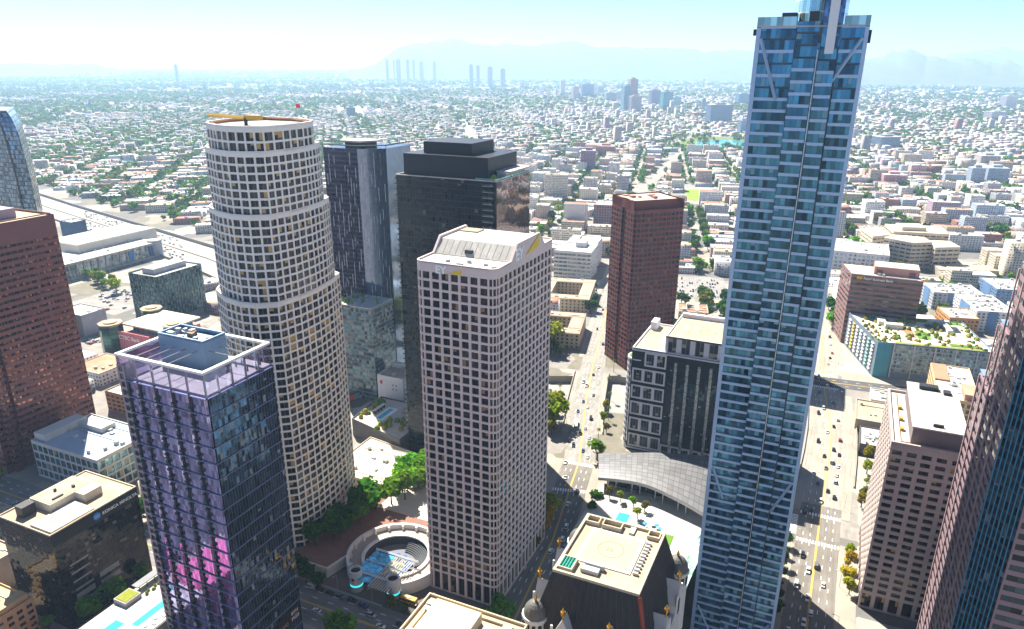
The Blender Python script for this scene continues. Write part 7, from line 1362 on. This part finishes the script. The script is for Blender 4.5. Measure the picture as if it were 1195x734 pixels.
# ------------------------------------------------------------------ vehicles
def car_mesh(kind):
    m = MB(); L, W_, b, h = {'car': (4.5, 1.8, .78, 1.42), 'suv': (4.8, 1.95, .95, 1.8), 'van': (5.4, 2.05, 1.1, 2.3)}[kind]; l, w_ = L / 2, W_ / 2
    prof = {'car': [(-l, .35), (-l, b - .06), (-l + .9, b), (l - 1.2, b - .04), (l - .1, b - .16), (l, .35)], 'suv': [(-l, .4), (-l, b), (l - 1.2, b), (l - .1, b - .14), (l, .4)], 'van': [(-l, .4), (-l, b), (l - .8, b), (l, b - .25), (l, .4)]}[kind]
    for s_ in (-1, 1):
        pts = [(x, s_ * w_, z) for x, z in prof]; m.face(pts if s_ > 0 else pts[::-1])
    for (xa, za), (xb, zb) in zip(prof, prof[1:]): m.face([(xa, -w_, za), (xb, -w_, zb), (xb, w_, zb), (xa, w_, za)])
    ca = {'car': (-l + .75, -l + 1.25, l - 2.2, l - 1.35), 'suv': (-l + .1, -l + .35, l - 2.0, l - 1.3), 'van': (-l + .05, -l + .12, l - 1.5, l - .85)}[kind]; x0, x1, x2, x3 = ca; ww = w_ - .2
    A = [(x0, b - .02), (x1, h), (x2, h), (x3, b - .05)]
    for (xa, za), (xb, zb), mi in ((A[0], A[1], 1), (A[1], A[2], 0), (A[2], A[3], 1)): m.face([(xa, -ww if za == h else -w_ + .08, za), (xb, -ww if zb == h else -w_ + .08, zb), (xb, ww if zb == h else w_ - .08, zb), (xa, ww if za == h else w_ - .08, za)], mi)
    for s_ in (-1, 1): m.face([(x0, s_ * (w_ - .08), b - .02), (x3, s_ * (w_ - .08), b - .05), (x2, s_ * ww, h), (x1, s_ * ww, h)], 1)
    for x in (-l + .85, l - .85):
        for s_ in (-1, 1):
            y = s_ * (w_ - .1); n = 10
            for k in range(n): a, c = 2 * pi * k / n, 2 * pi * (k + 1) / n; m.face([(x + .33 * cos(a), y - .1, .33 + .33 * sin(a)), (x + .33 * cos(c), y - .1, .33 + .33 * sin(c)), (x + .33 * cos(c), y + .12, .33 + .33 * sin(c)), (x + .33 * cos(a), y + .12, .33 + .33 * sin(a))], 2)
            m.face([(x + .33 * cos(2 * pi * k / n), y + s_ * .12, .33 + .33 * sin(2 * pi * k / n)) for k in range(n)], 2)
    o = m.build(kind, [CARP, CARG, TYRE]); me = o.data; bpy.data.objects.remove(o); return me
CM = {k: car_mesh(k) for k in ('car', 'suv', 'van')}
CCOL = {'white': (.75, .75, .74), 'black': (.012, .012, .014), 'silver': (.42, .43, .45), 'grey': (.13, .135, .14), 'red': (.45, .02, .02), 'dark blue': (.02, .05, .2), 'blue': (.03, .15, .45), 'beige': (.45, .38, .28)}
NC = [0]; CARS = []
def car(x, y, a, col, where, group, kind=None, z=.03):
    kind = kind or rnd.choice(('car', 'car', 'suv', 'car', 'suv', 'van' if rnd.random() < .3 else 'car')); o = bpy.data.objects.new({'car': 'parked_car' if 'parked' in where else 'car', 'suv': 'suv', 'van': 'van'}[kind], CM[kind]); COL.objects.link(o); o.location = (x, y, z); o.rotation_euler = (0, 0, a); o.color = c4(CCOL[col]); tag(o, '%s %s %s' % (col, {'car': 'car', 'suv': 'estate car', 'van': 'van'}[kind], where), 'van' if kind == 'van' else 'car', group); CARS.append(o); return o
def on_path(path, s, d):
    for a, b in zip(path, path[1:]):
        L = math.hypot(b[0] - a[0], b[1] - a[1])
        if s <= L: tx, ty = (b[0] - a[0]) / L, (b[1] - a[1]) / L; return a[0] + tx * s + ty * d, a[1] + ty * s - tx * d, math.atan2(ty, tx)
        s -= L
    return None
def col_(): return rnd.choices(list(CCOL), [5, 4, 3, 3, 1.6, 1, 1, .7])[0]
for (v, d, c_) in ((358, 4.8, 'black'), (372, -4.8, 'silver'), (408, 1.8, 'dark blue'), (414, -5, 'black'), (421, -8.2, 'black'), (432, -1.6, 'black'), (448, -5, 'red'), (466, -4.9, 'dark blue'), (483, -1.8, 'dark blue'), (512, -5, 'white'), (310, 5, 'white'), (304, 8, 'blue'), (322, 5, 'white'), (298, 1.8, 'white'), (600, 4, 'dark blue'), (640, -5, 'black'), (668, 4, 'white'), (700, -4, 'black'), (735, 3.6, 'white'), (390, -8.2, 'white'), (333, -5, 'silver'), (344, 1.8, 'white'), (352, -1.8, 'grey'), (400, 5, 'white'), (427, 5, 'white'), (440, 1.8, 'silver'), (456, 5, 'black'), (474, 1.8, 'white'), (496, 5, 'grey'), (505, -1.8, 'white'), (528, 1.8, 'black'), (545, 5, 'white')):
    x, y, a = on_path(AV7, v - 40 + (10 if v > 500 else 2), d); car(x, y, a if d > 0 else a + pi, c_, 'driving on the avenue beside the grid tower' if v < 395 else ('on the avenue around the bridge' if v < 560 else 'far up the avenue by the courtyard flats'), 'traffic on the avenue')
for (v, d, c_) in ((292, -7.5, 'white'), (292, 1, 'silver'), (300, -1.5, 'white'), (308, 1, 'white'), (318, -1.2, 'white'), (398, -5, 'black'), (424, 2, 'black'), (430, -4, 'black'), (437, 5.5, 'silver'), (446, 5.6, 'white'), (458, 5.7, 'white'), (468, -3.2, 'black'), (474, 5.6, 'black'), (480, 2, 'black'), (488, -8, 'black'), (545, -3, 'silver'), (558, 5, 'blue'), (575, -4, 'dark blue'), (640, 4, 'white'), (655, 6, 'black'), (668, 8, 'red'), (690, 7, 'white'), (712, 7, 'black'), (395, -8, 'black'), (332, 5, 'white'), (346, 1, 'grey'), (352, -6, 'black'), (326, -7, 'silver'), (340, -2.5, 'white'), (410, -1, 'white'), (418, 6, 'black'), (442, -7.5, 'white'), (452, -1, 'grey'), (462, 1.8, 'silver'), (496, 5.5, 'red'), (505, -3, 'white'), (516, 2, 'black'), (528, 5.5, 'white'), (535, -7, 'black'), (590, 2, 'white'), (606, -4, 'silver')):
    x, y, a = on_path(AVW, v - 40, d); car(x, y, a if d > 0 else a + pi, c_, 'on the boulevard near the skyscraper foot' if v < 400 else ('on the boulevard around the bridge' if v < 520 else 'on the boulevard by the hill street junction'), 'traffic on the boulevard')
for (x, d, c_) in ((-222, -9, 'white'), (-209, -9, 'white'), (-204, -9.4, 'black'), (-198, -9.4, 'black'), (-191.5, -9.3, 'grey'), (-185, -9.4, 'black'), (-178, -8.5, 'dark blue'), (-171, -5, 'silver'), (-163, -1, 'white'), (-152, -1.2, 'blue'), (-196, 3, 'white'), (-187, 6, 'grey'), (-155, -5.5, 'black'), (-146, 6, 'white'), (-140, 2, 'silver'), (-240, -4, 'grey'), (-300, -3, 'white'), (-310, 4, 'black'), (-350, -5, 'white'), (-410, 5, 'silver'), (-165, 4, 'black'), (-159, 6.5, 'grey')): car(x, 216 - d, 0 if d < 0 else pi, c_, 'on the shaded street in front of the plaza' if x > -230 else 'on the cross street behind the black block', 'traffic on the cross street')
t = thing('bus', 'orange city bus at the kerb in front of the grid tower', 'bus', (-146, 234, .16))
def bus(t, x, y, a, col, L=12.):
    T = (x, y, a); b = MB(T); b.prism(rect(-L / 2, -1.27, L / 2, 1.27), .4, 1.35, top=False); b.prism(rect(-L / 2, -1.27, L / 2, 1.27), 2.35, 3.1); b.build('body', wall('bus_' + t['label'].split()[0], col, .4, .05), t); b = MB(T); b.prism(rect(-L / 2 + .05, -1.24, L / 2 - .05, 1.24), 1.35, 2.35, top=False); b.build('window_band', CARG, t); b = MB(T); b.box(-2, -.8, 3.1, 1.2, .8, 3.4); b.build('roof_unit', ROOFW, t)
    for xx in (-L / 2 + 2.2, L / 2 - 2.4):
        for yy in (-1.28, 1.02): b = MB(T); b.obox((xx - .45, yy + .13), (xx + .45, yy + .13), .26, .02, .92); b.build('wheel', BLACK, t)
bus(t, -146, 234, 0, (.70, .34, .02), 14); t = thing('bus', 'second orange bus stopping behind the first beside the ring gallery', 'bus', (-160, 236, .16)); bus(t, -160, 236, 0, (.66, .34, .03), 8); x, y, a = on_path(AV7, 405, -5); t = thing('bus', 'white and green city bus on the avenue near the bridge', 'bus', (x, y, 0)); bus(t, x, y, a, (.45, .5, .42))
# freeway traffic
slots = []
for s_ in range(30, 1250, 11):
    for d in (-28, -24, -20, -16, -12, -8, 8, 12, 16, 20, 24, 28):
        if rnd.random() < (.40 if d < 0 else .32): slots.append((s_ + rnd.uniform(-3, 3), d))
Q = np.array([on_path(FW, *q)[:2] for q in slots]); hv = hidden(np.c_[Q, np.full(len(Q), 1.5)]); sx, sy, sdp = proj(np.c_[Q, np.full(len(Q), 1.)]); k = [i for i in range(len(slots)) if not hv[i] and 0 < sx[i] < 1195]; k.sort(key=lambda i: sdp[i])
for i in k[:165]:
    x, y, a = on_path(FW, *slots[i]); car(x, y, a + (pi if slots[i][1] > 0 else 0), col_(), 'in the %s carriageway of the freeway' % ('far' if slots[i][1] > 0 else 'near'), 'freeway traffic', z=.07)
# car parks
for li, (a, b, c, d, ang, lab) in enumerate(((-172, 786, -108, 872, rad(13.4), 'right of the red-brown tower'), (-152, 715, -84, 765, rad(13.4), 'below the red-brown tower top right'), (-735, 470, -655, 548, 0, 'beside the teal block'), (-632, 402, -594, 452, 0, 'left of the bank'))):
    mx, my = (a + c) / 2, (b + d) / 2; T = (mx, my, ang); hw, hd = (c - a) / 2, (d - b) / 2; g_ = MB(T); g_.face([(-hw, -hd, .03), (hw, -hd, .03), (hw, hd, .03), (-hw, hd, .03)]); struct(g_.build('car_park', CONC if li % 2 else asphalt('lot_%d' % li, (.24, .23, .22)))); ln = MB(T); spots = []
    for j in range(int(2 * hd / 17)):
        for k in range(int((2 * hw - 4) / 2.9)):
            for yy, fl in ((3, 1), (9, -1)):
                x_, y_ = -hw + 3 + k * 2.9, -hd + j * 17 + yy; ln.face([(x_ - 1.5, y_ - 2.6, .045), (x_ - 1.38, y_ - 2.6, .045), (x_ - 1.38, y_ + 2.6, .045), (x_ - 1.5, y_ + 2.6, .045)]); spots.append((x_, y_))
    struct(ln.build('bay_marking', WHITE)); rnd.shuffle(spots); SP = xf(np.array([(*q, 1.) for q in spots]), T); hv = hidden(SP); n = 0
    for i in range(len(SP)):
        if not hv[i] and rnd.random() < .62 and n < (50, 16, 22, 12)[li] and len(CARS) < 330: car(SP[i, 0], SP[i, 1], ang + pi / 2, col_(), 'parked in the car park ' + lab, 'parked cars ' + lab); n += 1
# street lamps and signals
lp = thing('street_lamp', '', 'street lamp', (0, 0, 0)); MB().cyl(0, 0, .11, 0, 9, 7, r1=.07).build('pole', STEEL, lp); MB().bar((0, 0, 8.9), (2.4, 0, 9.3), .12).build('arm', STEEL, lp); MB().box(2.0, -.16, 9.2, 2.9, .16, 9.42, bottom=True).build('lamp_head', UNIT, lp); LP = []
for v, d in ((296, -11), (326, -11), (350, 11), (404, 11), (440, 11.5), (478, 11.5), (440, -11.5), (470, -11.5), (505, -11.5), (560, 11), (620, 11), (680, -11)): x, y, a = on_path(AV7, v - 40, d); LP.append((x, y, a + (-pi / 2 if d < 0 else pi / 2), 'on the %s kerb of the avenue' % ('left' if d < 0 else 'right')))
for v, d in ((300, 12.3), (334, 12.3), (362, -12), (410, 12), (450, 13), (490, 13), (450, -13), (490, -13), (560, 12), (640, 12)): x, y, a = on_path(AVW, v - 40, d); LP.append((x, y, a + (-pi / 2 if d < 0 else pi / 2), 'on the %s kerb of the boulevard' % ('left' if d < 0 else 'right')))
for x in (-215, -196, -176, -150): LP.append((x, 229, -pi / 2, 'on the pavement in front of the plaza'))
for x, y, a, wh_ in LP: clone(lp, (x, y, .14), a, 'grey street lamp ' + wh_, 'street lamps')
for ch in list(lp.children): bpy.data.objects.remove(ch)
bpy.data.objects.remove(lp)
# ------------------------------------------------------------------ labels that would be shared get their place in the row
bpy.context.view_layer.update(); by = {}
for o in COL.objects:
    if o.parent is None and o.get('label'): by.setdefault(o['label'], []).append(o)
for lab, L in by.items():
    if len(L) < 2 or 'umbrella over' in lab: continue
    X, Y, D = proj(np.array([tuple(o.matrix_world.translation) for o in L])); spread_x = X.max() - X.min(); spread_y = (Y.max() - Y.min()) * 2
    byx = spread_x >= spread_y; o_ = sorted(range(len(L)), key=lambda i: X[i] if byx else D[i]); n = len(L)
    for k, i in enumerate(o_):
        ends = ('leftmost', 'rightmost', 'from-left') if byx else ('nearest', 'farthest', 'nearest'); wd = ends[0] if k == 0 else ends[1] if k == n - 1 else '%s-%s' % (nth(k + 1), ends[2]); L[i]['label'] = '%s, %s' % (lab, wd)
